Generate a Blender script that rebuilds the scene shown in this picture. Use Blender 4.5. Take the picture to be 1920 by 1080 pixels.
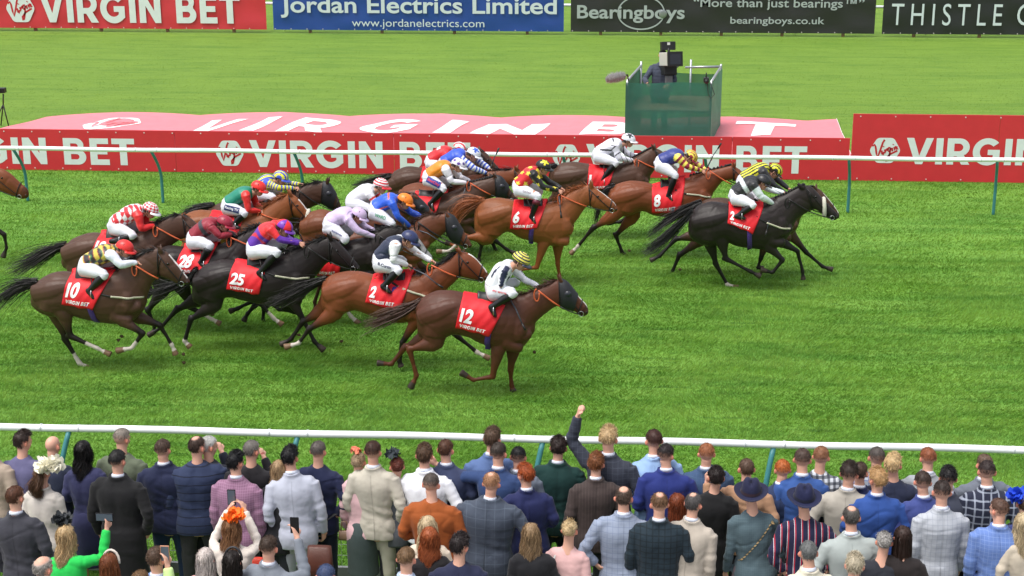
import bpy, bmesh, math, random
import numpy as np
from mathutils import Vector, Matrix
from mathutils.bvhtree import BVHTree
from mathutils import noise as mnoise

for o in list(bpy.data.objects): bpy.data.objects.remove(o, do_unlink=True)
SC = bpy.context.scene
COL = SC.collection
random.seed(7); np.random.seed(7)
R = math.radians

# ------------------------------------------------------------------ camera
CAM_H, FPX = 7.86, 3000.0
YAW, PITCH, ROLL = R(3.8), math.atan(928/3000.0), .0025
_R0 = Vector((math.cos(YAW), math.sin(YAW), 0))
_F = Vector((-math.sin(YAW)*math.cos(PITCH), math.cos(YAW)*math.cos(PITCH), -math.sin(PITCH)))
_U0 = _R0.cross(_F)
_U = _U0*math.cos(ROLL) + _R0*math.sin(ROLL)
_RR = _R0*math.cos(ROLL) - _U0*math.sin(ROLL)
CPOS = Vector((0, 0, CAM_H))
cam = bpy.data.objects.new('camera', bpy.data.cameras.new('camera')); COL.objects.link(cam)
cam.matrix_world = Matrix(((_RR.x, _U.x, -_F.x, 0), (_RR.y, _U.y, -_F.y, 0), (_RR.z, _U.z, -_F.z, CAM_H), (0, 0, 0, 1)))
cam.data.sensor_width = 36; cam.data.lens = 36*FPX/1920; cam.data.clip_end = 3000; cam.data.clip_start = .1
SC.camera = cam
# ------------------------------------------------------------------ sky, sun, exposure
SUN_EL, SUN_AZ = R(68), R(-128)      # veiled sun, high, from behind the stand and to the left
w = bpy.data.worlds.new("World"); SC.world = w; w.use_nodes = True
nt = w.node_tree; bg = nt.nodes['Background']
sky = nt.nodes.new('ShaderNodeTexSky'); sky.sky_type = 'NISHITA'; sky.sun_disc = False
sky.sun_elevation = SUN_EL; sky.sun_rotation = SUN_AZ; sky.dust_density = 4.0; sky.ozone_density = 1.0
hsv = nt.nodes.new('ShaderNodeHueSaturation'); hsv.inputs['Saturation'].default_value = .35
nt.links.new(sky.outputs[0], hsv.inputs['Color']); nt.links.new(hsv.outputs[0], bg.inputs[0])
bg.inputs[1].default_value = .14
sl = bpy.data.lights.new('sun', 'SUN'); sl.energy = 1.5; sl.angle = R(28); sl.color = (1, .965, .91)
sun = bpy.data.objects.new('sun', sl); COL.objects.link(sun)
sd = Vector((math.sin(SUN_AZ)*math.cos(SUN_EL), math.cos(SUN_AZ)*math.cos(SUN_EL), math.sin(SUN_EL)))
sun.rotation_euler = (-sd).to_track_quat('-Z', 'Y').to_euler(); sun.location = (0, 20, 30)
SC.view_settings.view_transform = 'Standard'; SC.view_settings.look = 'None'
SC.view_settings.exposure = .62; SC.view_settings.gamma = 1
SC.render.engine = 'CYCLES'

def ray(px, py):
    return (_F*FPX + _RR*(px-960) - _U*(py-540)).normalized()
def on_y(px, py, Y):
    d = ray(px, py); return CPOS + d*((Y)/d.y)
def on_z(px, py, Z=0.0):
    d = ray(px, py); return CPOS + d*((Z-CAM_H)/d.z)

# ------------------------------------------------------------------ materials
def lin(c):
    return tuple((x/255/12.92 if x/255 <= .04045 else ((x/255+.055)/1.055)**2.4) for x in c)
_mats = {}
def mat(name, rgb=(128, 128, 128), rough=.6, metal=0, spec=.5, attr=False, bump=0, bscale=60, var=0, vscale=8,
        grid=None, stripes=None, weave=0, sheen=0, alpha=1, trans=0):
    """rgb is 0..255 display colour; attr: base colour from vertex attribute 'Col'"""
    key = (name, tuple(rgb), attr, str(grid), str(stripes), rough)
    if key in _mats: return _mats[key]
    m = bpy.data.materials.new(name); m.use_nodes = True; _mats[key] = m
    N = m.node_tree.nodes; L = m.node_tree.links; b = N['Principled BSDF']
    b.inputs['Roughness'].default_value = rough; b.inputs['Metallic'].default_value = metal
    b.inputs['Specular IOR Level'].default_value = spec
    if sheen: b.inputs['Sheen Weight'].default_value = sheen
    if alpha < 1: b.inputs['Alpha'].default_value = alpha
    if trans: b.inputs['Transmission Weight'].default_value = trans
    tc = N.new('ShaderNodeTexCoord')
    if attr:
        a = N.new('ShaderNodeAttribute'); a.attribute_name = 'Col'; col = a.outputs['Color']
    else:
        a = N.new('ShaderNodeRGB'); a.outputs[0].default_value = (*lin(rgb), 1); col = a.outputs[0]
    def mixc(fac, c1, c2, blend='MIX'):
        mx = N.new('ShaderNodeMix'); mx.data_type = 'RGBA'; mx.blend_type = blend
        if isinstance(fac, float): mx.inputs[0].default_value = fac
        else: L.new(fac, mx.inputs[0])
        L.new(c1, mx.inputs[6])
        if isinstance(c2, tuple): mx.inputs[7].default_value = c2
        else: L.new(c2, mx.inputs[7])
        return mx.outputs[2]
    if var:
        n = N.new('ShaderNodeTexNoise'); n.inputs['Scale'].default_value = vscale; n.inputs['Detail'].default_value = 5
        L.new(tc.outputs['Object'], n.inputs['Vector'])
        mr = N.new('ShaderNodeMapRange'); mr.inputs[1].default_value = .3; mr.inputs[2].default_value = .7
        mr.inputs[3].default_value = 1-var; mr.inputs[4].default_value = 1+var
        L.new(n.outputs[0], mr.inputs[0])
        v = N.new('ShaderNodeVectorMath'); v.operation = 'SCALE'; L.new(col, v.inputs[0]); L.new(mr.outputs[0], v.inputs['Scale'])
        col = v.outputs[0]
    def lines(axis, period, width, off=0.):
        sx = N.new('ShaderNodeSeparateXYZ'); L.new(tc.outputs['Object'], sx.inputs[0])
        ad = N.new('ShaderNodeMath'); ad.operation = 'ADD'; L.new(sx.outputs[axis], ad.inputs[0]); ad.inputs[1].default_value = 50+off
        mo = N.new('ShaderNodeMath'); mo.operation = 'MODULO'; L.new(ad.outputs[0], mo.inputs[0]); mo.inputs[1].default_value = period
        lt = N.new('ShaderNodeMath'); lt.operation = 'LESS_THAN'; L.new(mo.outputs[0], lt.inputs[0]); lt.inputs[1].default_value = width
        return lt.outputs[0]
    if grid:     # (period, width, rgb2, strength)
        p, wd, c2, st = grid
        for ax in (0, 2):
            f = lines(ax, p, wd); mu = N.new('ShaderNodeMath'); mu.operation = 'MULTIPLY'; L.new(f, mu.inputs[0]); mu.inputs[1].default_value = st
            col = mixc(mu.outputs[0], col, (*lin(c2), 1))
    if stripes:  # list of (axis, period, width, rgb, offset)
        for ax, p, wd, c2, of in stripes:
            col = mixc(lines(ax, p, wd, of), col, (*lin(c2), 1))
    L.new(col, b.inputs['Base Color'])
    if bump:
        n = N.new('ShaderNodeTexNoise'); n.inputs['Scale'].default_value = bscale; n.inputs['Detail'].default_value = 4
        L.new(tc.outputs['Object'], n.inputs['Vector'])
        bp = N.new('ShaderNodeBump'); bp.inputs['Strength'].default_value = 1; bp.inputs['Distance'].default_value = bump
        L.new(n.outputs[0], bp.inputs['Height']); L.new(bp.outputs[0], b.inputs['Normal'])
    return m

# ------------------------------------------------------------------ object helpers
def tag(o, label=None, cat=None, group=None, kind=None):
    if label: o['label'] = label
    if cat: o['category'] = cat
    if group: o['group'] = group
    if kind: o['kind'] = kind
    return o
def thing(name, label, cat, loc, group=None):
    o = bpy.data.objects.new(name, None); COL.objects.link(o); o.location = loc; o.empty_display_size = .1
    return tag(o, label, cat, group)
def obj(name, me, m=None, parent=None, smooth=False, origin=None):
    """mesh in WORLD coordinates -> object; moved into parent's frame when it has one"""
    if origin is None and parent is not None: origin = world_loc(parent)
    if origin is not None: me.transform(Matrix.Translation(-Vector(origin)))
    me.name = name
    o = bpy.data.objects.new(name, me); COL.objects.link(o)
    if parent is not None: o.parent = parent
    elif origin is not None: o.location = origin
    if m is not None and len(me.materials) == 0:
        me.materials.append(m)
    if smooth and len(me.polygons): me.polygons.foreach_set('use_smooth', [True]*len(me.polygons))
    return o
def world_loc(o):
    v = Vector(o.location)
    while o.parent is not None: o = o.parent; v += Vector(o.location)
    return v
def mesh_np(V, F, name='mesh'):
    """V (n,3), F list of (k) same-length faces array or list"""
    me = bpy.data.meshes.new(name)
    if isinstance(F, np.ndarray):
        n, k = F.shape
        me.vertices.add(len(V)); me.vertices.foreach_set('co', np.asarray(V, dtype=np.float32).ravel())
        me.loops.add(n*k); me.loops.foreach_set('vertex_index', F.astype(np.int32).ravel())
        me.polygons.add(n); me.polygons.foreach_set('loop_start', np.arange(0, n*k, k, dtype=np.int32))
        me.update(calc_edges=True); me.validate()
    else:
        me.from_pydata([tuple(v) for v in V], [], F); me.update()
    return me
class MB:
    """collects geometry in world coordinates into one mesh"""
    def __init__(s): s.V = []; s.F = []
    def add(s, V, F):
        o = len(s.V); s.V += [tuple(v) for v in V]; s.F += [tuple(i+o for i in f) for f in F]; return s
    def box(s, x0, x1, y0, y1, z0, z1, rot=None, c=None):
        V = [Vector((x, y, z)) for x in (x0, x1) for y in (y0, y1) for z in (z0, z1)]
        if rot is not None: V = [rot @ v for v in V]
        if c is not None: V = [v+Vector(c) for v in V]
        return s.add(V, [(0, 1, 3, 2), (4, 6, 7, 5), (0, 4, 5, 1), (2, 3, 7, 6), (0, 2, 6, 4), (1, 5, 7, 3)])
    def tube(s, pts, r, n=8, closed=False):
        V, F = tube_geo([(Vector(p), (r[i] if isinstance(r, (list, tuple)) else r), (r[i] if isinstance(r, (list, tuple)) else r)) for i, p in enumerate(pts)], n=n, cap=.0, closed=closed)
        return s.add(V, F)
    def mesh(s, name='mesh'):
        me = bpy.data.meshes.new(name); me.from_pydata(s.V, [], s.F); me.update(); return me
    def obj(s, name, m, parent=None, smooth=False, origin=None, bevel=0):
        o = obj(name, s.mesh(), m, parent, smooth, origin)
        if bevel:
            b = o.modifiers.new('bevel', 'BEVEL'); b.width = bevel; b.segments = 2; b.limit_method = 'ANGLE'
        return o

def tube_geo(st, n=14, cap=.55, ref=Vector((0, 1, 0)), closed=False, sup=2.0):
    """st: list of (centre, ru, rv[, uvec]) -> closed tube. rv along ref-ish, ru perpendicular."""
    m = len(st); rings = []
    def frame(i):
        a = st[i-1][0] if (i > 0 or closed) else st[i][0]; b = st[(i+1) % m][0] if (i < m-1 or closed) else st[i][0]
        t = (b-a); t = t.normalized() if t.length > 1e-9 else Vector((1, 0, 0))
        if len(st[i]) > 3 and st[i][3] is not None:
            u = st[i][3].normalized(); v = ref.copy(); return t, u, v
        v = ref - t*ref.dot(t)
        if v.length < .15: v = Vector((1, 0, 0)) - t*t.x
        v.normalize(); u = t.cross(v).normalized(); return t, u, v
    fr = [frame(i) for i in range(m)]
    def ring(c, ru, rv, u, v):
        out = []
        for k in range(n):
            th = 2*math.pi*k/n; cc, ss = math.cos(th), math.sin(th)
            if sup != 2.0:
                cc = math.copysign(abs(cc)**(2/sup), cc); ss = math.copysign(abs(ss)**(2/sup), ss)
            out.append(c + u*(ru*cc) + v*(rv*ss))
        return out
    V = []; nr = 0
    def push(rg):
        nonlocal nr
        V.extend(rg); nr += 1
    if not closed and cap:
        t, u, v = fr[0]; c, ru, rv = st[0][:3]; r = min(ru, rv)*cap
        push(ring(c - t*r*.75, ru*.62, rv*.62, u, v))
    for i in range(m):
        t, u, v = fr[i]; push(ring(st[i][0], st[i][1], st[i][2], u, v))
    if not closed and cap:
        t, u, v = fr[-1]; c, ru, rv = st[-1][:3]; r = min(ru, rv)*cap
        push(ring(c + t*r*.75, ru*.62, rv*.62, u, v))
    F = []
    for i in range(nr if closed else nr-1):
        a, b = i*n, ((i+1) % nr)*n
        for k in range(n):
            k2 = (k+1) % n; F.append((a+k, a+k2, b+k2, b+k))
    if not closed:
        t0, u, v = fr[0]; t1 = fr[-1][0]
        c0 = st[0][0] - t0*(min(st[0][1], st[0][2])*cap); c1 = st[-1][0] + t1*(min(st[-1][1], st[-1][2])*cap)
        V.append(c0); V.append(c1); i0, i1 = len(V)-2, len(V)-1; b = (nr-1)*n
        for k in range(n):
            k2 = (k+1) % n; F.append((i0, k2, k)); F.append((i1, b+k, b+k2))
    return V, F
def smooth_st(st, sub=3):
    """catmull-rom resample of stations"""
    out = []; m = len(st)
    def g(i): return st[max(0, min(m-1, i))]
    for i in range(m-1):
        p0, p1, p2, p3 = g(i-1), g(i), g(i+1), g(i+2)
        for k in range(sub):
            t = k/sub; t2, t3 = t*t, t*t*t
            f = lambda a, b, c, d: .5*((2*b) + (c-a)*t + (2*a-5*b+4*c-d)*t2 + (3*b-a-3*c+d)*t3)
            row = [f(p0[0], p1[0], p2[0], p3[0]), max(.004, f(p0[1], p1[1], p2[1], p3[1])), max(.004, f(p0[2], p1[2], p2[2], p3[2]))]
            if len(p1) > 3 and p1[3] is not None and p2[3] is not None: row.append(p1[3].normalized().lerp(p2[3].normalized(), t))
            out.append(tuple(row))
    out.append(st[-1]); return out
def ellipsoid(c, rx, ry, rz, rot=None, n=14, m=9):
    V = []; F = []
    for i in range(1, m):
        ph = math.pi*i/m
        for k in range(n):
            th = 2*math.pi*k/n
            v = Vector((rx*math.sin(ph)*math.cos(th), ry*math.sin(ph)*math.sin(th), rz*math.cos(ph)))
            V.append(v)
    V.append(Vector((0, 0, rz))); V.append(Vector((0, 0, -rz)))
    for i in range(m-2):
        for k in range(n):
            k2 = (k+1) % n; F.append((i*n+k, (i+1)*n+k, (i+1)*n+k2, i*n+k2))
    for k in range(n):
        k2 = (k+1) % n; F.append((len(V)-2, k, k2)); F.append((len(V)-1, (m-2)*n+k2, (m-2)*n+k))
    if rot is not None: V = [rot @ v for v in V]
    return [v+Vector(c) for v in V], F

TMP = bpy.data.scenes.new('tmp')
def remesh(geos, voxel=.013, smooth=2):
    """union of closed shapes into one continuous surface"""
    mb = MB()
    for V, F in geos: mb.add(V, F)
    me = mb.mesh('t'); o = bpy.data.objects.new('t', me); TMP.collection.objects.link(o)
    r = o.modifiers.new('r', 'REMESH'); r.mode = 'VOXEL'; r.voxel_size = voxel
    if smooth:
        s = o.modifiers.new('s', 'SMOOTH'); s.factor = .5; s.iterations = smooth
    TMP.view_layers[0].update(); dg = TMP.view_layers[0].depsgraph
    out = bpy.data.meshes.new_from_object(o.evaluated_get(dg))
    bpy.data.objects.remove(o, do_unlink=True); bpy.data.meshes.remove(me)
    if len(out.polygons): out.polygons.foreach_set('use_smooth', [True]*len(out.polygons))
    return out
def verts(me):
    a = np.empty(len(me.vertices)*3, dtype=np.float32); me.vertices.foreach_get('co', a); return a.reshape(-1, 3)
def norms(me):
    a = np.empty(len(me.vertices)*3, dtype=np.float32); me.vertices.foreach_get('normal', a); return a.reshape(-1, 3)
def set_verts(me, V):
    me.vertices.foreach_set('co', np.asarray(V, dtype=np.float32).ravel()); me.update()
def set_col(me, C):
    at = me.color_attributes.new('Col', 'FLOAT_COLOR', 'POINT')
    C4 = np.ones((len(C), 4), dtype=np.float32); C4[:, :3] = C
    at.data.foreach_set('color', C4.ravel())
def seg_dist(P, a, b):
    a = np.array(a, dtype=float); b = np.array(b, dtype=float); d = b-a; L2 = max(1e-9, float(d@d))
    t = np.clip((P-a)@d/L2, 0, 1); q = a+t[:, None]*d
    return np.linalg.norm(P-q, axis=1), t
def wave_noise(P, freq, seed=0):
    rs = np.random.RandomState(seed); out = np.zeros(len(P))
    for k in range(5):
        d = rs.normal(size=3); d /= np.linalg.norm(d)
        out += np.sin(P@d*freq*(.6+.25*k) + rs.rand()*6.28)/(1+.3*k)
    return out/3

def strands(paths, width, name='hair'):
    """paths: list of (n,3) arrays; widths taper to the tip -> ribbon mesh"""
    V = []; F = []; o = 0
    rs = np.random.RandomState(3)
    for p in paths:
        n = len(p); t = np.gradient(p, axis=0); t /= (np.linalg.norm(t, axis=1)[:, None]+1e-9)
        r = rs.normal(size=3); s = np.cross(t, r); s /= (np.linalg.norm(s, axis=1)[:, None]+1e-9)
        wv = width*(np.linspace(1, .25, n))[:, None]*.5
        V.append(p-s*wv); V.append(p+s*wv)
        i = np.arange(n-1); F.append(np.stack([o+i, o+i+1, o+n+i+1, o+n+i], 1)); o += 2*n
    return mesh_np(np.concatenate(V), np.concatenate(F), name)

# ------------------------------------------------------------------ lettering
def arc(cx, cy, r, a0, a1, n=12, ry=None):
    ry = r if ry is None else ry
    return [(cx+r*math.cos(R(a0+(a1-a0)*i/n)), cy+ry*math.sin(R(a0+(a1-a0)*i/n))) for i in range(n+1)]
S_ = .235
GL = {
 'I': (.30, [[(.03, 0), (.27, 0), (.27, 1), (.03, 1)]]),
 'V': (.92, [[(.34, 0), (.58, 0), (.92, 1), (.67, 1), (.46, .32), (.25, 1), (0, 1)]]),
 'N': (.88, [[(.04, 0), (.28, 0), (.28, .60), (.62, 0), (.84, 0), (.84, 1), (.60, 1), (.60, .42), (.27, 1), (.04, 1)]]),
 'E': (.70, [[(.04, 0), (.68, 0), (.68, .21), (.28, .21), (.28, .40), (.62, .40), (.62, .60), (.28, .60), (.28, .79), (.67, .79), (.67, 1), (.04, 1)]]),
 'T': (.78, [[(.27, 0), (.51, 0), (.51, .79), (.77, .79), (.77, 1), (.01, 1), (.01, .79), (.27, .79)]]),
 'R': (.84, [[(.04, 0), (.28, 0), (.28, .31), (.38, .31), (.56, 0), (.84, 0), (.62, .37)] + arc(.46, .655, .345, -50, 90) + [(.04, 1)],
             [(.28, .51), (.28, .80)] + arc(.44, .655, .145, 90, -90)]),
 'B': (.82, [[(.04, 0)] + arc(.50, .29, .29, -90, 50) + arc(.46, .735, .265, -35, 90) + [(.04, 1)],
             [(.28, .20), (.28, .40)] + arc(.46, .30, .10, 90, -90), [(.28, .60), (.28, .80)] + arc(.43, .70, .10, 90, -90)]),
 'G': (1.0, [arc(.51, .5, .50, 42, 318, 30, .52) + [(.93, .18), (.93, .58), (.52, .58), (.52, .38), (.70, .38), (.70, .30)] + arc(.51, .5, .26, 310, 44, 24, .29)]),
 ' ': (.36, []),
}
def eval_curve(cu):
    o = bpy.data.objects.new('t', cu); TMP.collection.objects.link(o)
    TMP.view_layers[0].update(); dg = TMP.view_layers[0].depsgraph
    me = bpy.data.meshes.new_from_object(o.evaluated_get(dg)); bpy.data.objects.remove(o, do_unlink=True)
    return me
def poly_mesh(loops):
    cu = bpy.data.curves.new('c', 'CURVE'); cu.dimensions = '2D'; cu.fill_mode = 'FRONT'
    for lp in loops:
        s = cu.splines.new('POLY'); s.points.add(len(lp)-1); s.use_cyclic_u = True
        for i, (x, y) in enumerate(lp): s.points[i].co = (x, y, 0, 1)
    return eval_curve(cu)
def glyphs(text, gap=.07):
    x = 0; loops = []
    for ch in text:
        w, ls = GL[ch]
        for l in ls: loops.append([(x+a, b) for a, b in l])
        x += w+gap
    return loops, x-gap
def font_mesh(text, bold=0.0, spacing=1.0):
    cu = bpy.data.curves.new('f', 'FONT'); cu.body = text; cu.offset = bold; cu.space_character = spacing; cu.resolution_u = 4
    return eval_curve(cu)
def norm_box(me):
    """scale a flat mesh to the unit box, returns aspect"""
    V = verts(me).astype(float); lo = V.min(0); hi = V.max(0); asp = (hi[0]-lo[0])/(hi[1]-lo[1])
    V[:, 0] = (V[:, 0]-lo[0])/(hi[0]-lo[0]); V[:, 1] = (V[:, 1]-lo[1])/(hi[1]-lo[1]); V[:, 2] = 0
    set_verts(me, V); return asp
def split_words(me, thr):
    """one mesh per word of a flat unit-box text mesh; thr = gap in unit widths"""
    n = len(me.vertices); par = list(range(n))
    def fd(a):
        while par[a] != a: par[a] = par[par[a]]; a = par[a]
        return a
    for p in me.polygons:
        vs = list(p.vertices)
        for v in vs[1:]: par[fd(v)] = fd(vs[0])
    comp = {}
    for p in me.polygons: comp.setdefault(fd(p.vertices[0]), []).append(p.index)
    iv = []
    for fs in comp.values():
        xs = [me.vertices[v].co.x for f in fs for v in me.polygons[f].vertices]; iv.append((min(xs), max(xs), fs))
    iv.sort(key=lambda t: t[0]); groups = []; end = None
    for a, b, fs in iv:
        if end is None or a-end > thr: groups.append([]); end = b
        groups[-1] += fs; end = max(end, b)
    out = []
    for g in groups:
        V = []; F = []; mp = {}
        for f in g:
            idx = []
            for v in me.polygons[f].vertices:
                if v not in mp: mp[v] = len(V); V.append(tuple(me.vertices[v].co))
                idx.append(mp[v])
            F.append(idx)
        out.append(mesh_np(V, F))
    return out
def subdiv_flat(me, maxlen=.12):
    bm = bmesh.new(); bm.from_mesh(me); bmesh.ops.triangulate(bm, faces=bm.faces)
    for _ in range(5):
        e = [e for e in bm.edges if e.calc_length() > maxlen]
        if not e: break
        bmesh.ops.subdivide_edges(bm, edges=e, cuts=1)
        bmesh.ops.triangulate(bm, faces=bm.faces)
    bm.to_mesh(me); bm.free(); return me
def ribbon2d(pts, w):
    """flat stroke polygons for a polyline (x,y)"""
    P = [Vector(p) for p in pts]; L = []; Rr = []
    for i, p in enumerate(P):
        a = P[max(0, i-1)]; b = P[min(len(P)-1, i+1)]; t = (b-a).normalized(); nrm = Vector((-t.y, t.x))
        ww = w[i] if isinstance(w, (list, tuple)) else w
        L.append(p+nrm*ww/2); Rr.append(p-nrm*ww/2)
    V = [(v.x, v.y) for v in L+Rr]; n = len(P); return V, [(i, i+1, n+i+1, n+i) for i in range(n-1)]
SCRIPT = [  # the handwritten word inside the hexagon, unit box
 [(.18, .62), (.24, .66), (.27, .60), (.30, .42), (.33, .30), (.38, .45), (.45, .72), (.49, .80), (.50, .76)],
 [(.43, .50), (.45, .40), (.47, .38), (.50, .46)], [(.47, .60), (.48, .62)],
 [(.51, .53), (.53, .43), (.55, .52), (.59, .56)],
 [(.66, .58), (.61, .58), (.59, .50), (.62, .46), (.66, .57), (.645, .40), (.60, .22), (.57, .20), (.56, .28), (.66, .40), (.84, .50)],
 [(.70, .58), (.71, .50), (.73, .50)], [(.72, .66), (.73, .68)],
 [(.75, .60), (.76, .51), (.79, .62), (.82, .61), (.82, .54), (.86, .56)],
]
def hexagon_loop():
    pts = [(0, .5), (.24, .06), (.76, .06), (1, .5), (.76, .94), (.24, .94)]; out = []
    for i in range(6):
        a, b, c = Vector(pts[i-1]), Vector(pts[i]), Vector(pts[(i+1) % 6])
        p = b.lerp(a, .2); q = b.lerp(c, .2)
        for k in range(5):
            t = k/4; out.append(tuple(p*(1-t)**2+b*2*t*(1-t)+q*t*t))
    return out
def place_flat(me, fn):
    """map flat (u,v) mesh through fn(u,v)->world point"""
    V = verts(me); W = np.array([tuple(fn(float(a), float(b))) for a, b, _ in V]) if len(V) else V
    set_verts(me, W); return me
# ================================================================== SETTING
def grass_material(name, blades=False):
    m = bpy.data.materials.new(name); m.use_nodes = True; N = m.node_tree.nodes; L = m.node_tree.links; b = N['Principled BSDF']
    b.inputs['Roughness'].default_value = .75; b.inputs['Specular IOR Level'].default_value = .25
    tc = N.new('ShaderNodeTexCoord'); geo = N.new('ShaderNodeNewGeometry')
    def noise(sx, sy, scale, det=4, rough=.6):
        mp = N.new('ShaderNodeMapping'); mp.inputs['Scale'].default_value = (sx, sy, 1); L.new(geo.outputs['Position'], mp.inputs[0])
        n = N.new('ShaderNodeTexNoise'); n.inputs['Scale'].default_value = scale; n.inputs['Detail'].default_value = det
        n.inputs['Roughness'].default_value = rough; L.new(mp.outputs[0], n.inputs['Vector']); return n.outputs[0]
    def ramp(src, a, b_, c1, c2):
        mr = N.new('ShaderNodeMapRange'); mr.inputs[1].default_value = a; mr.inputs[2].default_value = b_; L.new(src, mr.inputs[0])
        mr.inputs[3].default_value = c1; mr.inputs[4].default_value = c2; return mr.outputs[0]
    def mix(f, c1, c2, bl='MIX'):
        mx = N.new('ShaderNodeMix'); mx.data_type = 'RGBA'; mx.blend_type = bl
        if isinstance(f, float): mx.inputs[0].default_value = f
        else: L.new(f, mx.inputs[0])
        for k, c in ((6, c1), (7, c2)):
            if isinstance(c, tuple): mx.inputs[k].default_value = (*c, 1)
            else: L.new(c, mx.inputs[k])
        return mx.outputs[2]
    # distance bands: the far side turf is paler and drier
    sx = N.new('ShaderNodeSeparateXYZ'); L.new(geo.outputs['Position'], sx.inputs[0]); y = sx.outputs['Y']
    far = ramp(y, 33.0, 39.0, 0, 1); mid = ramp(y, 17, 31, 0, 1)
    near_c = mix(mid, (.172, .370, .048), (.172, .355, .044))
    base = mix(far, near_c, (.158, .275, .030))
    dark = mix(far, (.090, .245, .026), (.112, .220, .023))
    patch = ramp(noise(.35, 1.0, 1.1, 5, .65), .38, .66, 0, 1)
    c = mix(patch, dark, base)
    streak = ramp(noise(.25, 2.2, 1.4, 4), .4, .62, 0, .55); c = mix(streak, c, mix(far, (.235, .430, .078), (.190, .310, .041)))
    # flattened, horse-combed streaks running along the course
    s2 = ramp(noise(.55, 5.5, 1.6, 5, .62), .585, .68, 0, .75); c = mix(s2, c, mix(far, (.040, .140, .015), (.060, .150, .015)))
    s3 = ramp(noise(.9, 3.0, 3.1, 4, .6), .60, .72, 0, .6); c = mix(s3, c, mix(far, (.064, .190, .020), (.100, .210, .022)))
    s4 = ramp(noise(.8, 2.2, 6.5, 3, .6), .58, .70, 0, .65); c = mix(s4, c, mix(far, (.042, .145, .018), (.115, .225, .026)))
    s5 = ramp(noise(.7, 1.6, 4.0, 3, .6), .58, .72, 0, .5); c = mix(s5, c, mix(far, (.270, .440, .088), (.205, .320, .045)))
    fl = ramp(noise(1, 1.6, 3.3, 3, .75), .715, .77, 0, .5); c = mix(fl, c, (.15, .15, .055))
    fine = ramp(noise(1, 1, 38, 4, .7), .3, .7, .70, 1.30)
    if blades:
        at = N.new('ShaderNodeAttribute'); at.attribute_name = 'Col'
        v2 = N.new('ShaderNodeVectorMath'); v2.operation = 'MULTIPLY'; L.new(c, v2.inputs[0]); L.new(at.outputs['Color'], v2.inputs[1]); c = v2.outputs[0]
        b.inputs['Roughness'].default_value = .6
    else:
        v = N.new('ShaderNodeVectorMath'); v.operation = 'SCALE'; L.new(c, v.inputs[0]); L.new(fine, v.inputs['Scale']); c = v.outputs[0]
        # dry and muddy flecks
        bp = N.new('ShaderNodeBump'); bp.inputs['Distance'].default_value = .030; bp.inputs['Strength'].default_value = 1
        L.new(noise(1, 1, 30, 5, .7), bp.inputs['Height']); L.new(bp.outputs[0], b.inputs['Normal'])
    L.new(c, b.inputs['Base Color'])
    if blades:   # leaf blades let light through
        tr = N.new('ShaderNodeBsdfTranslucent'); L.new(c, tr.inputs[0]); ms = N.new('ShaderNodeMixShader'); ms.inputs[0].default_value = .5
        L.new(b.outputs[0], ms.inputs[1]); L.new(tr.outputs[0], ms.inputs[2]); L.new(ms.outputs[0], N['Material Output'].inputs[0])
    return m
G_MAT = grass_material('turf_ground'); B_MAT = grass_material('grass_blades', True)
mb = MB()
ys = [-30, 8, 16, 24, 31, 34, 40, 50, 60, 100, 300, 900]
for a, b in zip(ys[:-1], ys[1:]): mb.add([(-500, a, 0), (500, a, 0), (500, b, 0), (-500, b, 0)], [(0, 1, 2, 3)])
o = mb.obj('ground', G_MAT); tag(o, kind='structure')
# concrete spectator apron under the crowd, behind the fence
mb = MB().box(-60, 60, -2, 13.4, 0.004, .03)
CONC = mat('concrete', (120, 118, 112), .9, var=.2, vscale=3, bump=.004, bscale=40)
tag(mb.obj('pavement', CONC), kind='structure')

def blades(n, y0, y1, h0, h1, wd, seed, xl=None):
    rs = np.random.RandomState(seed)
    Y = y0+(y1-y0)*rs.rand(n)**(1.0 if y0 < 30 else 1.5)
    # follow the widening view: half width at Y, around the drifting centre
    hw = Y*.335+1.2; X = rs.uniform(-1, 1, n)*hw - Y*.066
    P = np.stack([X, Y], 1)
    nz = wave_noise(np.stack([X*1.1, Y*2.2, X*0], 1), 2.4, seed+1)*.5 + wave_noise(np.stack([X*3.0, Y*5, X*0], 1), 3.1, seed+2)*.5
    h = rs.uniform(h0, h1, n)*(1+.6*nz)
    az = rs.normal(size=n)*.9 + 2.6*wave_noise(np.stack([X*1.3, Y*2.0, X*0], 1), 1.9, seed+9); ln = rs.uniform(.5, 1.7, n)*h
    dx = np.cos(az)*ln + .25*h*nz; dy = np.sin(az)*ln
    a2 = rs.uniform(0, 6.283, n); ww = wd*rs.uniform(.6, 1.3, n)
    V = np.zeros((n, 3, 3))
    V[:, 0] = np.stack([X-np.cos(a2)*ww/2, Y-np.sin(a2)*ww/2, np.zeros(n)], 1)
    V[:, 1] = np.stack([X+np.cos(a2)*ww/2, Y+np.sin(a2)*ww/2, np.zeros(n)], 1)
    V[:, 2] = np.stack([X+dx, Y+dy, h], 1)
    F = np.arange(n*3).reshape(n, 3)
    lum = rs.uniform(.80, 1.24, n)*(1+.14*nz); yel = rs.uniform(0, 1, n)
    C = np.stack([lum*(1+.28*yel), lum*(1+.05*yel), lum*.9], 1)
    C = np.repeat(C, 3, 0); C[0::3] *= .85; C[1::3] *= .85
    return V.reshape(-1, 3), F, C
sets = [blades(210000, 14.4, 19.5, .025, .058, .009, 1), blades(330000, 19.5, 27.5, .025, .055, .011, 2), blades(150000, 27.5, 34.5, .022, .050, .014, 3),
        blades(60000, 34.5, 57, .006, .018, .020, 4)]
o = 0; Vs = []; Fs = []; Cs = []
for V, F, C in sets: Vs.append(V); Fs.append(F+o); Cs.append(C); o += len(V)
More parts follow.
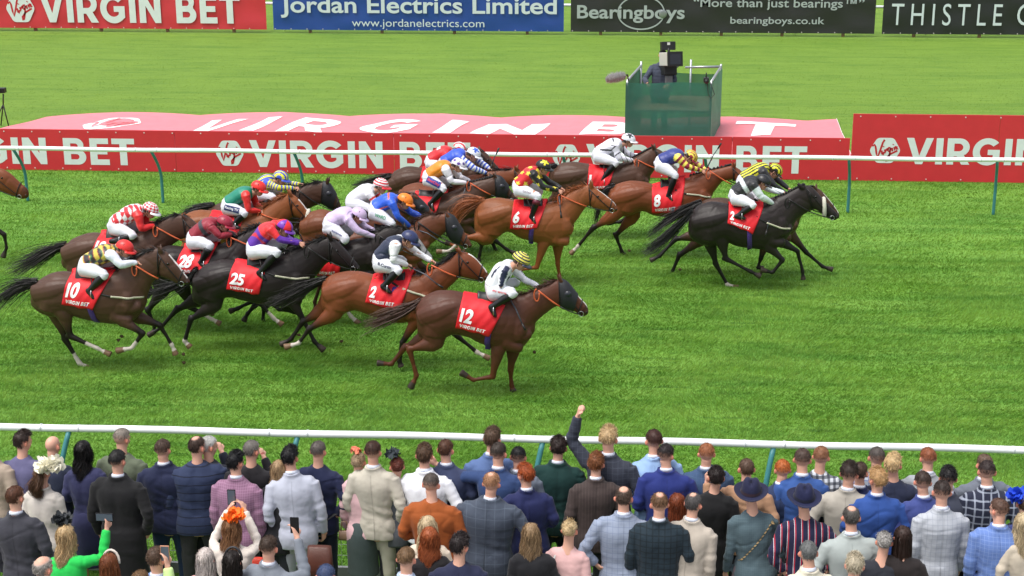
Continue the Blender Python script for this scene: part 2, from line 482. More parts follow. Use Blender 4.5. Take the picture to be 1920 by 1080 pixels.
gm = mesh_np(np.concatenate(Vs), np.concatenate(Fs), 'grass'); set_col(gm, np.concatenate(Cs))
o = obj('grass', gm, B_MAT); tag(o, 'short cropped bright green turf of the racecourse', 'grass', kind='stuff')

# ------------------------------------------------------------------ running rails
WHITE = mat('rail_plastic', (238, 241, 243), .28, spec=.5, var=.03, vscale=2)
JOINT = mat('rail_joint', (218, 223, 225), .4)
TEAL = mat('post_teal', (62, 128, 132), .45, var=.1, vscale=12)
def rail_fence(name, label, Y, posts, rad, side, top=1.15):
    x0, x1 = posts[0]-3, posts[-1]+3
    e = thing(name, label, 'rail', (0, Y, 0))
    n = 60; pts = [Vector((x0+(x1-x0)*i/n, Y, top+.006*math.sin(i*.9))) for i in range(n+1)]
    MB().tube(pts, rad, 20).obj('rail_tube', WHITE, e, True)
    for p in posts:
        for dx in (-.32, .0):
            MB().tube([(p+dx-.004 if dx else p+.10, Y, top), (p+dx+.02 if dx else p+.125, Y, top)], rad+.0025, 20).obj('joint_ring', JOINT, e, True)
        q = []
        for k in range(13):
            t = k/12; z = top-rad*.7 - t*(top-rad*.7+.05)
            bow = math.sin(min(1, t/.55)*math.pi/2)
            q.append(Vector((p+.10*side*bow*.8, Y+.30*bow*(1 if side > 0 else -.55), z)))
        MB().tube(q, .030, 12).obj('post', TEAL, e, True)
    return e
rail_fence('running_rail', 'white plastic rail on curved teal posts running before the red boards', 30.43,
           [-17.4, -14.65, -11.93, -9.15, -6.3, -3.62, -1.02, 1.72, 4.47, 7.27, 10.0], .043, 1)
near_posts = [on_y(px, 812, 16.12).x for px in (130, 558, 1018, 1452)]
rail_fence('running_rail', 'thick white running rail on teal posts right in front of the crowd of spectators', 16.12,
           [near_posts[0]-5.2, near_posts[0]-2.6] + near_posts + [near_posts[-1]+2.85, near_posts[-1]+5.4], .041, -1.2)

# ------------------------------------------------------------------ spectator fence with wire mesh
GREY = mat('fence_grey', (150, 154, 156), .6, var=.12, vscale=6, bump=.002); WIRE = mat('wire', (205, 212, 205), .45, metal=.3)
FY = 14.95
fe = thing('crowd_fence', 'grey plank fence with white wire mesh in front of the crowd', 'fence', (0, FY, 0))
MB().box(-9, 8, FY-.02, FY+.02, .94, 1.06).obj('top_board', GREY, fe, bevel=.004)
MB().box(-9, 8, FY-.02, FY+.02, .03, .15).obj('bottom_board', GREY, fe, bevel=.004)
wm = MB()
for i in range(0, 200): wm.box(-8.9+i*.085, -8.896+i*.085, FY-.002, FY+.002, .15, .94)
for j in range(1, 7): wm.box(-9, 8, FY+.0025, FY+.0055, .15+j*.125, .154+j*.125)
wm.obj('wire_mesh', WIRE, fe)
for i in range(7): MB().box(-8.6+i*2.6, -8.52+i*2.6, FY+.021, FY+.09, 0, 1.08).obj('post', GREY, fe, bevel=.004)

# ------------------------------------------------------------------ advertising boards
RED = mat('board_red', (208, 48, 60), .42, var=.05, vscale=3); BWHITE = mat('board_white', (222, 228, 230), .45, var=.04, vscale=5)
RED_FAR = mat('board_red_far', (208, 54, 66), .5, var=.07, vscale=1.2); SCREW = mat('screw', (215, 205, 205), .4)
LOGO_RED = mat('logo_red', (196, 34, 48), .5)
def flat_obj(name, me, m, parent, Y, x0, x1, z0, z1, maxlen=0):
    place_flat(me, lambda u, v: (x0+(x1-x0)*u, Y, z0+(z1-z0)*v)); return obj(name, me, m, parent)
def virgin_text(parent, Y, x0, x1, z0, z1, text='VIRGIN BET', m=BWHITE):
    loops, wd = glyphs(text); me = poly_mesh(loops); asp = norm_box(me)
    for w_ in split_words(me, .20/asp): flat_obj('lettering', w_, m, parent, Y, x0, x1, z0, z1)
def hex_logo(parent, Y, x0, x1, z0, z1, m=BWHITE, pen=LOGO_RED, fn=None):
    h = poly_mesh([hexagon_loop()])
    f1 = fn or (lambda u, v: (x0+(x1-x0)*u, Y, z0+(z1-z0)*v)); place_flat(h, f1)
    lo = obj('hexagon_logo', h, m, parent)
    V = []; F = []
    for s in SCRIPT:
        # densify
        s = [(.5+(a-.52)*1.22, .5+(b-.5)*1.25) for a, b in s]; vv, ff = ribbon2d(s, [.06]*len(s)); o = len(V); V += vv; F += [tuple(i+o for i in q) for q in ff]
    me = mesh_np([(a, b, 0) for a, b in V], F)
    off = .004
    f2 = (lambda u, v: Vector(fn(u, v))+Vector((0, -off, off))) if fn else (lambda u, v: (x0+(x1-x0)*u, Y-off, z0+(z1-z0)*v))
    place_flat(me, f2); obj('script_lettering', me, pen, lo, origin=world_loc(lo))
    return lo
def screws(parent, Y, x0, x1, z0, z1, step):
    k = 0; x = x0+.15
    while x < x1 and k < 46:
        for z in (z0+.06, z1-.05):
            MB().box(x-.012, x+.012, Y-.009, Y-.001, z-.012, z+.012).obj('screw', SCREW, parent)
        x += step; k += 1
BY = 33.43
def X(px, py, Y=BY): return on_y(px, py, Y).x
def Z(px, py, Y=BY): return on_y(px, py, Y).z
# low board, built from its panels
ztop = (Z(0, 239)+Z(1590, 262))/2
ab = thing('advertising_board', 'long low red board behind the far rail, white lettering repeated along it', 'advertising board', (X(800, 300), BY, 0))
xl, xr = X(-500, 310), X(1592, 300)
seams = [xl, X(330, 300), X(739, 300), X(1141, 300), X(1372, 300), xr]
for a, b in zip(seams[:-1], seams[1:]): MB().box(a+.004, b-.004, BY, BY+.03, .01, ztop).obj('panel', RED, ab)
MB().box(xl, xr, BY+.032, BY+.09, ztop-.10, ztop-.02).obj('frame_rail', GREY, ab)
for k in (-1, 0, 1):
    s = 631*k
    def XX(px): return X(px+s, 290)
    zt, zb = Z(800, 264), Z(800, 317)
    zt = Z(500, 262); zb = Z(500, 314)
    if k == -1:
        virgin_text(ab, BY-.004, XX(468), XX(884), zb, zt); hex_logo(ab, BY-.004, XX(405), XX(459), zb-.01, zt+.01)
    else:
        virgin_text(ab, BY-.004, XX(468), XX(882), zb, zt); hex_logo(ab, BY-.004, XX(404), XX(458), zb-.01, zt+.01)
screws(ab, BY, X(0, 300), xr, 0.0, ztop, .62)
# tall board on the right
tb = thing('advertising_board', 'tall red board at the right, standing higher than the low board beside it', 'advertising board', (X(1800, 300), BY, 0))
tx0, tx1 = X(1595, 300), X(2300, 300); tz = 1.44
MB().box(tx0, tx0+3.02, BY-.02, BY+.015, .01, tz).obj('panel', RED, tb); MB().box(tx0+3.028, tx1, BY-.02, BY+.015, .01, tz).obj('panel', RED, tb)
zt, zb = Z(1700, 257), Z(1700, 308)
virgin_text(tb, BY-.024, X(1698, 290), X(2113, 290), zb, zt); hex_logo(tb, BY-.024, X(1629, 290), X(1688, 290), zb-.01, zt+.02)
screws(tb, BY-.02, tx0, tx1, 0, tz, .72)
# far boards
Y2 = 54.45
def far_board(label, px0, px1, m, items, dirt=False):
    x0, x1 = X(px0, 50, Y2), X(px1, 50, Y2); z0, z1 = Z((px0+px1)/2, 53+(px0+px1)/2*.0060, Y2), None
    z0 = .12; z1 = 1.42
    e = thing('advertising_banner', label, 'advertising board', ((x0+x1)/2, Y2, 0))
    nx, nz = 60, 8; V = []; F = []
    rs = random.Random(px0)
    for i in range(nx+1):
        for j in range(nz+1):
            u, v = i/nx, j/nz
            wv = .012*math.sin(u*38+v*5)+.010*math.sin(u*17-v*7+1)
            V.append((x0+(x1-x0)*u, Y2+wv*(1 if 0 < j < nz else .2), z0+(z1-z0)*v))
    for i in range(nx):
        for j in range(nz): a = i*(nz+1)+j; F.append((a, a+nz+1, a+nz+2, a+1))
    MB().add(V, F).obj('vinyl_sheet', m, e, True)
    n = max(2, int((x1-x0)/2.0))
    for k in range(n):
        xx = x0+(x1-x0)*(k+.5)/n; MB().box(xx-.05, xx+.05, Y2+.06, Y2+.16, 0, z1+.05).obj('post', mat('wood_post', (120, 96, 70), .8, var=.2), e)
    for k in range(int((x1-x0)/.55)):
        xx = x0+.06+k*.55; MB().box(xx-.015, xx+.015, Y2-.035, Y2-.025, z0+.02, z0+.05).obj('eyelet', SCREW, e)
    for it in items: it(e, Y2-.04)
    return e
def ftext(text, px0, px1, pyb, pyt, m, bold=.0, spacing=1.):
    def go(e, Yt):
        me = font_mesh(text, bold, spacing); asp = norm_box(me); pm = (px0+px1)/2
        for w_ in split_words(me, (.16 if spacing == 1 else 1.5)/asp): flat_obj('lettering', w_, m, e, Yt, X(px0, 20, Yt), X(px1, 20, Yt), Z(pm, pyb, Yt), Z(pm, pyt, Yt))
    return go
FW = mat('vinyl_white', (208, 218, 224), .5); FG = mat('vinyl_grey', (168, 176, 178), .5)
far_board('big red banner across the far side, top left of the scene, with a white hexagon', -120, 500, RED_FAR,
          [lambda e, Yt: virgin_text(e, Yt, X(75, 20, Yt), X(450, 20, Yt), Z(260, 44, Yt), Z(260, -12, Yt)),
           lambda e, Yt: hex_logo(e, Yt, X(11, 20, Yt), X(66, 20, Yt), Z(40, 45, Yt), Z(40, -14, Yt))])
far_board('blue vinyl banner of an electrics firm on the far side', 513, 1057, mat('vinyl_blue', (36, 72, 150), .4, var=.06, vscale=1.5),
          [ftext('Jordan Electrics Limited', 526, 1044, 35, -6, FW, .018), ftext('www.jordanelectrics.com', 659, 908, 55, 36, FW, .0)])
def bearing_mark(e, Yt):
    cx, cz = X(1202, 24, Yt), Z(1202, 24, Yt)
    V = []; F = []; n = 48
    for i in range(n):
        a = 2*math.pi*i/n
        for rx, rz in ((.80, .58), (.76, .53)): V.append((cx+rx*math.cos(a), Yt+.008, cz+rz*math.sin(a)))
    for i in range(n): j = (i+1) % n; F.append((2*i, 2*j, 2*j+1, 2*i+1))
    obj('ring_emblem', mesh_np(V, F), FG, e)
    Vb, Fb = ellipsoid((X(1243, 26, Yt), Yt-.006, Z(1243, 26, Yt)), .14, .02, .14); obj('ball_emblem', mesh_np(Vb, Fb), mat('ball_grey', (140, 146, 148), .3, metal=.4), e, True)
far_board('black banner of a bearings firm with oval ring emblem, behind the camera tower', 1070, 1640, mat('vinyl_black', (44, 44, 46), .4, var=.1, vscale=1.5),
          [ftext('Bearingboys', 1082, 1284, 43, 10, FG, .02), ftext('“More than just bearings™”', 1300, 1620, 19, -3, FG, .012), ftext('bearingboys.co.uk', 1370, 1547, 49, 32, FG, .012), bearing_mark])
far_board('black banner with thin wide-spaced white capitals, far right', 1654, 2150, mat('vinyl_black2', (38, 39, 42), .4, var=.1, vscale=1.5),
          [ftext('THISTLE', 1672, 1880, 48, 7, FW, .0, 1.5), ftext('C', 1908, 1936, 48, 7, FW, .0, 1.5)])
# thin white rail behind the banners, seen in the gaps
wr = thing('white_rail', 'thin white rail running behind the far banners, seen in the gaps between them', 'rail', (0, 55.2, 0))
MB().tube([(-40, 55.2, .92), (30, 55.2, .92)], .05, 10).obj('rail_tube', WHITE, wr, True)
for i in range(16): MB().tube([(-38+i*4.4, 55.2, 0), (-38+i*4.4, 55.2, .9)], .03, 8).obj('post', WHITE, wr, True)

# ------------------------------------------------------------------ sheer pink banner pegged out on the grass
PINK = mat('banner_pink', (232, 118, 128), .55, var=.07, vscale=5, sheen=.2); PW = mat('banner_white', (246, 240, 241), .55)
e = thing('ground_banner', 'faded pink banner laid flat on the grass behind the low red board', 'banner', (-3, 38, 0))
yb0 = 35.0
# back edge follows the scallops seen in the photo
def back_y(px): return on_z(px, 214+.010*px*.9, 0).y
xa, xb = on_z(95, 216).x, on_z(1568, 226).x
yb1 = (on_z(300, 214).y + on_z(1300, 224).y)/2
def bpt(u, v, up=0.0):
    x = xa-1.2*(1-v)*(1-u)+(xb-xa)*u + (-.25*(1-v))*u
    scal = .10*abs(math.sin(u*5.2*math.pi))**.7
    y = yb0+(yb1-yb0)*v - (0 if v < .98 else 0) + (v**3)*(scal*2.4-.12) - .5*(1-u)**8*v
    z = .05+.10*math.sin(v*math.pi)**.5*0 + .05*v*abs(math.sin(u*5.2*math.pi))+.03*math.sin(u*33+v*4)*(.4+v) + .012*math.sin(u*90+v*13) + up
    if v > .97: z = .02+up+.04*abs(math.sin(u*5.2*math.pi))
    return (x, y, max(z, .02+up))
nx, ny = 140, 14; V = [bpt(i/nx, j/ny) for i in range(nx+1) for j in range(ny+1)]
F = [(i*(ny+1)+j, (i+1)*(ny+1)+j, (i+1)*(ny+1)+j+1, i*(ny+1)+j+1) for i in range(nx) for j in range(ny)]
MB().add(V, F).obj('sheet', PINK, e, True)
def uinv(px, py):
    q = on_z(px, py, .1); v = (q.y-yb0)/(yb1-yb0); u = (q.x-(xa-1.2*(1-v)))/((xb-xa)+1.2*(1-v)-.25*(1-v)); return u, v
# letters: measured from the photo, each a box on the sheet
LET = [('V', 333, 461, 222, 244), ('I', 447, 521, 222, 243), ('R', 515, 655, 222, 245), ('G', 655, 800, 225, 245), ('I', 810, 872, 228, 248), ('N', 880, 1033, 230, 250),
       ('B', 1085, 1190, 231, 251), ('E', 1230, 1345, 232, 254), ('T', 1368, 1493, 232, 253)]
for ch, p0, p1, t, b_ in LET:
    me = poly_mesh(GL[ch][1]); norm_box(me); subdiv_flat(me, .12)
    (u0, v0), (u1, v1) = uinv((p0+p1)/2-(p1-p0)/2, b_), uinv(p1, t)
    sk = .008
    place_flat(me, lambda u, v: bpt(min(.999, u0+(u1-u0)*u*.9+sk*v), min(.96, v0+(v1-v0)*v), .012)); obj('lettering', me, PW, e)
(u0, v0), (u1, v1) = uinv(130, 239), uinv(291, 221)
hex_logo(e, 0, 0, 0, 0, 0, PW, PINK, fn=lambda u, v: bpt(u0+(u1-u0)*u, min(.96, v0+(v1-v0)*v), .012))
MB().tube([bpt(1, v/6, .012) for v in range(7)], .006, 6).obj('white_cord', PW, e)

# ------------------------------------------------------------------ television camera platform
TY = 36.8
def tw(px, py, dy=0): return on_y(px, py, TY+dy)
SCRIM = mat('green_scrim', (34, 108, 88), .7, var=.12, vscale=3, bump=.004, bscale=120, alpha=.80); STEEL = mat('scaffold', (178, 182, 186), .35, metal=.7)
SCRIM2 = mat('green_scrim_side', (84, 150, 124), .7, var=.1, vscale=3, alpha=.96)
BLACK = mat('black_kit', (22, 22, 24), .45); DECK = mat('ply_deck', (120, 100, 76), .8, var=.2)
cx0, cx1 = tw(1171, 200).x, tw(1334, 200).x; ztop = tw(1250, 156).z
e = thing('camera_platform', 'square green scrim wrapped scaffold platform behind the red board', 'platform', ((cx0+cx1)/2, TY, 0))
W_, D_ = cx1-cx0, 2.1; rot = R(7.5)
o0 = Vector((cx1, TY, 0))
def pf(a, b, z):   # a along front (0 at left .. W_), b depth
    return o0 + Vector((math.cos(rot)*(a-W_)-math.sin(rot)*b*1.0, math.sin(rot)*(a-W_)+math.cos(rot)*b, z)) 
# right side is seen, so the depth axis leans right of the sight line
rx = R(-3)
def pf(a, b, z): return o0 + Vector((math.cos(rot)*(a-W_)+b*.17, -math.sin(rot)*(a-W_)*.25+b, z))
def sheet(name, A, B, z0, z1, m, sag=.02, n=14):
    V = []; F = []
    for i in range(n+1):
        for j in range(9):
            u, v = i/n, j/8; p = A.lerp(B, u); nn = Vector((-(B-A).y, (B-A).x, 0)).normalized()
            edge = min(u, 1-u)*2
            q = p + nn*(sag*math.sin(u*9+v*4)*edge + sag*.8*math.sin(v*12+u*2)*edge); q.z = z0+(z1-z0)*v - (.02*math.sin(u*7) if j == 8 else 0); V.append(q)
    for i in range(n):
        for j in range(8): a = i*9+j; F.append((a, a+9, a+10, a+1))
    return MB().add(V, F).obj(name, m, e, True)
sheet('front_scrim', pf(0, 0, 0), pf(W_, 0, 0), .02, ztop, SCRIM)
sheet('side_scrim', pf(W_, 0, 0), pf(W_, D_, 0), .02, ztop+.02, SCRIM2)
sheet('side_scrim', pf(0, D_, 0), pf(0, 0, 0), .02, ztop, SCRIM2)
sheet('back_scrim', pf(W_, D_, 0), pf(0, D_, 0), .02, ztop-.12, SCRIM)
for a, b, zz in ((.03, .05, ztop+.05), (W_-.03, .05, ztop+.05), (.03, D_-.05, ztop+.16), (W_-.03, D_-.05, ztop+.12), (W_*.32, D_-.05, ztop+.05), (W_*.62, D_-.05, ztop+.22)):
    p = pf(a, b, 0); MB().tube([p, p+Vector((0, 0, zz))], .026, 10).obj('upright', STEEL, e, True)
for A, B in (((.03, .05), (.03, D_-.05)), ((W_-.03, .05), (W_-.03, D_-.05)), ((W_*.55, D_-.05), (W_-.03, D_-.05))):
    a, b = pf(*A, ztop+.03), pf(*B, ztop+.06); MB().tube([a, b], .03, 10).obj('scaffold_rail', STEEL, e, True)
mbd = MB(); mbd.add([pf(.06, .08, .75), pf(W_-.06, .08, .75), pf(W_-.06, D_-.08, .75), pf(.06, D_-.08, .75), pf(.06, .08, .80), pf(W_-.06, .08, .80), pf(W_-.06, D_-.08, .80), pf(.06, D_-.08, .80)],
        [(0, 1, 2, 3), (4, 5, 6, 7), (0, 1, 5, 4), (1, 2, 6, 5), (2, 3, 7, 6), (3, 0, 4, 7)]); mbd.obj('deck', DECK, e)
# wind-muffled microphone clamped to the left corner
mic = thing('microphone', 'grey furry windshield microphone sticking out left of the green platform', 'microphone', tw(1155, 146, -.1))
mc = tw(1155, 145, -.1); ax = (tw(1174, 141, -.1)-tw(1137, 149, -.1)).normalized()
V, F = tube_geo(smooth_st([(mc-ax*.22, .06, .06), (mc-ax*.12, .10, .10), (mc+ax*.1, .10, .10), (mc+ax*.2, .07, .07)], 3), 16)
fm = mesh_np(V, F); obj('windshield', fm, mat('fur_grey', (130, 128, 128), .95, bump=.02, bscale=90, var=.25, vscale=60), mic, True)
rs = np.random.RandomState(5); ps = []
for i in range(500):
    t = rs.uniform(-.24, .22); a = rs.uniform(0, 6.28); rr = .098*math.sqrt(max(.1, 1-(t/.27)**2)); s = Vector((0, 1, 0)); u_ = ax.cross(s).normalized()
    d = (u_*math.cos(a)+s*math.sin(a)); p = mc+ax*t+d*rr; ps.append(np.array([p, p+d*.02+Vector(rs.normal(size=3)*.012), p+d*.03+Vector(rs.normal(size=3)*.022)]))
obj('fur', strands(ps, .008), mat('fur_tip', (168, 166, 164), .95), mic)
p1 = pf(.05, .05, ztop+.05); MB().tube([mc+ax*.2, mc+ax*.27, p1], .018, 8).obj('clamp_arm', BLACK, mic, True)
# small camera clamped on the right front corner
sc2 = thing('clamp_camera', 'small black camera with dangling strap clamped on the right corner of the green platform', 'camera', tw(1325, 155, -.05))
cc = tw(1324, 150, -.05); MB().box(-.06, .06, -.1, .08, -.05, .06, c=cc).obj('camera_body', BLACK, sc2, bevel=.01)
MB().tube([cc+Vector((0, -.1, 0)), cc+Vector((0, -.2, -.01))], [.045, .05], 14).obj('lens', BLACK, sc2, True); MB().tube([cc+Vector((0, 0, .05)), cc+Vector((0, 0, .17))], .015, 8).obj('hot_shoe_arm', BLACK, sc2, True)
MB().tube([cc+Vector((.03, -.03, -.05)), cc+Vector((.05, -.08, -.3)), cc+Vector((.12, -.08, -.42)), cc+Vector((.2, -.06, -.32)), cc+Vector((.1, -.02, -.05))], .008, 6).obj('strap', BLACK, sc2, True)
# broadcast camera on its pedestal
bc = thing('broadcast_camera', 'large grey studio camera with box lens on a pedestal in the green platform', 'camera', tw(1252, 200, .9))
c = tw(1255, 111, .7); rz = Matrix.Rotation(R(14), 3, 'Z') @ Matrix.Rotation(R(-9), 3, 'X')
PALE = mat('camera_grey', (196, 198, 190), .45)
MB().box(-.17, .17, -.45, .28, -.15, .16, rot=rz, c=c).obj('lens_box', PALE, bc, bevel=.012)
fr = rz @ Vector((0, -.425, 0)); MB().box(-.18, .18, -.09, -.028, -.165, .175, rot=rz, c=c+fr).obj('lens_hood', BLACK, bc, bevel=.006)
MB().box(-.13, .13, -.098, -.091, -.12, .12, rot=rz, c=c+fr).obj('lens_glass', mat('lens_glass', (30, 34, 44), .08), bc)
c2 = c+Vector((-.03, .28, .26)); MB().tube([c+Vector((0, .15, .1)), c2], .03, 8).obj('bracket', BLACK, bc, True); MB().box(-.17, .17, -.06, .1, -.09, .11, rot=rz, c=c2).obj('viewfinder', BLACK, bc, bevel=.015)
MB().box(-.035, .035, -.066, -.0605, .03, .09, rot=rz, c=c2).obj('tally_light', PALE, bc)
c3 = c+Vector((0, .05, -.26)); MB().box(-.16, .16, -.14, .14, -.12, .1, rot=rz, c=c3).obj('pan_head', BLACK, bc, bevel=.02)
MB().box(-.09, .09, -.09, .09, -.5, -.12, c=c3).obj('pedestal', mat('pedestal_grey', (120, 122, 124), .5), bc, bevel=.02)
for s in (-1, 1): MB().tube([c3+Vector((.12*s, .05, 0)), c3+Vector((.26*s, .35, .05))], .014, 8).obj('pan_handle', BLACK, bc, True)
# tripod camera at the far left
tp = thing('tripod_camera', 'small camera on a thin black tripod at the far left behind the red board', 'camera', on_z(5, 262))
q = on_z(6, 240, 0); Yt = q.y
b0 = on_y(6, 196, Yt); t0 = on_y(6, 176, Yt)
MB().tube([b0, t0], .018, 8).obj('centre_column', BLACK, tp, True)
for px in (-16, 2, 17): f = on_y(px, 238, Yt+(.3 if px == 2 else 0)); f.z = 0; MB().tube([b0, f], .016, 8).obj('leg', BLACK, tp, True)
c = on_y(5, 170, Yt); MB().box(-.09, .07, -.08, .08, -.05, .07, c=c).obj('camera_body', BLACK, tp, bevel=.01); MB().tube([c+Vector((-.06, -.05, 0)), c+Vector((-.10, -.2, 0))], .04, 10).obj('lens', BLACK, tp, True)
# ================================================================== HORSES
def cam_dir(p): return (p-CPOS).normalized()
def bvh_of(mes):
    V = []; F = []
    for me in mes:
        o = len(V); V += [v.co.copy() for v in me.vertices]; F += [tuple(i+o for i in p.vertices) for p in me.polygons]
    return BVHTree.FromPolygons(V, F)
def yhit(bv, x, z, y0, default):
    h = bv.ray_cast(Vector((x, y0-3, z)), Vector((0, 1, 0)))
    return h[0].y if h[0] is not None else default
EYE = mat('eye', (14, 10, 8), .08); LEATHER = mat('leather_black', (26, 24, 24), .45); REIN = mat('rein_orange', (196, 92, 52), .5)
STEELB = mat('bit_steel', (200, 202, 205), .2, metal=.9); CLOTH = mat('number_cloth', (214, 20, 34), .6, var=.08, vscale=6, bump=.004, bscale=14)
NUM = mat('number_white', (240, 238, 240), .6); PURPLE = mat('girth_purple', (74, 46, 128), .6, var=.25, vscale=50); CREAM = mat('strap_cream', (186, 184, 160), .6)
SHEEP = mat('sheepskin', (225, 220, 205), .95, bump=.02, bscale=120); HOOD = mat('hood_black', (30, 31, 36), .5, bump=.002, bscale=90); MESHB = mat('hood_mesh', (44, 46, 54), .3)
SADDLE = mat('saddle_black', (24, 23, 24), .4)
COATS = {  # base rgb, leg rgb, mane rgb
 'chestnut': ((132, 76, 42), (130, 70, 36), (146, 80, 38)), 'darkchestnut': ((84, 49, 36), (90, 48, 28), (66, 38, 26)),
 'bay': ((118, 64, 38), (28, 19, 16), (20, 16, 15)), 'brown': ((80, 55, 43), (28, 20, 17), (22, 17, 16)),
 'darkbay': ((76, 52, 40), (24, 19, 17), (19, 16, 16)), 'black': ((38, 31, 30), (24, 20, 20), (14, 13, 13)), 'midbrown': ((108, 62, 40), (54, 32, 22), (62, 34, 22)),
}
BODYW = [.085, .18, .262, .262, .275, .295, .285, .25, .21, .13]
def horse(label, win, gpx, body, neck, head, ears, NF, FF, NH, FH, coat, tail=None, tailw=.09, cloth=None, number=None, hood=False, blaze=0, sheep=None,
          socks='', mane='loose', rein=None, girth=None, strap=None, white_face=False, scale=4.0, seed=1, saddle=None):
    Yh = on_z(gpx[0], gpx[1], 0).y
    def W(v, dy=0.0): return on_y(win[0]+v[0]/scale, win[1]+v[1]/scale, Yh+dy)
    base = W((sum(b[0] for b in body)/len(body), 0)); loc = Vector((base.x, Yh, 0))
    root = thing('racehorse', label, 'horse', loc, 'racehorses galloping in the field')
    st = []
    for i, (tx, ty, bx, by) in enumerate(body):
        a, b = W((tx, ty)), W((bx, by)); st.append(((a+b)/2, (a-b).length/2, BODYW[i], (a-b).normalized()))
    geos = [tube_geo(smooth_st(st, 3), 22, cap=.8, sup=2.15)]
    ns = [st[-2][0].lerp(st[-3][0], .3)]
    nst = []
    nw = [.165, .12, .095, .08, .075]
    for i, (tx, ty, bx, by) in enumerate(neck):
        a, b = W((tx, ty)), W((bx, by)); nst.append(((a+b)/2, (a-b).length/2, nw[min(i, 4)], (a-b).normalized()))
    a0 = st[-2]; nst0 = [(a0[0].lerp(st[-1][0], .2), a0[1]*.7, .19, a0[3])] + nst
    hst = []; hw = [.078, .098, .082, .06, .056, .04]
    for i, (tx, ty, bx, by) in enumerate(head):
        a, b = W((tx, ty)), W((bx, by)); hst.append(((a+b)/2, (a-b).length/2, hw[min(i, 5)], (a-b).normalized()))
    geos.append(tube_geo(smooth_st(nst0 + hst[:1], 3), 18, cap=.5))
    geos.append(tube_geo(smooth_st(hst, 3), 18, cap=.8, sup=2.2))
    # cheek, brow and nostril modelling
    hc = hst[1][0]; hu = hst[1][3]; hd = (hst[-1][0]-hst[0][0]).normalized()
    for s in (-1, 1):
        geos.append(ellipsoid(hst[1][0]+hd*-.02-hu*.02+Vector((0, s*.05, 0)), .085, .05, .085))
        geos.append(ellipsoid(hst[1][0].lerp(hst[2][0], .35)+hu*hst[1][1]*.42+Vector((0, s*.062, 0)), .032, .03, .024))
        geos.append(ellipsoid(hst[-1][0]-hd*.01+hu*.01+Vector((0, s*.035, 0)), .028, .022, .03))
    for i, s in enumerate((-1, 1)):
        if ears:
            b_, t_ = W(ears[0], .05*s), W(ears[1], .075*s); t_ = t_+Vector((.02*s, 0, 0))
            if (t_-b_).length < .12: t_ = b_+(t_-b_).normalized()*.12
            m_ = b_.lerp(t_, .5)
            geos.append(tube_geo(smooth_st([(b_-(t_-b_)*.2, .03, .022), (b_.lerp(t_, .2), .034, .022), (m_, .028, .017), (t_, .006, .006)], 3), 10, cap=.3))
    legs = []
    def leg(pts, side, hind):
        dy = (.135 if not hind else .125)*side
        P = [W(p, dy) for p in pts]; E, K, F_, T = P
        if hind:
            hipc = st[2][0].lerp(st[1][0], .25)+Vector((0, dy*.55, 0)); hipc = hipc + st[2][3]*st[2][1]*.1
            sec = [(hipc, .19, .11), (hipc.lerp(E, .6), .175, .115), (E, .13, .095), (E.lerp(K, .3), .098, .073), (E.lerp(K, .55), .068, .055), (E.lerp(K, .82), .046, .042), (K, .052, .042),
                   (K.lerp(F_, .14), .043, .036), (K.lerp(F_, .45), .032, .028), (K.lerp(F_, .82), .032, .029), (F_, .040, .035)]
            d = (K-E).normalized(); d2 = (F_-K).normalized(); back = (d-d2).normalized()
            geos.append(ellipsoid(K+back*.025-d2*.03, .03, .024, .035))
        else:
            S0 = st[-3][0].lerp(st[-2][0], .5)+Vector((0, dy*.75, 0))
            sec = [(S0.lerp(E, .35), .12, .07), (E, .105, .078), (E.lerp(K, .3), .080, .064), (E.lerp(K, .65), .054, .049), (E.lerp(K, .9), .044, .042), (K, .047, .044),
                   (K.lerp(F_, .14), .038, .035), (K.lerp(F_, .5), .030, .026), (K.lerp(F_, .84), .032, .028), (F_, .040, .035)]
        C_ = F_.lerp(T, .45)
        sec2 = [(F_, .037, .033), (F_.lerp(C_, .6), .029, .028), (C_, .036, .035)]
        geos.append(tube_geo(smooth_st(sec, 2), 14, cap=.6)); geos.append(tube_geo(smooth_st(sec2, 2), 12, cap=.4))
        geos.append(tube_geo([(C_.lerp(T, -.05), .037, .037), (C_.lerp(T, .5), .046, .045), (T, .054, .052)], 14, cap=.12))
        legs.append((P, C_, hind, side))
    leg(NH, -1, True); leg(FH, 1, True); leg(NF, -1, False); leg(FF, 1, False)
    # muscle masses under the skin
    def lp(i, t): a = st[i]; return a[0]+a[3]*a[1]*t
    for s in (-1, 1):
        o = Vector((0, s, 0))
        geos.append(tube_geo(smooth_st([(lp(7, .55)+o*.10, .06, .07), (lp(8, .1)+o*.145, .10, .085), (lp(8, -.35)+o*.155, .105, .08), (lp(9, -.55)+o*.10, .075, .06)], 3), 14))
        geos.append(tube_geo(smooth_st([(lp(7, -.1)+o*.13, .11, .10), (lp(7, -.6)+o*.155, .10, .08), (lp(8, -.85)+o*.12, .08, .07)], 3), 14))
        geos.append(tube_geo(smooth_st([(lp(4, .55)+o*.08, .07, .09), (lp(3, .45)+o*.13, .12, .12), (lp(2, .25)+o*.155, .17, .125), (lp(1, -.1)+o*.12, .15, .09)], 3), 14))
        geos.append(tube_geo(smooth_st([(lp(2, -.1)+o*.17, .14, .09), (lp(2, -.55)+o*.15, .15, .09)], 3), 14))
    me = remesh(geos, .0135, 3)
    P = verts(me).astype(float); Nn = norms(me)
    nz = wave_noise(P-np.array(loc), 9, seed); n2 = wave_noise((P-np.array(loc))*np.array((1, 1, .7)), 17, seed+2); P2 = P + Nn*(nz*.004 - np.exp(-(n2/.14)**2)*.005)[:, None]; set_verts(me, P2)
    base_c, leg_c, mane_c = [np.array(lin(c)) for c in COATS[coat]]
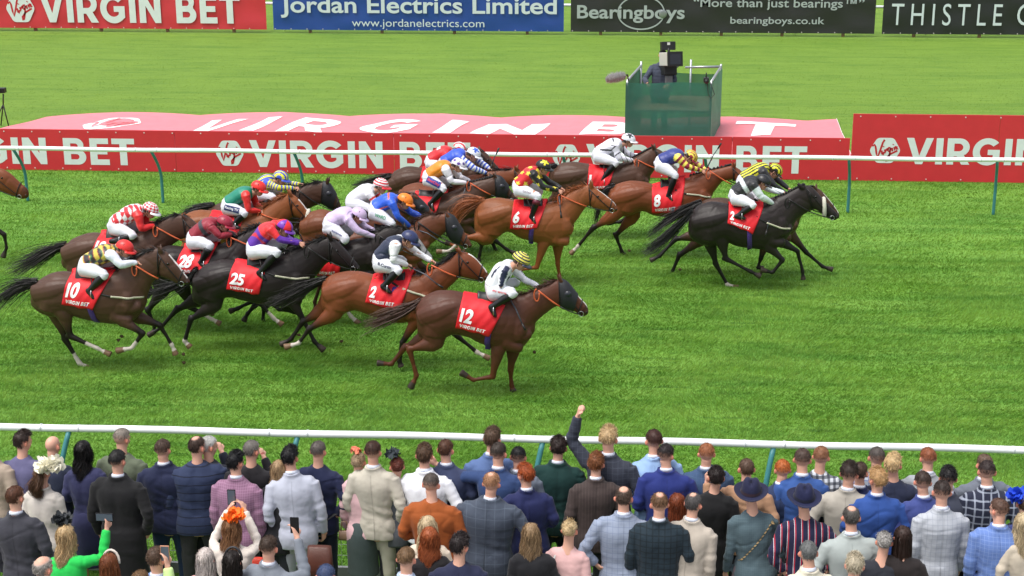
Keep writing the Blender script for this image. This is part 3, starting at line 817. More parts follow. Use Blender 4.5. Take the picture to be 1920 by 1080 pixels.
    C = np.tile(base_c, (len(P), 1)); C *= (1+.20*wave_noise(P-np.array(loc), 3.2, seed+5)+.08*wave_noise(P-np.array(loc), 14, seed+8))[:, None]
    # darker points on legs
    for li, (PP, C_, hind, side) in enumerate(legs):
        E, K, F_, T = PP
        dK, tK = seg_dist(P, E, K); dF, tF = seg_dist(P, K, F_); dT, tT = seg_dist(P, F_, T)
        yside = np.sign(P[:, 1]-Yh) == side
        m1 = (dK < .12) & (dK < dF) & yside; f = np.clip((tK-.35)/.5, 0, 1)*m1*(P[:, 2] < (st[4][0].z-.2))
        C = C*(1-f[:, None]) + leg_c*f[:, None]
        m2 = ((dF < .08) | (dT < .09)) & yside; C[m2] = leg_c
        sk = socks[li] if li < len(socks) else '0'
        if sk != '0':
            lim = {'1': .9, '2': .55, '3': .3}[sk]
            ms = yside & ((((dF < .07) & (tF > lim)) | ((dT < .075) & (dT < dF+.02))))
            C[ms] = np.array(lin((196, 186, 176)))
        hoof = yside & (dT < .085) & (tT > .5) & (dT <= dF)
        C[hoof] = np.array(lin((58, 48, 42) if sk == '0' else (118, 92, 70)))
    # muzzle and face
    hA, hB = hst[0][0], hst[-1][0]; dH, tH = seg_dist(P, hA, hB); inh = dH < .24
    mz = inh & (tH > .84); C[mz] = C[mz]*.55
    rel = (P-np.array(hA)) ; L_ = (hB-hA).length; hn = np.array((hd)); up = np.array(hu - hd*hu.dot(hd)); up /= np.linalg.norm(up)
    hgt = rel@up; lat = np.abs(P[:, 1]-Yh)
    if blaze:
        topz = np.interp(tH, np.linspace(0, 1, len(hst)), [h[1] for h in hst])
        wdt = {1: .016, 2: .024, 3: .06}[blaze]
        bz = inh & (tH > .12) & (tH < .93) & (lat < wdt) & (hgt > topz*.2)
        C[bz] = np.array(lin((225, 220, 215)))
        if white_face: g = inh & (tH > .25) & (lat < .07) & (hgt > topz*.15); C[g] = np.array(lin((150, 148, 150)))
    set_col(me, C)
    COATM = mat('horse_coat', (0, 0, 0), .46, attr=True, spec=.32, sheen=0, bump=.0012, bscale=240)
    bodyo = obj('body', me, COATM, root, True)
    bv = bvh_of([me2 for me2 in [bodyo.data]])
    off = loc
    def bh(x, z, default):   # world -> near-side surface
        h = bv.ray_cast(Vector((x-off.x, -3, z)), Vector((0, 1, 0)), 6)
        return h[0].y+Yh if h[0] is not None else default
    for s in (-1, 1):
        ec = hst[1][0].lerp(hst[2][0], .30)+hu*hst[1][1]*.40; V, F = ellipsoid(ec+Vector((0, s*.088, 0)), .021, .014, .018, n=10, m=7)
        if s == -1: yy = bh(ec.x, ec.z, Yh-.09); V, F = ellipsoid(Vector((ec.x, yy+.004, ec.z)), .021, .014, .018, n=10, m=7)
        obj('eye', mesh_np(V, F), EYE, root, True)
        nc = hst[-1][0].lerp(hst[-2][0], .05)+hu*hst[-1][1]*.25
        if s == -1: yy = bh(nc.x, nc.z, Yh-.04); V, F = ellipsoid(Vector((nc.x, yy+.002, nc.z)), .016, .007, .012, n=10, m=7); obj('nostril', mesh_np(V, F), EYE, root, True)
    rs = np.random.RandomState(seed)
    HAIR = mat('horse_hair', COATS[coat][2], .55, var=.3, vscale=30)
    # tail
    if tail:
        tp_ = [W(p) for p in tail]; base_v = np.array([tuple(v) for v in tp_]); paths = []
        tt = np.linspace(0, 1, 12); idx = np.linspace(0, 1, len(base_v))
        sm = np.stack([np.interp(tt, idx, base_v[:, k]) for k in range(3)], 1)
        for _ in range(3): sm[1:-1] = (sm[:-2]+sm[1:-1]*2+sm[2:])/4
        for i in range(560):
            e0 = rs.normal(size=3)*np.array((.014, .022, .022)); e1 = rs.normal(size=3)*np.array((.5, .8, .85))*tailw*(.35+1.1*rs.rand()**2)
            ln = rs.uniform(.55, 1.04) if i % 4 else rs.uniform(.25, .6)
            t = np.linspace(0, ln, 10); q = np.stack([np.interp(t, tt, sm[:, k]) for k in range(3)], 1)
            wob = np.sin(t*rs.uniform(4, 9)+rs.rand()*6.28)[:, None]*rs.normal(size=3)*.026*t[:, None]
            q = q + e0 + (t[:, None]**.9)*e1 + wob; q[:, 2] -= .04*rs.rand()*t**2
            paths.append(q)
        obj('tail', strands(paths, .010), HAIR, root)
        V, F = tube_geo(smooth_st([(Vector(sm[0]), .05, .045), (Vector(sm[2]), .045, .04), (Vector(sm[4]), .04, .036), (Vector(sm[6]), .02, .02)], 2), 10); obj('dock', mesh_np(V, F), HAIR, root, True)
    # mane
    tops = [W((n_[0], n_[1])) for n_ in neck] + [W((head[0][0], head[0][1]))]
    tv = np.array([tuple(v) for v in tops]); ii = np.linspace(0, 1, len(tv)); paths = []
    if mane == 'loose':
        for i in range(330):
            t = rs.rand(); p = np.array([np.interp(t, ii, tv[:, k]) for k in range(3)]); p += np.array((0, rs.normal()*.012, -.015))
            s = 1 if rs.rand() < .35 else -1
            ln = rs.uniform(.07, .17); d = np.array((-.75-.3*rs.rand(), s*.35, .25+.45*rs.rand()*(1 if rs.rand() < .5 else -.4)))
            k = np.linspace(0, 1, 6)[:, None]; q = p + d*ln*k + np.array((0, 0, -.10))*ln*8*k**2*rs.rand() + rs.normal(size=3)*.02*k
            paths.append(q)
        for i in range(30):
            p = np.array(tuple(hst[0][0]+hu*hst[0][1])); k = np.linspace(0, 1, 5)[:, None]; d = np.array(tuple(hd))*.12+np.array((-.02, rs.normal()*.04, .03*rs.rand()))
            paths.append(p+d*k)
        obj('mane', strands(paths, .010), HAIR, root)
    else:
        mbm = MB(); mbm.tube([Vector(tuple(v)) for v in tv], .016, 8)
        for i in range(14):
            t = (i+.5)/14; p = np.array([np.interp(t, ii, tv[:, k]) for k in range(3)]); V, F = ellipsoid(p+np.array((0, 0, .012)), .020, .022, .024, n=8, m=6); mbm.add(V, F)
        mn = mbm.obj('mane', HAIR, root, True)
    # hood / blinkers
    if hood:
        g = [(h[0], h[1]*1.07+.006, h[2]*1.09+.006, h[3]) for h in smooth_st(hst, 4)]
        n_ = max(3, int(len(g)*.56)); V, F = tube_geo(g[1:n_], 18, cap=.0); V = V[:-2]; F = [f for f in F if len(f) == 4]
        obj('hood', mesh_np(V, F), HOOD, root, True)
        ec = hst[1][0].lerp(hst[2][0], .30)+hu*hst[1][1]*.35; yy = bh(ec.x, ec.z, Yh-.09); V, F = ellipsoid(Vector((ec.x, yy-.002, ec.z)), .05, .03, .045); obj('eye_cup', mesh_np(V, F), MESHB, root, True)
    # bridle
    br = MB(); hs2 = smooth_st(hst, 6)
    def loop_at(t, r=.008, mbx=br, grow=1.05):
        h = hs2[int(t*(len(hs2)-1))]; pts = []
        for k in range(20):
            a = 2*math.pi*k/20; pts.append(h[0]+h[3]*(h[1]*grow+.004)*math.cos(a)+Vector((0, 1, 0))*(h[2]*grow*1.06+.006)*math.sin(a))
        V, F = tube_geo([(p, r, r) for p in pts], 6, closed=True); mbx.add(V, F); return pts
    loop_at(.64); loop_at(.06)
    bitp = W(((head[-1][2]*.55+head[-3][2]*.45), (head[-1][3]*.55+head[-3][3]*.45)-4), 0); bitp.y = bh(bitp.x, bitp.z+.02, Yh-.06)-.012; bitp.z += .02
    topc = hst[0][0]+hu*hst[0][1]*.7; q = []
    for k in range(7):
        p = topc.lerp(bitp, k/6); q.append(Vector((p.x, bh(p.x, p.z, Yh-.08)-.008, p.z)))
    br.tube(q, .007, 6)
    p0 = hst[0][0]+hu*hst[0][1]*.55+hd*.05; p1 = hst[0][0]-hu*hst[0][1]*.85+hd*.02; q = []
    for k in range(6): p = p0.lerp(p1, k/5); q.append(Vector((p.x, bh(p.x, p.z, Yh-.08)-.008, p.z)))
    br.tube(q, .006, 6)
    bo = br.obj('bridle', LEATHER, root, True)
    cg = [bitp+Vector((math.cos(a)*.036, 0, math.sin(a)*.036)) for a in [2*math.pi*k/14 for k in range(14)]]
    V, F = tube_geo([(p, .005, .005) for p in cg], 6, closed=True, ref=Vector((0, 1, 0))); obj('bit_ring', mesh_np(V, F), STEELB, bo, True, origin=world_loc(bo))
    if sheep:
        mbs = MB(); h = hs2[int(sheep*(len(hs2)-1))]; pts = []
        for k in range(20):
            a = 2*math.pi*k/20; pts.append((h[0]+h[3]*(h[1]*1.1)*math.cos(a)+Vector((0, 1, 0))*(h[2]*1.15)*math.sin(a), .032, .032))
        V, F = tube_geo(pts, 10, closed=True); mbs.add(V, F); mbs.obj('sheepskin_noseband', SHEEP, root, True)
    if rein:
        q = [bitp.copy()]; pr = W(rein); neckmid = nst[-1][0]-nst[-1][3]*nst[-1][1]*.5
        for k in range(1, 8):
            p = bitp.lerp(pr, k/8); p.z -= .05*math.sin(k/8*math.pi); q.append(Vector((p.x, min(bh(p.x, p.z, 99), Yh-.10)-.01, p.z)))
        q.append(Vector((pr.x, Yh-.12, pr.z)))
        cut = max(2, int(len(q)*.45))
        MB().tube(q[:cut+1], .008, 6).obj('rein', LEATHER, root, True); MB().tube(q[cut:], .012, 6).obj('rein', REIN if seed not in (13, 17, 23, 24, 25, 26, 28, 29) else LEATHER, root, True)
        q2 = [Vector((p.x, 2*Yh-p.y, p.z)) for p in q]; MB().tube(q2, .009, 6).obj('rein', LEATHER, root, True)
        pr2 = W((rein[0]-5, rein[1])); lp_ = [Vector((pr2.x+.035*math.cos(a)-.01, Yh-.13, pr2.z-.06+.085*math.sin(a))) for a in [math.pi*k/8+math.pi/2 for k in range(14)]]
        MB().tube(lp_, .010, 6).obj('rein_loop', REIN if seed not in (13, 17, 23, 24, 25, 26, 28, 29) else LEATHER, root, True)
    def strip(pts, wd, m, name, lift=.008, n=16):
        """band laid on the near flank along window points"""
        Q = [W(p) for p in pts]; X_ = np.array([[v.x, v.z] for v in Q]); t = np.linspace(0, 1, n); id_ = np.linspace(0, 1, len(Q))
        xs, zs = np.interp(t, id_, X_[:, 0]), np.interp(t, id_, X_[:, 1]); V = []; F = []
        for i in range(n):
            j = min(n-1, i+1); k = max(0, i-1); d = np.array((xs[j]-xs[k], zs[j]-zs[k])); d /= np.linalg.norm(d)+1e-9; nn = np.array((-d[1], d[0]))*wd/2
            for s in (-1, 1):
                x, z = xs[i]+s*nn[0], zs[i]+s*nn[1]; V.append(Vector((x, bh(x, z, Yh-.1)-lift, z)))
        F = [(2*i, 2*i+1, 2*i+3, 2*i+2) for i in range(n-1)]
        o2 = obj(name, mesh_np(V, F), m, root, True); sld = o2.modifiers.new('s', 'SOLIDIFY'); sld.thickness = .006; return o2
    if girth: strip(girth, .075, PURPLE, 'girth')
    if strap:
        strip(strap, .026, CREAM, 'breast_strap'); d_ = (strap[0][0]-strap[1][0], strap[0][1]-strap[1][1]); strip([(strap[0][0]+d_[0]*.9, strap[0][1]+d_[1]*.9-14), strap[0]], .022, LEATHER, 'breast_strap')
    # number cloth draped over the back
    if cloth:
        TL, TR, BR, BL = [W(c) for c in cloth]; nu, nv = 22, 16
        def surf(u, v, lift=.010):   # v 0 bottom .. 1 top
            x = (BL.x+(BR.x-BL.x)*u)*(1-v)+(TL.x+(TR.x-TL.x)*u)*v; z = (BL.z+(BR.z-BL.z)*u)*(1-v)+(TL.z+(TR.z-TL.z)*u)*v
            return x, z
        Y = np.zeros((nu+1, nv+1)); XZ = {}
        for i in range(nu+1):
            lasty = None
            for j in range(nv, -1, -1):
                u, v = i/nu, j/nv; x, z = surf(u, v); XZ[i, j] = (x, z); y = bh(x, z, None)
                if y is None: y = lasty if lasty is not None else Yh-.02
                if lasty is not None: y = min(y, lasty+.012)
                Y[i, j] = y; lasty = y
        for _ in range(2): Y[1:-1, 1:-1] = (Y[1:-1, 1:-1]*2+Y[:-2, 1:-1]+Y[2:, 1:-1]+Y[1:-1, :-2]+Y[1:-1, 2:])/6
        ph = rs.rand()*6
        def spt(u, v, lift=.012):
            a, b = min(max(u, 0), 1)*nu, min(max(v, 0), 1)*nv; i, j = min(int(a), nu-1), min(int(b), nv-1); fa, fb = a-i, b-j
            y = (Y[i, j]*(1-fa)+Y[i+1, j]*fa)*(1-fb)+(Y[i, j+1]*(1-fa)+Y[i+1, j+1]*fa)*fb
            x, z = surf(u, v); free = (1-v)**1.5
            y -= lift + free*.010*(1+math.sin(u*11+ph+v*3)) + .003*math.sin(u*25-v*9)
            if v < .02: z += .008*math.sin(u*14+ph)
            return (x, y, z)
        V = [spt(i/nu, j/nv) for i in range(nu+1) for j in range(nv+1)]
        F = [(i*(nv+1)+j, (i+1)*(nv+1)+j, (i+1)*(nv+1)+j+1, i*(nv+1)+j+1) for i in range(nu) for j in range(nv)]
        # over the spine and down the off side
        n0 = len(V)
        for i in range(nu+1):
            x, y, z = V[i*(nv+1)+nv]
            for k, (yy, dz) in enumerate(((Yh, .035), (Yh+.15, .0), (Yh+.27, -.16), (Yh+.31, -.38))): V.append((x, yy, z+dz if k else max(z, z)+.03))
        for i in range(nu):
            F.append((i*(nv+1)+nv, (i+1)*(nv+1)+nv, n0+(i+1)*4, n0+i*4))
            for k in range(3): F.append((n0+i*4+k, n0+(i+1)*4+k, n0+(i+1)*4+k+1, n0+i*4+k+1))
        co = obj('number_cloth', mesh_np(V, F), CLOTH, root, True); sld = co.modifiers.new('s', 'SOLIDIFY'); sld.thickness = .005; sld.offset = 0
        if number:
            me = font_mesh(number, .040, .92); asp = norm_box(me); subdiv_flat(me, .15)
            H_ = (TL-BL).length; W_ = (TR-TL).length; hh = .46; ww = min(.72, hh*H_*asp/W_*1.0); u0 = .06
            place_flat(me, lambda u, v: spt(u0+ww*u, .27+hh*v, .021)); obj('number', me, NUM, co, origin=world_loc(co))
        if number is not None:
            loops, wd = glyphs('VIRGIN BET'); me = poly_mesh(loops); asp = norm_box(me)
            W_ = (BR-BL).length; ww = min(.72, .34/W_)
            for w_ in split_words(me, .2/asp): subdiv_flat(w_, .1); place_flat(w_, lambda u, v: spt(.10+ww*u, .08+.12*v, .021)); obj('lettering', w_, NUM, co, origin=world_loc(co))
    # light racing saddle
    if saddle:
        s0 = W(saddle); mb_ = MB()
        V = []; F = []
        for i in range(13):
            for j in range(9):
                u, v = i/12-.5, j/8-.5; y = v*.34; z = -1.1*(v**2)+.02*(abs(u)*2)**4
                V.append(s0+Vector((u*.30, y, z+.055)))
        for i in range(12):
            for j in range(8): a = i*9+j; F.append((a, a+9, a+10, a+1))
        so = obj('saddle', mesh_np(V, F), SADDLE, root, True); sld = so.modifiers.new('s', 'SOLIDIFY'); sld.thickness = .03
    return dict(root=root, W=W, Yh=Yh, bh=bh, Z=hst)

HORSES = {}
def gal(dx, dy, body): return [(a+dx, b+dy, c+dx, d+dy) for a, b, c, d in body]
def gp(dx, dy, pts): return [(a+dx, b+dy) for a, b in pts]
# --- A: nearest, dark chestnut
HORSES['A'] = horse('dark chestnut racehorse with number 12 cloth and black hood, nearest the crowd', (680, 480), (850, 738),
 [(425, 335, 405, 470), (480, 292, 425, 590), (580, 260, 540, 650), (700, 268, 670, 585), (800, 292, 780, 600), (900, 300, 880, 645), (1000, 305, 980, 685), (1080, 305, 1090, 698), (1160, 325, 1190, 690), (1215, 390, 1262, 610)],
 [(1140, 305, 1262, 590), (1200, 285, 1300, 500), (1300, 250, 1385, 425), (1400, 205, 1440, 385)],
 [(1465, 172, 1478, 375), (1530, 195, 1510, 392), (1590, 262, 1555, 400), (1640, 322, 1605, 425), (1675, 360, 1640, 452), (1690, 395, 1665, 450)],
 [(1485, 185), (1462, 125)], [(1020, 690), (975, 905), (830, 930), (735, 872)], [(1130, 700), (1108, 860), (1118, 975), (1128, 1015)],
 [(540, 650), (350, 700), (405, 900), (358, 990)], [(470, 610), (315, 688), (215, 812), (108, 803)], 'darkchestnut',
 tail=[(440, 345), (330, 395), (180, 460), (10, 525)], tailw=.10, cloth=[(755, 288), (1075, 345), (962, 550), (708, 492)], number='12', hood=True,
 rein=(1320, 240), girth=[(955, 530), (945, 600), (945, 680)], blaze=1, seed=11, saddle=(950, 300), strap=None)
# --- B
HORSES['B'] = horse('bay racehorse with white blaze and number 2 cloth, just behind horse number 12', (500, 420), (700, 690),
 [(450, 405, 412, 520), (500, 375, 425, 640), (600, 358, 550, 680), (700, 362, 660, 640), (800, 385, 770, 675), (900, 398, 880, 710), (1000, 398, 990, 735), (1100, 385, 1100, 725), (1180, 380, 1200, 690), (1245, 430, 1275, 600)],
 [(1160, 370, 1275, 590), (1230, 340, 1340, 505), (1330, 285, 1410, 440), (1400, 235, 1450, 400)],
 [(1435, 200, 1450, 395), (1500, 212, 1480, 405), (1560, 247, 1530, 415), (1610, 300, 1580, 425), (1645, 345, 1615, 432), (1660, 375, 1635, 425)],
 [(1450, 215), (1432, 185)], [(1130, 710), (1020, 885), (995, 1030), (1010, 1072)], [(1240, 690), (1430, 840), (1580, 965), (1675, 1010)],
 [(500, 670), (318, 790), (240, 895), (135, 925)], [(430, 640), (268, 738), (182, 865), (105, 905)], 'bay',
 tail=[(440, 415), (330, 450), (150, 540), (0, 590)], tailw=.10, cloth=[(800, 393), (1105, 350), (1020, 600), (762, 540)], number='2', blaze=2,
 rein=(1240, 290), girth=[(975, 440), (978, 520), (985, 620)], strap=[(1000, 440), (1120, 480), (1240, 520)], socks='1001', seed=12, saddle=(960, 385))
# --- C
HORSES['C'] = horse('black racehorse with number 25 cloth under the jockey in purple and red', (260, 400), (450, 657),
 [(450, 425, 402, 560), (510, 378, 415, 660), (620, 348, 540, 690), (720, 358, 665, 625), (820, 365, 785, 645), (920, 355, 900, 670), (1020, 330, 1010, 692), (1100, 300, 1120, 695), (1160, 300, 1225, 655), (1225, 350, 1290, 560)],
 [(1120, 285, 1285, 530), (1190, 258, 1325, 480), (1290, 218, 1390, 400), (1380, 188, 1430, 365)],
 [(1425, 178, 1438, 370), (1480, 203, 1470, 388), (1540, 255, 1520, 402), (1600, 325, 1575, 418), (1640, 372, 1612, 432), (1658, 400, 1640, 428)],
 [(1440, 190), (1428, 158)], [(1150, 650), (1232, 795), (1320, 965), (1390, 1028)], [(1100, 670), (1180, 740), (1050, 720), (1000, 670)],
 [(560, 690), (392, 795), (345, 962), (388, 1005)], [(450, 640), (285, 722), (165, 860), (72, 915)], 'black',
 tail=[(430, 425), (385, 500), (260, 545), (60, 590)], tailw=.08, cloth=[(725, 358), (975, 400), (935, 565), (690, 530)], number='25',
 rein=(1280, 240), strap=[(1050, 430), (1150, 450), (1290, 468)], socks='1000', seed=13, saddle=(900, 345))
# --- D
HORSES['D'] = horse('brown racehorse with number 10 cloth and white hind socks at the left', (0, 440), (170, 692),
 [(285, 350, 242, 440), (330, 312, 245, 530), (430, 277, 380, 610), (530, 285, 525, 590), (620, 298, 600, 615), (700, 300, 690, 637), (790, 290, 790, 655), (870, 262, 885, 665), (945, 270, 1000, 645), (1010, 320, 1075, 570)],
 [(890, 245, 1085, 540), (955, 205, 1110, 450), (1040, 158, 1150, 360), (1120, 118, 1190, 320)],
 [(1180, 100, 1195, 310), (1260, 138, 1240, 325), (1315, 200, 1290, 348), (1365, 262, 1330, 372), (1402, 312, 1370, 382), (1420, 340, 1400, 375)],
 [(1208, 130), (1195, 85)], [(905, 630), (1070, 740), (990, 850), (872, 872)], [(1020, 610), (1200, 680), (1290, 830), (1320, 902)],
 [(480, 590), (528, 760), (735, 855), (832, 900)], [(430, 600), (492, 790), (600, 970), (682, 1010)], 'brown',
 tail=[(275, 360), (180, 368), (60, 430), (-60, 520)], tailw=.12, cloth=[(545, 270), (868, 265), (745, 515), (512, 480)], number='10', blaze=2,
 rein=(1035, 215), girth=[(715, 470), (735, 560), (755, 640)], strap=[(870, 425), (980, 440), (1090, 455)], socks='2220'.replace('0', '1'), seed=14, saddle=(660, 270))
# --- O (6)
HORSES['O'] = horse('bright chestnut racehorse with number 6 cloth under the star-spangled red silks', (800, 270), (950, 532),
 [(410, 430, 355, 560), (450, 413, 375, 680), (540, 404, 495, 725), (640, 420, 605, 655), (720, 445, 700, 700), (800, 450, 790, 728), (880, 445, 880, 748), (960, 430, 975, 765), (1020, 435, 1060, 735), (1060, 465, 1085, 650)],
 [(980, 415, 1085, 635), (1030, 385, 1135, 560), (1100, 345, 1190, 482), (1160, 322, 1222, 462)],
 [(1210, 308, 1225, 465), (1270, 332, 1262, 482), (1330, 375, 1315, 492), (1382, 415, 1360, 502), (1415, 450, 1390, 512), (1430, 475, 1412, 508)],
 [(1232, 322), (1235, 265)], [(880, 740), (825, 925), (700, 945), (650, 905)], [(985, 760), (982, 900), (1000, 1010), (1012, 1048)],
 [(450, 700), (285, 700), (170, 805), (72, 808)], [(450, 710), (300, 700), (205, 765), (140, 735)], 'chestnut',
 tail=[(425, 425), (330, 440), (240, 480), (190, 580)], tailw=.11, cloth=[(655, 432), (905, 425), (832, 600), (630, 612)], number='6', blaze=1,
 rein=(1010, 375), girth=[(795, 600), (788, 660), (785, 735)], socks='2000', seed=15, saddle=(800, 440))
# --- Q (8)
HORSES['Q'] = horse('bay racehorse with plaited mane and number 8 cloth, third from the front', (1040, 230), (1200, 481),
 [(440, 478, 395, 560), (480, 455, 400, 660), (570, 436, 535, 700), (670, 445, 655, 660), (760, 465, 740, 690), (860, 460, 850, 705), (950, 430, 950, 715), (1020, 410, 1045, 695), (1080, 410, 1120, 645), (1120, 435, 1165, 580)],
 [(1010, 400, 1165, 560), (1085, 378, 1215, 495), (1180, 350, 1260, 440), (1280, 328, 1320, 430)],
 [(1325, 318, 1338, 430), (1390, 350, 1380, 455), (1440, 395, 1420, 480), (1480, 440, 1455, 510), (1505, 475, 1485, 530), (1522, 505, 1502, 530)],
 [(1345, 335), (1348, 298)], [(1010, 680), (1110, 760), (1080, 860), (1030, 890)], [(1060, 680), (1180, 700), (1200, 820), (1230, 860)],
 [(430, 700), (288, 792), (172, 930), (118, 985)], [(590, 700), (458, 845), (505, 970), (530, 1003)], 'bay',
 tail=[(440, 478), (380, 500), (335, 600), (305, 745)], tailw=.06, cloth=[(728, 475), (980, 405), (935, 640), (728, 655)], number='8', mane='plaits',
 rein=(1160, 350), girth=[(885, 600), (888, 640), (890, 700)], strap=[(985, 508), (1080, 520), (1170, 545)], socks='1000', seed=16, saddle=(860, 450))
# --- R
HORSES['R'] = horse('black racehorse with white sheepskin cheek pad leading the race, nearer of the two leaders', (1180, 290), (1400, 541),
 [(480, 420, 445, 500), (520, 380, 452, 620), (620, 352, 590, 690), (720, 366, 710, 650), (800, 378, 790, 680), (880, 378, 880, 697), (960, 368, 970, 707), (1040, 345, 1060, 702), (1110, 335, 1150, 665), (1160, 360, 1215, 580)],
 [(1090, 325, 1225, 555), (1155, 300, 1262, 480), (1225, 265, 1325, 440), (1280, 238, 1362, 410)],
 [(1310, 225, 1372, 405), (1370, 243, 1402, 415), (1430, 305, 1440, 440), (1485, 362, 1482, 467), (1535, 415, 1520, 492), (1562, 445, 1545, 490)],
 [(1298, 248), (1262, 215)], [(1040, 680), (1150, 790), (1075, 885), (985, 862)], [(1130, 650), (1262, 722), (1300, 880), (1305, 940)],
 [(690, 640), (725, 780), (915, 880), (985, 915)], [(600, 640), (650, 822), (735, 975), (815, 1000)], 'black',
 tail=[(470, 430), (400, 500), (330, 570), (200, 690), (110, 725)], tailw=.09, cloth=[(745, 370), (1003, 368), (915, 555), (728, 480)], number='2', mane='plaits',
 rein=(1190, 320), girth=[(890, 520), (892, 600), (898, 700)], strap=[(1020, 480), (1120, 520), (1200, 535)], sheep=.5, socks='0100', seed=17, saddle=(850, 370))
# --- S
HORSES['S'] = horse('dark racehorse with white blaze leading the race, farther of the two leaders', (1180, 290), (1420, 517),
 [(530, 365, 490, 450), (575, 338, 510, 590), (670, 322, 640, 650), (770, 335, 760, 610), (850, 348, 840, 645), (930, 348, 930, 665), (1010, 338, 1020, 672), (1090, 315, 1110, 668), (1160, 305, 1195, 630), (1210, 330, 1255, 560)],
 [(1150, 300, 1262, 540), (1215, 285, 1295, 460), (1280, 262, 1352, 425), (1335, 248, 1400, 410)],
 [(1375, 240, 1405, 400), (1430, 258, 1440, 410), (1480, 312, 1480, 430), (1522, 365, 1515, 455), (1556, 410, 1545, 475), (1572, 440, 1560, 480)],
 [(1398, 262), (1392, 232)], [(1020, 670), (985, 780), (960, 850), (1010, 850)], [(1210, 600), (1325, 730), (1450, 840), (1525, 862)],
 [(500, 600), (345, 635), (225, 762), (158, 795)], [(560, 620), (375, 755), (325, 870), (315, 902)], 'darkbay',
 tail=[(535, 365), (430, 405), (280, 490), (140, 590)], tailw=.08, cloth=[(900, 350), (1050, 350), (1010, 440), (880, 430)], number=None, blaze=2, mane='plaits', seed=18)
# --- P
HORSES['P'] = horse('dark brown racehorse under the jockey in all white, close to the far rail', (1040, 230), (1150, 447),
 [(15, 330, -45, 420), (50, 305, -25, 500), (140, 294, 100, 560), (230, 308, 205, 530), (320, 318, 300, 545), (400, 318, 400, 562), (480, 308, 490, 572), (550, 290, 580, 560), (610, 290, 655, 520), (650, 325, 700, 455)],
 [(570, 275, 700, 440), (630, 240, 740, 370), (690, 208, 780, 320)],
 [(738, 185, 790, 300), (800, 210, 822, 320), (848, 255, 852, 342), (885, 300, 880, 360), (905, 325, 895, 372), (915, 340, 905, 372)],
 [(748, 195), (740, 172)], [(520, 580), (600, 660), (490, 745), (390, 752)], [(560, 560), (640, 600), (560, 680), (520, 640)],
 [(20, 560), (-90, 640), (-190, 760), (-240, 790)], [(30, 560), (-60, 640), (-160, 760), (-210, 790)], 'darkbay',
 tail=[(10, 330), (-60, 330), (-110, 380), (-150, 450)], tailw=.05, cloth=[(258, 322), (445, 340), (398, 470), (240, 485)], number='1', rein=(625, 270), girth=None, mane='plaits', seed=19, saddle=(400, 315))
# --- H
HORSES['H'] = horse('bay racehorse with flowing black tail under the red and white diamond silks', (0, 350), (260, 608),
 [(510, 425, 470, 520), (545, 390, 480, 600), (650, 348, 615, 645), (740, 350, 720, 625), (830, 362, 810, 650), (910, 365, 900, 670), (1000, 348, 1005, 682), (1070, 325, 1095, 665), (1120, 318, 1165, 615), (1165, 345, 1225, 525)],
 [(1090, 310, 1240, 500), (1150, 285, 1290, 445), (1250, 230, 1350, 400), (1330, 208, 1395, 385)],
 [(1370, 210, 1400, 385), (1430, 235, 1440, 400), (1490, 290, 1490, 430), (1545, 345, 1538, 450), (1580, 390, 1570, 460), (1595, 420, 1585, 462)],
 [(1392, 245), (1372, 215)], [(1080, 650), (1130, 780), (1040, 830), (980, 800)], [(1120, 650), (1180, 760), (1100, 830), (1050, 800)],
 [(560, 640), (500, 740), (600, 820), (660, 850)], [(600, 640), (540, 740), (640, 820), (700, 850)], 'brown',
 tail=[(492, 440), (350, 490), (220, 570), (70, 635)], tailw=.14, cloth=[(762, 340), (905, 352), (880, 520), (720, 482)], number='19', rein=(1190, 290), seed=20, saddle=(880, 350))
# --- I
HORSES['I'] = horse('black racehorse with number 28 cloth half hidden behind horse number 25', (280, 300), (400, 626),
 [(20, 705, -30, 800), (60, 672, -15, 890), (130, 645, 80, 950), (220, 650, 200, 905), (310, 665, 300, 930), (400, 668, 400, 950), (500, 640, 500, 962), (580, 612, 600, 945), (640, 605, 680, 885), (690, 630, 745, 800)],
 [(610, 600, 760, 775), (670, 565, 800, 705), (740, 530, 850, 660), (800, 500, 890, 630)],
 [(830, 490, 888, 620), (890, 515, 930, 635), (940, 555, 965, 655), (985, 600, 1000, 680), (1015, 630, 1022, 690), (1030, 650, 1030, 690)],
 [(845, 505), (820, 480)], [(660, 930), (830, 1075), (935, 1190), (1000, 1238)], [(680, 920), (770, 1060), (660, 1115), (600, 1135)],
 [(100, 970), (-10, 1130), (40, 1250), (28, 1302)], [(250, 960), (320, 1110), (470, 1195), (537, 1230)], 'black',
 cloth=[(265, 640), (515, 632), (440, 820), (215, 812)], number='28', rein=(620, 565), socks='0330'.replace('3', '2'), seed=21, saddle=(400, 650), strap=[(530, 740), (600, 748), (680, 760)])
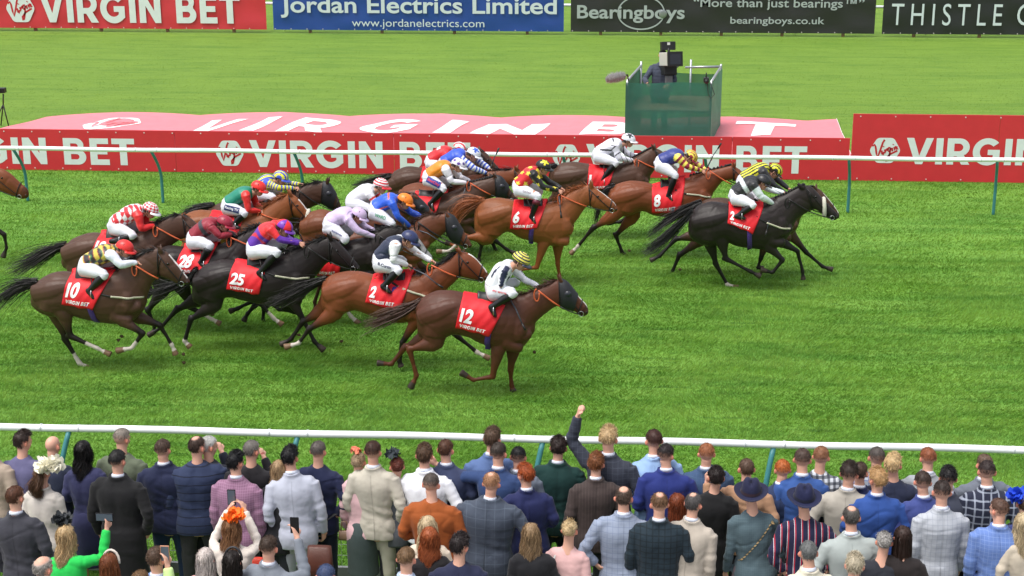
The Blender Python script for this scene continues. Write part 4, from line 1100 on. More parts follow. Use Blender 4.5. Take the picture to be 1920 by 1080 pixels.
# --- J
HORSES['J'] = horse('chestnut racehorse with white blaze and fluffy white noseband under green and red silks', (280, 300), (470, 548),
 [(270, 415, 230, 500), (300, 390, 240, 580), (380, 375, 345, 640), (470, 385, 450, 610), (560, 398, 550, 630), (640, 400, 640, 648), (720, 395, 730, 655), (790, 385, 820, 645), (850, 385, 905, 600), (900, 395, 965, 540)],
 [(840, 375, 980, 530), (900, 330, 1010, 475), (970, 288, 1050, 445), (1015, 265, 1078, 430)],
 [(1040, 248, 1080, 420), (1100, 275, 1115, 430), (1150, 328, 1145, 450), (1195, 382, 1180, 470), (1225, 415, 1205, 475), (1236, 435, 1225, 470)],
 [(1058, 262), (1040, 215)], [(800, 640), (860, 760), (780, 850), (740, 820)], [(830, 640), (900, 740), (840, 840), (790, 830)],
 [(300, 640), (200, 740), (260, 840), (300, 870)], [(330, 640), (240, 740), (300, 840), (340, 870)], 'chestnut',
 tail=[(262, 420), (230, 460), (215, 520)], tailw=.04, cloth=[(470, 390), (720, 430), (690, 560), (450, 520)], number=None, blaze=2, sheep=.62, rein=(850, 390), seed=22, saddle=(650, 390))
# --- K
HORSES['K'] = horse('dark bay racehorse in black hood under the blue and yellow striped silks', (280, 300), (500, 525),
 [(470, 350, 450, 420), (505, 330, 475, 500), (590, 310, 570, 560), (680, 315, 670, 540), (760, 325, 755, 565), (840, 325, 850, 575), (920, 310, 940, 565), (990, 290, 1030, 545), (1040, 280, 1095, 500), (1080, 295, 1135, 430)],
 [(1040, 260, 1155, 420), (1100, 220, 1190, 375), (1180, 182, 1242, 345), (1260, 165, 1288, 330)],
 [(1300, 160, 1292, 325), (1350, 178, 1322, 340), (1390, 235, 1358, 362), (1418, 290, 1385, 382), (1432, 330, 1408, 390), (1438, 355, 1425, 385)],
 [(1335, 168), (1345, 120)], [(990, 540), (1060, 640), (980, 700), (930, 680)], [(1030, 540), (1100, 640), (1040, 700), (990, 690)],
 [(500, 560), (420, 640), (480, 720), (520, 740)], [(540, 560), (460, 640), (520, 720), (560, 740)], 'darkbay',
 tail=[(478, 342), (400, 350), (310, 375), (235, 408)], tailw=.05, hood=True, rein=(1130, 215), cloth=[(730, 322), (880, 318), (860, 460), (720, 460)], number=None, seed=23, saddle=(830, 315))
# --- E
HORSES['E'] = horse('black racehorse with greying white face under the jockey in pale lilac', (560, 320), (600, 610),
 [(-115, 610, -150, 690), (-80, 575, -130, 760), (10, 545, -10, 810), (100, 545, 90, 780), (190, 552, 190, 795), (280, 550, 290, 805), (370, 530, 390, 815), (450, 508, 480, 800), (520, 500, 580, 765), (585, 505, 650, 680)],
 [(530, 480, 680, 660), (595, 445, 735, 610), (670, 420, 780, 565), (750, 415, 825, 560)],
 [(790, 425, 820, 570), (850, 455, 855, 590), (905, 515, 892, 620), (955, 585, 930, 650), (985, 622, 960, 668), (1000, 645, 980, 668)],
 [(800, 440), (785, 405)], [(420, 790), (560, 880), (480, 960), (440, 930)], [(440, 780), (320, 1000), (395, 1095), (452, 1148)],
 [(-140, 850), (-330, 1010), (-385, 1075), (-412, 1128)], [(-60, 850), (-258, 1030), (-268, 1115), (-238, 1165)], 'black',
 tail=[(-118, 615), (-150, 680), (-170, 780)], tailw=.04, cloth=[(130, 560), (360, 560), (325, 752), (140, 757)], number='1', blaze=3, white_face=True, rein=(610, 470), socks='0002', seed=24, saddle=(280, 540))
# --- F
HORSES['F'] = horse('brown racehorse in black blinkers under the bright blue and orange silks', (560, 320), (720, 585),
 [(280, 475, 250, 545), (305, 450, 258, 640), (400, 428, 380, 690), (490, 432, 480, 660), (570, 440, 570, 675), (650, 440, 655, 692), (730, 430, 745, 702), (800, 412, 835, 690), (865, 402, 925, 645), (925, 420, 985, 560)],
 [(860, 392, 1000, 550), (910, 352, 1045, 512), (980, 325, 1080, 482), (1045, 322, 1105, 462)],
 [(1095, 318, 1110, 470), (1165, 345, 1138, 515), (1215, 420, 1185, 545), (1255, 480, 1225, 565), (1285, 525, 1255, 585), (1295, 550, 1275, 580)],
 [(1125, 352), (1112, 310)], [(830, 680), (900, 760), (840, 850), (800, 830)], [(860, 680), (960, 740), (900, 830), (860, 820)],
 [(330, 690), (170, 830), (120, 985), (135, 1055)], [(380, 690), (240, 820), (200, 900), (240, 930)], 'midbrown',
 tail=[(270, 480), (220, 520), (180, 600)], tailw=.04, hood=True, blaze=0, rein=(900, 370), cloth=[(560, 438), (760, 430), (740, 560), (550, 560)], number=None, seed=25, saddle=(640, 430))
# --- G
HORSES['G'] = horse('brown racehorse with black visor under the red and white hooped cap', (560, 320), (700, 553),
 [(50, 345, 10, 430), (75, 315, 20, 520), (170, 292, 150, 565), (260, 315, 250, 545), (350, 328, 350, 565), (430, 325, 430, 575), (510, 308, 520, 582), (580, 285, 610, 565), (640, 262, 700, 520), (690, 262, 755, 440)],
 [(640, 250, 780, 420), (710, 205, 825, 355), (780, 178, 865, 325)],
 [(850, 168, 895, 315), (915, 215, 930, 340), (960, 260, 955, 355), (1000, 305, 985, 370), (1025, 335, 1010, 380), (1035, 350, 1022, 378)],
 [(888, 205), (868, 190)], [(580, 560), (700, 660), (620, 720), (580, 700)], [(620, 560), (720, 640), (660, 700), (620, 690)],
 [(60, 560), (0, 660), (80, 740), (120, 760)], [(100, 560), (40, 660), (120, 740), (160, 760)], 'midbrown',
 tail=[(40, 350), (0, 400), (-20, 470)], tailw=.04, hood=True, rein=(720, 250), seed=26, saddle=(440, 320))
# --- L
HORSES['L'] = horse('dark brown racehorse with black hood and chained plaits under the orange silks', (620, 240), (850, 492),
 [(430, 545, 400, 620), (460, 510, 410, 700), (550, 478, 530, 765), (640, 488, 630, 730), (730, 498, 725, 745), (820, 498, 820, 758), (900, 480, 912, 765), (970, 452, 1000, 745), (1020, 435, 1075, 695), (1070, 440, 1125, 605)],
 [(1010, 425, 1135, 580), (1075, 400, 1175, 540), (1150, 382, 1215, 520), (1205, 370, 1240, 515)],
 [(1228, 358, 1240, 515), (1280, 370, 1262, 528), (1322, 418, 1300, 530), (1352, 465, 1325, 540), (1385, 505, 1360, 555), (1405, 530, 1385, 558)],
 [(1238, 372), (1225, 338)], [(1010, 740), (1135, 870), (1115, 955), (1108, 998)], [(1090, 720), (1240, 850), (1325, 915), (1385, 945)],
 [(500, 740), (400, 800), (330, 860), (300, 880)], [(540, 740), (430, 800), (370, 860), (340, 880)], 'darkbay',
 tail=[(425, 550), (390, 600), (370, 680)], tailw=.04, hood=True, rein=(1050, 400), cloth=[(635, 485), (835, 505), (800, 625), (630, 548)], number=None, mane='plaits', seed=27, saddle=(730, 490))
# --- M
HORSES['M'] = horse('reddish bay racehorse under the blue and white silks, beside the dark hooded one', (620, 240), (820, 472),
 [(530, 465, 500, 540), (555, 435, 510, 620), (640, 412, 620, 665), (730, 422, 720, 635), (820, 420, 820, 650), (900, 400, 910, 650), (980, 372, 1000, 632), (1060, 352, 1095, 608), (1120, 342, 1180, 560), (1175, 350, 1232, 480)],
 [(1125, 338, 1265, 480), (1190, 318, 1315, 450), (1270, 308, 1345, 435), (1335, 310, 1375, 430)],
 [(1375, 298, 1388, 425), (1420, 322, 1415, 440), (1465, 365, 1455, 460), (1500, 405, 1485, 480), (1525, 435, 1510, 492), (1535, 450, 1525, 488)],
 [(1392, 318), (1392, 290)], [(1070, 620), (1190, 720), (1120, 800), (1080, 790)], [(1100, 620), (1210, 850), (1240, 920), (1262, 962)],
 [(540, 660), (450, 740), (520, 800), (560, 820)], [(580, 660), (500, 740), (560, 800), (600, 820)], 'bay',
 rein=(1190, 330), seed=28, mane='loose', cloth=[(820, 405), (900, 400), (890, 470), (820, 470)], number=None)
# --- N
HORSES['N'] = horse('very dark racehorse nearest the far rail under the red and white silks', (620, 240), (800, 450),
 [(450, 370, 430, 440), (475, 325, 440, 520), (570, 288, 560, 545), (670, 298, 670, 530), (760, 308, 760, 550), (840, 300, 850, 555), (920, 280, 940, 545), (980, 252, 1020, 515), (1030, 225, 1085, 465), (1075, 225, 1125, 385)],
 [(1030, 205, 1135, 360), (1065, 180, 1160, 330)],
 [(1110, 160, 1165, 290), (1165, 185, 1185, 305), (1208, 232, 1212, 330), (1245, 280, 1235, 355), (1270, 310, 1255, 372), (1280, 328, 1270, 372)],
 [(1120, 175), (1108, 155)], [(980, 540), (1100, 620), (1020, 700), (980, 690)], [(1020, 540), (1120, 600), (1060, 690), (1020, 680)],
 [(470, 540), (400, 640), (460, 720), (500, 740)], [(500, 540), (440, 640), (500, 720), (540, 740)], 'darkbay',
 tail=[(455, 362), (400, 372), (290, 405), (160, 428)], tailw=.05, mane='loose', seed=29, cloth=[(690, 300), (760, 308), (750, 380), (680, 380)], number=None)
# --- T (mostly outside the frame)
HORSES['T'] = horse('bay racehorse trailing the field, only its head and foreleg inside the frame', (-400, 240), (-60, 500),
 gal(-20, 0, [(390, 470, 355, 560), (420, 430, 380, 680), (520, 405, 490, 720), (620, 415, 600, 680), (700, 430, 690, 710), (790, 435, 785, 735), (880, 430, 885, 750), (960, 405, 985, 750), (1020, 400, 1070, 700), (1070, 420, 1130, 620)]),
 [(990, 390, 1150, 600), (1080, 350, 1240, 540), (1200, 320, 1350, 490), (1380, 300, 1450, 480)],
 [(1530, 298, 1545, 472), (1610, 305, 1605, 478), (1680, 345, 1665, 495), (1745, 405, 1715, 515), (1800, 450, 1765, 532), (1818, 485, 1785, 530)],
 [(1540, 312), (1505, 285)], [(1060, 740), (1180, 860), (1080, 960), (1000, 950)], [(1400, 640), (1632, 800), (1650, 900), (1622, 968)],
 [(480, 700), (400, 820), (480, 940), (540, 990)], [(520, 700), (440, 820), (540, 960), (600, 1000)], 'bay',
 tail=[(370, 470), (300, 490), (200, 560)], rein=(1400, 330), cloth=[(650, 425), (880, 430), (860, 620), (640, 600)], number=None, seed=30)
# ================================================================== PEOPLE: shared body parts
SKIN = (206, 152, 128); SKIN_M = mat('skin', (0, 0, 0), .5, attr=True, spec=.4)
def basis(f, up):
    f = f.normalized(); s = up.cross(f).normalized(); u = f.cross(s).normalized(); return f, s, u   # forward, left, up
def head_geo(c, f, u0, k=1.0, jaw=True):
    """skull, face and ears around the head centre c (eye level), f forward"""
    f, s, u = basis(f, u0); Rm = Matrix((f, s, u)).transposed()
    L = lambda a, b, d: c + f*(a*k)+s*(b*k)+u*(d*k)
    g = [ellipsoid(L(-.010, 0, .030), .096*k, .077*k, .092*k, Rm, 18, 12), ellipsoid(L(.012, 0, -.035), .078*k, .062*k, .080*k, Rm, 16, 10),
         ellipsoid(L(.040, 0, -.082), .042*k, .042*k, .030*k, Rm), ellipsoid(L(.082, 0, .018), .018*k, .052*k, .014*k, Rm)]
    g.append(tube_geo([(L(.082, 0, .005), .010*k, .008*k), (L(.100, 0, -.020), .014*k, .012*k), (L(.100, 0, -.032), .012*k, .015*k)], 10, ref=s))
    g.append(ellipsoid(L(.083, 0, -.058), .012*k, .024*k, .007*k, Rm)); g.append(ellipsoid(L(.081, 0, -.068), .012*k, .020*k, .007*k, Rm))
    for q in (-1, 1):
        g.append(ellipsoid(L(.055, q*.045, -.025), .025*k, .020*k, .022*k, Rm))
        tilt = Matrix.Rotation(R(12)*q, 3, u) if False else Rm
        g.append(ellipsoid(L(-.014, q*.089, -.008), .013*k, .017*k, .033*k, Rm, 12, 8)); g.append(ellipsoid(L(-.004, q*.080, -.012), .020*k, .010*k, .030*k, Rm, 12, 8))
    return g, L
def hand_geo(w, d, nrm, k=1.0, curl=.6, thumb=1):
    """palm with four bent fingers of unequal length and a thumb from the side of the palm; w wrist, d along the hand, nrm palm side"""
    d = d.normalized(); s = nrm.cross(d).normalized(); n = d.cross(s).normalized()
    if n.dot(nrm) < 0: n = -n
    g = [tube_geo([(w-d*.02*k, .020*k, .026*k), (w+d*.03*k, .016*k, .036*k), (w+d*.075*k, .014*k, .040*k)], 12, ref=s)]
    for i, ln in enumerate((.070, .080, .074, .058)):
        o = w+d*.078*k+s*((i-1.5)*.021*k); a = curl*(.8+.12*i); p = [o]
        for j, seg in enumerate((.45, .32, .23)):
            aa = a*(j+1)*.9; p.append(p[-1]+(d*math.cos(aa)+n*math.sin(aa))*ln*seg*k)
        g.append(tube_geo([(q, .0098*k-.0006*j, .0098*k-.0006*j) for j, q in enumerate(p)], 8, ref=s))
    t0 = w+d*.02*k+s*thumb*.032*k; dd = (d*.7+s*thumb*.7).normalized(); t1 = t0+dd*.035*k; t2 = t1+(d*.8+s*thumb*.1+n*.6*curl).normalized()*.03*k
    g.append(tube_geo([(t0, .013*k, .013*k), (t1, .011*k, .011*k), (t2, .009*k, .009*k)], 8, ref=s))
    return g
def wrinkle(me, origin, amp=.004, seed=0, dirv=(0, 0, 1)):
    P = verts(me).astype(float)-np.array(tuple(origin)); N_ = norms(me)
    a = wave_noise(P*np.array((1, 1, 1.8)), 22, seed)*.6+wave_noise(P, 48, seed+1)*.35+wave_noise(P, 9, seed+2)*.8
    n = wave_noise(P*np.array((1, 1, 1.5)), 15, seed+7); m = np.clip(wave_noise(P, 6, seed+8)+.45, 0, 1); a = np.where(a > 0, a, a*.4) - np.exp(-(n/.13)**2)*m*1.1; set_verts(me, verts(me)+N_*(a*amp)[:, None])
def LC(c): return np.array(lin(c))
# ---- silk patterns: (u along back 0..1, w across (+ up), y lateral, arm flag, t along arm, P metres) -> rgb
def pal(n, c): return np.tile(LC(c), (n, 1))
def p_plain(body, arm=None):
    def f(u, w, y, a, t, P):
        C = pal(len(u), body)
        if arm is not None: C[a] = LC(arm)
        return C
    return f
def p_sleeve_stripes(body, arm, arm2, n=5, bodystripe=None, along=False):
    def f(u, w, y, a, t, P):
        C = pal(len(u), body)
        if bodystripe: m = (np.sin(u*bodystripe[1]*6.283) > .1); C[m] = LC(bodystripe[0])
        k = np.sin(t*n*6.283) > 0 if not along else np.abs(y-np.median(y[a]) if a.any() else y) > .02
        C[a] = LC(arm); C[a & k] = LC(arm2); return C
    return f
def p_diamond(c1, c2, armc, sz=.085, extra=None):
    def f(u, w, y, a, t, P):
        q = (P[:, 0]+y*.6)/sz; r = (P[:, 2]*.8-y*.8)/sz*.75
        k = ((np.floor(q+r)+np.floor(q-r)) % 2) == 0
        C = pal(len(u), c1); C[k] = LC(c2)
        if extra:
            ln = (np.abs(((q+r)*1.0+.5) % 1-.5) < .07); C[ln] = LC(extra[0]); ln = (np.abs(((q-r)+.5) % 1-.5) < .07); C[ln] = LC(extra[1])
        C[a] = LC(armc); return C
    return f
def p_stars(body, arm, star, n=9, seed=2):
    def f(u, w, y, a, t, P):
        C = pal(len(u), body); C[a] = LC(arm); rs = np.random.RandomState(seed)
        idx = np.where(y < .02)[0]; ctr = []
        for _ in range(400):
            c = P[rs.choice(idx)]
            if all(np.linalg.norm(c-d) > .125 for d in ctr): ctr.append(c)
            if len(ctr) >= n: break
        for c in ctr:
            dx, dz = P[:, 0]-c[0], P[:, 2]-c[2]+(P[:, 1]-c[1])*.5; r = np.hypot(dx, dz); th = np.arctan2(dz, dx)
            rad = .020+.024*np.abs(((th*5/6.283+.25) % 1)-.5)*2; C[(r < rad) & (np.abs(P[:, 1]-c[1]) < .12)] = LC(star)
        return C
    return f
def p_stripes(c1, c2, arm=None, per=.075, arm2=None, axis='w'):
    def f(u, w, y, a, t, P):
        C = pal(len(u), c1); v = (w*1.2+y*.9) if axis == 'w' else y
        C[(v % per) < per*.48] = LC(c2)
        if arm is not None: C[a] = LC(arm)
        if arm2 is not None: C[a & ((t*9 % 1) < .45)] = LC(arm2)
        return C
    return f
def p_band(body, band, arm, lo=.48, hi=.66, arm2=None, yoke=None):
    def f(u, w, y, a, t, P):
        C = pal(len(u), body); C[(u > lo) & (u < hi)] = LC(band)
        if yoke: C[u > yoke[1]] = LC(yoke[0])
        C[a] = LC(arm)
        if arm2: C[a & (t < .16)] = LC(arm2)
        return C
    return f
def p_armband(body, arm, b1, pos=((.22, .30), (.38, .46))):
    def f(u, w, y, a, t, P):
        C = pal(len(u), body); C[a] = LC(arm)
        for lo, hi in pos: C[a & (t > lo) & (t < hi)] = LC(b1)
        return C
    return f
def p_chevron(body, line, arm):
    def f(u, w, y, a, t, P):
        C = pal(len(u), body); C[a] = LC(arm); d = np.abs(w-.02+.25*(u-.5)); C[(~a) & (d < .017) & (u > .2)] = LC(line); C[a & (((t*7+P[:, 2]*9) % 1) < .16)] = LC(line); C[(~a) & (np.abs(u-.80) < .03)] = LC(line); return C
    return f
def p_sleeveline(body, line):
    def f(u, w, y, a, t, P):
        C = pal(len(u), body)
        C[a & (t > .02) & (t < .95) & (w > -.9) & (np.abs(((P[:, 0]*.6+P[:, 2]) % .11)-.05) < .0)] = LC(line)
        if a.any():
            # a long stripe down the outside of each sleeve
            
            for s_ in (-1, 1):
                for b_ in range(24):
                    k = a & (np.sign(y) == s_) & (t >= b_/24) & (t <= (b_+1)/24)
                    if k.any(): yy = np.abs(y[k]); ww = w[k]; hi_, lo_ = yy.max(), yy.min(); wm, wr = (ww.max()+ww.min())/2, (ww.max()-ww.min())/2; kk = np.where(k)[0][(yy > lo_+(hi_-lo_)*.30) & (np.abs(ww-wm) < wr*.55)]; C[kk] = LC(line)
            m = a & False; C[(~a) & (np.abs(np.abs(y)-.115) < .014) & (u > .35)] = LC(line)
        return C
    return f
# ---- cap patterns: local (x fwd, y left, z up) unit-ish
def c_plain(c): return lambda q: pal(len(q), c)
def c_hoops(c1, c2, n=4.5): 
    def f(q):
        C = pal(len(q), c1); C[(np.arcsin(np.clip(q[:, 2], -1, 1))*n*1.27 % 2) < 1] = LC(c2); return C
    return f
def c_quarters(c1, c2):
    def f(q):
        C = pal(len(q), c1); a = np.arctan2(q[:, 1], q[:, 0])+.35; C[np.sin(a*3) > 0] = LC(c2); return C
    return f
def c_star(c1, c2):
    def f(q):
        C = pal(len(q), c1); d = q-np.array((.1, -.55, .82))/np.linalg.norm((.1, -.55, .82)); r = np.linalg.norm(d, axis=1); th = np.arctan2(d[:, 2]+d[:, 1]*.5, d[:, 0])
        C[r < .22+.42*np.abs(((th*5/6.283+.1) % 1)-.5)*2] = LC(c2); return C
    return f
def c_spots(c1, c2):
    def f(q):
        C = pal(len(q), c1)
        for s in ((0, 0, 1), (.7, -.5, .5), (-.6, -.6, .5), (.1, -.95, .3), (-.9, 0, .4), (.1, .9, .4)):
            s = np.array(s)/np.linalg.norm(s); C[np.linalg.norm(q-s, axis=1) < .24] = LC(c2)
        return C
    return f
def c_diam(c1, c2):
    def f(q):
        a = np.arctan2(q[:, 1], q[:, 0])*12/6.283; z = np.arcsin(np.clip(q[:, 2], -1, 1))*2.4; k = (np.floor(a+z)+np.floor(a-z)) % 2 == 0; C = pal(len(q), c1); C[k] = LC(c2); return C
    return f
def c_band(c1, c2, n=3):
    def f(q):
        C = pal(len(q), c1); C[(np.abs(q[:, 1])*n % 1) < .5] = LC(c2); return C
    return f
SILK = mat('silk', (0, 0, 0), .42, attr=True, spec=.5, bump=.004, bscale=34, sheen=.1); CAPM = mat('cap_silk', (0, 0, 0), .38, attr=True, spec=.5)
BREECH = mat('white_breeches', (216, 217, 226), .6, bump=.004, bscale=30, var=.03); BOOT = mat('boot_black', (20, 20, 22), .28); GOG = mat('goggles', (16, 16, 18), .15)
GLOVE = (24, 24, 26)

def jockey(label, hk, J, silk, cap, glove=False, look=28, patch=None, whip=None, boottop=None, seed=1, skin=SKIN, breech=BREECH):
    H = HORSES[hk]; Yh = H['Yh']; W = H['W']
    hip = W(J['hip']); nk = W(J['neck'], 0); capc = W(J['cap'][:2], 0); rc = .128
    P_ = {}
    for k, dy in (('sh', -.165), ('elb', -.20), ('hand', -.07), ('knee', -.235), ('ankle', -.25), ('toe', -.27)): P_[k] = W(J[k], dy)
    felb = W(J['felb'], .19); fhand = W(J['fhand'], .07)
    mir = lambda p: Vector((p.x, 2*Yh-p.y, p.z))
    fsh = mir(P_['sh']); fsh.x += .02
    # keep limb lengths human
    def clampl(a, b, L, lo=.75):
        d = b-a; l = d.length
        return a+d*(min(max(l, L*lo), L*1.12)/max(l, 1e-6))
    P_['elb'] = clampl(P_['sh'], P_['elb'], .27); P_['hand'] = clampl(P_['elb'], P_['hand'], .26); felb = clampl(fsh, felb, .27); fhand = clampl(felb, fhand, .26)
    nh = hip+Vector((0, -.10, 0)); P_['knee'] = clampl(nh, P_['knee'], .42, .8); P_['ankle'] = clampl(P_['knee'], P_['ankle'], .40, .8); P_['toe'] = clampl(P_['ankle'], P_['toe'], .17, .8)
    root = thing('person', label, 'jockey', (hip.x, Yh, hip.z-.15), 'jockeys riding in the race')
    d = (nk-hip).normalized(); up = Vector((-d.z, 0, d.x)); L = (nk-hip).length
    def T(t, k): return hip+d*(L*t)+up*k
    torso = lambda g: [(T(-.04, 0), .115+g, .14+g), (T(.10, .012), .120+g, .158+g), (T(.38, .035), .112+g, .15+g), (T(.66, .045), .118+g, .172+g), (T(.88, .02), .095+g, .165+g), (T(.99, .0), .058+g, .075+g)]
    arms = [(P_['sh'], P_['elb'], P_['hand']), (fsh, felb, fhand)]
    def armt(a, g, cut=1.0):
        s, e, h = a; h2 = e.lerp(h, cut); return smooth_st([(s, .068+g, .066+g), (s.lerp(e, .5), .055+g, .053+g), (e, .048+g, .046+g), (e.lerp(h2, .5), .043+g, .041+g), (h2, .030+g, .030+g)], 2)
    # silks
    g = [tube_geo(smooth_st([x for i, x in enumerate(torso(.014)) if i > 0], 3), 20, cap=.3)] + [tube_geo(armt(a, .006, .93), 12) for a in arms]
    g += [tube_geo(smooth_st([(T(.78, .02)+Vector((0, s*.05, 0)), .09, .09), (a[0], .074, .07)], 3), 12) for s, a in ((-1, arms[0]), (1, arms[1]))]
    me = remesh(g, .0115, 2); wrinkle(me, hip, .010, seed)
    P = verts(me).astype(float); r = P-np.array(tuple(hip)); u = r@np.array(tuple(d))/L; w = r@np.array(tuple(up)); y = P[:, 1]-Yh
    am = np.zeros(len(P), bool); ta = np.zeros(len(P))
    dT, _ = seg_dist(P, T(.15, .02), T(.85, .02)); dT = dT-.10
    for s, e, h in arms:
        d1, t1 = seg_dist(P, s, e); d2, t2 = seg_dist(P, e, h); dm = np.minimum(d1-.02, d2); side = np.sign(s.y-Yh)
        m = ((dm < .062) & (dm < dT+.02)) | ((t2 > .1) & (d2 < .075) & (d2 < d1)); am |= m; tt = np.where(d1 < d2, t1*.5, .5+t2*.5); ta = np.where(m, tt, ta)
    set_col(me, silk(u, w, y, am, ta, P)); so = obj('silks', me, SILK, root, True)
    # breeches
    g = [tube_geo(smooth_st([(T(-.06, -.01), .11, .14), (T(.04, 0), .128, .158), (T(.16, .01), .122, .158), (T(.24, .01), .10, .14)], 3), 18, cap=.8)]
    for s in (-1, 1):
        kn = P_['knee'] if s < 0 else mir(P_['knee']); h0 = hip+Vector((.0, s*.085, -.02)); an = P_['ankle'] if s < 0 else mir(P_['ankle'])
        g.append(tube_geo(smooth_st([(h0-d*.02, .125, .105), (h0.lerp(kn, .4), .108, .09), (h0.lerp(kn, .8), .078, .068), (kn, .066, .060), (kn.lerp(an, .2), .056, .052)], 3), 16))
    me = remesh(g, .0125, 2); wrinkle(me, hip, .009, seed+9); bo = obj('breeches', me, breech, root, True)
    # boots
    for s in (-1, 1):
        f = (lambda p: p) if s < 0 else mir; kn, an, to = f(P_['knee']), f(P_['ankle']), f(P_['toe'])
        g = [tube_geo(smooth_st([(kn.lerp(an, .12), .058, .055), (kn.lerp(an, .4), .060, .055), (kn.lerp(an, .8), .045, .042), (an, .043, .040)], 3), 14, cap=.2),
             tube_geo(smooth_st([(an-(to-an)*.28+Vector((0, 0, -.01)), .034, .032), (an, .045, .038), (an.lerp(to, .55), .036, .042), (to, .022, .034)], 3), 14)]
        b = obj('boot', remesh(g, .010, 2), BOOT, root, True)
        sp = an.lerp(to, .55)+Vector((0, 0, -.03)); cg = [sp+Vector((0, math.cos(a)*.055, .05+math.sin(a)*.065)) for a in [2*math.pi*k/14 for k in range(14)]]
        V, F = tube_geo([(p, .006, .006) for p in cg], 6, closed=True, ref=Vector((1, 0, 0))); obj('stirrup', mesh_np(V, F), STEELB, b, True, origin=world_loc(b))
        MB().tube([sp+Vector((0, 0, .11)), Vector((hip.x+.12, Yh+s*.17, hip.z-.1))], .008, 6).obj('stirrup_leather', LEATHER, b, True, origin=world_loc(b))
        if boottop: tb_ = MB().tube([kn.lerp(an, .14), kn.lerp(an, .36)], [.062, .063], 14).obj('boot_cuff', mat('boot_cuff', boottop, .5), b, True, origin=world_loc(b))
    # body
    a = R(look); f = Vector((math.cos(a), -.12, -math.sin(a))); u0 = Vector((math.sin(a), 0, math.cos(a)))
    hc = capc-u0*.045
    g, LL = head_geo(hc, f, u0, .98)
    g.append(tube_geo(smooth_st([(T(.86, 0), .07, .09), (nk, .056, .058), (hc-f*.03-u0*.04, .052, .054)], 3), 12))
    g.append(tube_geo(torso(-.012), 14)); g += [tube_geo(armt(a_, -.006), 10) for a_ in arms]
    for s in (-1, 1):
        kn = P_['knee'] if s < 0 else mir(P_['knee']); an = P_['ankle'] if s < 0 else mir(P_['ankle']); to = P_['toe'] if s < 0 else mir(P_['toe'])
        h0 = hip+Vector((0, s*.085, -.02)); g.append(tube_geo(smooth_st([(h0, .11, .09), (h0.lerp(kn, .5), .085, .07), (kn, .052, .048), (kn.lerp(an, .5), .045, .04), (an, .03, .028), (to, .015, .022)], 2), 10))
    for s_, (s, e, h) in zip((-1, 1), arms):
        dd = (h-e).normalized(); g += hand_geo(h, dd, Vector((0, -s_*.5, -.6)), .95, 1.1, thumb=s_*-1 if s_ < 0 else 1)
    me = remesh(g, .0085, 1); P = verts(me).astype(float); C = pal(len(P), skin)
    C *= (1+.08*wave_noise(P, 30, seed))[:, None]
    if glove:
        for s, e, h in arms: dist = np.linalg.norm(P-np.array(tuple(h+(h-e).normalized()*.05)), axis=1); C[dist < .13] = LC(GLOVE)
    # hair above the ears under the cap, and lips
    q = P-np.array(tuple(hc)); ff, ss, uu = basis(f, u0); qf, qs, qu = q@np.array(tuple(ff)), q@np.array(tuple(ss)), q@np.array(tuple(uu))
    C[(np.linalg.norm(q, axis=1) < .14) & (qf < -.02) & (qu > -.045)] = LC((62, 44, 34))
    C[(qf > .078) & (np.abs(qs) < .024) & (qu < -.052) & (qu > -.072)] = LC((170, 92, 84))
    set_col(me, C); obj('body', me, SKIN_M, root, True)
    # goggles
    V, F = tube_geo([(LL(math.cos(t)*.094-.004, math.sin(t)*.083, .006), .006, .024, None) for t in [R(-62+i*124/10) for i in range(11)]], 10, ref=Vector(uu)); obj('goggles', mesh_np(V, F), GOG, root, True)
    # helmet
    n, m_ = 56, 26; V = []; Q = []
    cc = hc+uu*.028-ff*.008
    for j in range(m_+1):
        ph = R(2+94*j/m_)
        for i in range(n):
            th = 2*math.pi*i/n; q_ = (math.sin(ph)*math.cos(th), math.sin(ph)*math.sin(th), math.cos(ph)); Q.append(q_)
            V.append(cc+ff*q_[0]*.128+ss*q_[1]*.108+uu*(q_[2]*.108+(.010 if q_[0] > .6 and j > m_-4 else 0)))
    F = [(j*n+i, (j+1)*n+i, (j+1)*n+(i+1) % n, j*n+(i+1) % n) for j in range(m_) for i in range(n)]; F.append(tuple(range(n)))
    me = mesh_np(V, F); set_col(me, cap(np.array(Q))); ho = obj('helmet', me, CAPM, root, True); sl_ = ho.modifiers.new('s', 'SOLIDIFY'); sl_.thickness = .008; sl_.offset = -1
    V = []; F = []
    for j in range(3):
        for i in range(13):
            th = R(-68+136*i/12); rr = 1+j*.24*math.cos(th*.9)**.5
            V.append(cc+ff*math.cos(th)*.128*rr+ss*math.sin(th)*.108*rr+uu*(-.004-.010*j))
    F = [(j*13+i, (j+1)*13+i, (j+1)*13+i+1, j*13+i+1) for j in range(2) for i in range(12)]
    me = mesh_np(V, F); set_col(me, cap(np.array([(.95, 0, .1)]*len(V)))); po = obj('peak', me, CAPM, ho, True, origin=world_loc(ho)); sl_ = po.modifiers.new('s', 'SOLIDIFY'); sl_.thickness = .006
    MB().tube([cc+ss*-.109+uu*-.01-ff*.0, cc-ss*.085-uu*.07, LL(.045, 0, -.112), cc+ss*.085-uu*.07, cc+ss*.109-uu*.01], .006, 6).obj('chin_strap', LEATHER, ho, True, origin=world_loc(ho))
    MB().tube([cc+ss*-.110+uu*-.01+ff*.0, cc-ss*.085+uu*.07+ff*.005, cc+uu*.109], .0045, 6).obj('cap_cord', LEATHER, ho, True, origin=world_loc(ho))
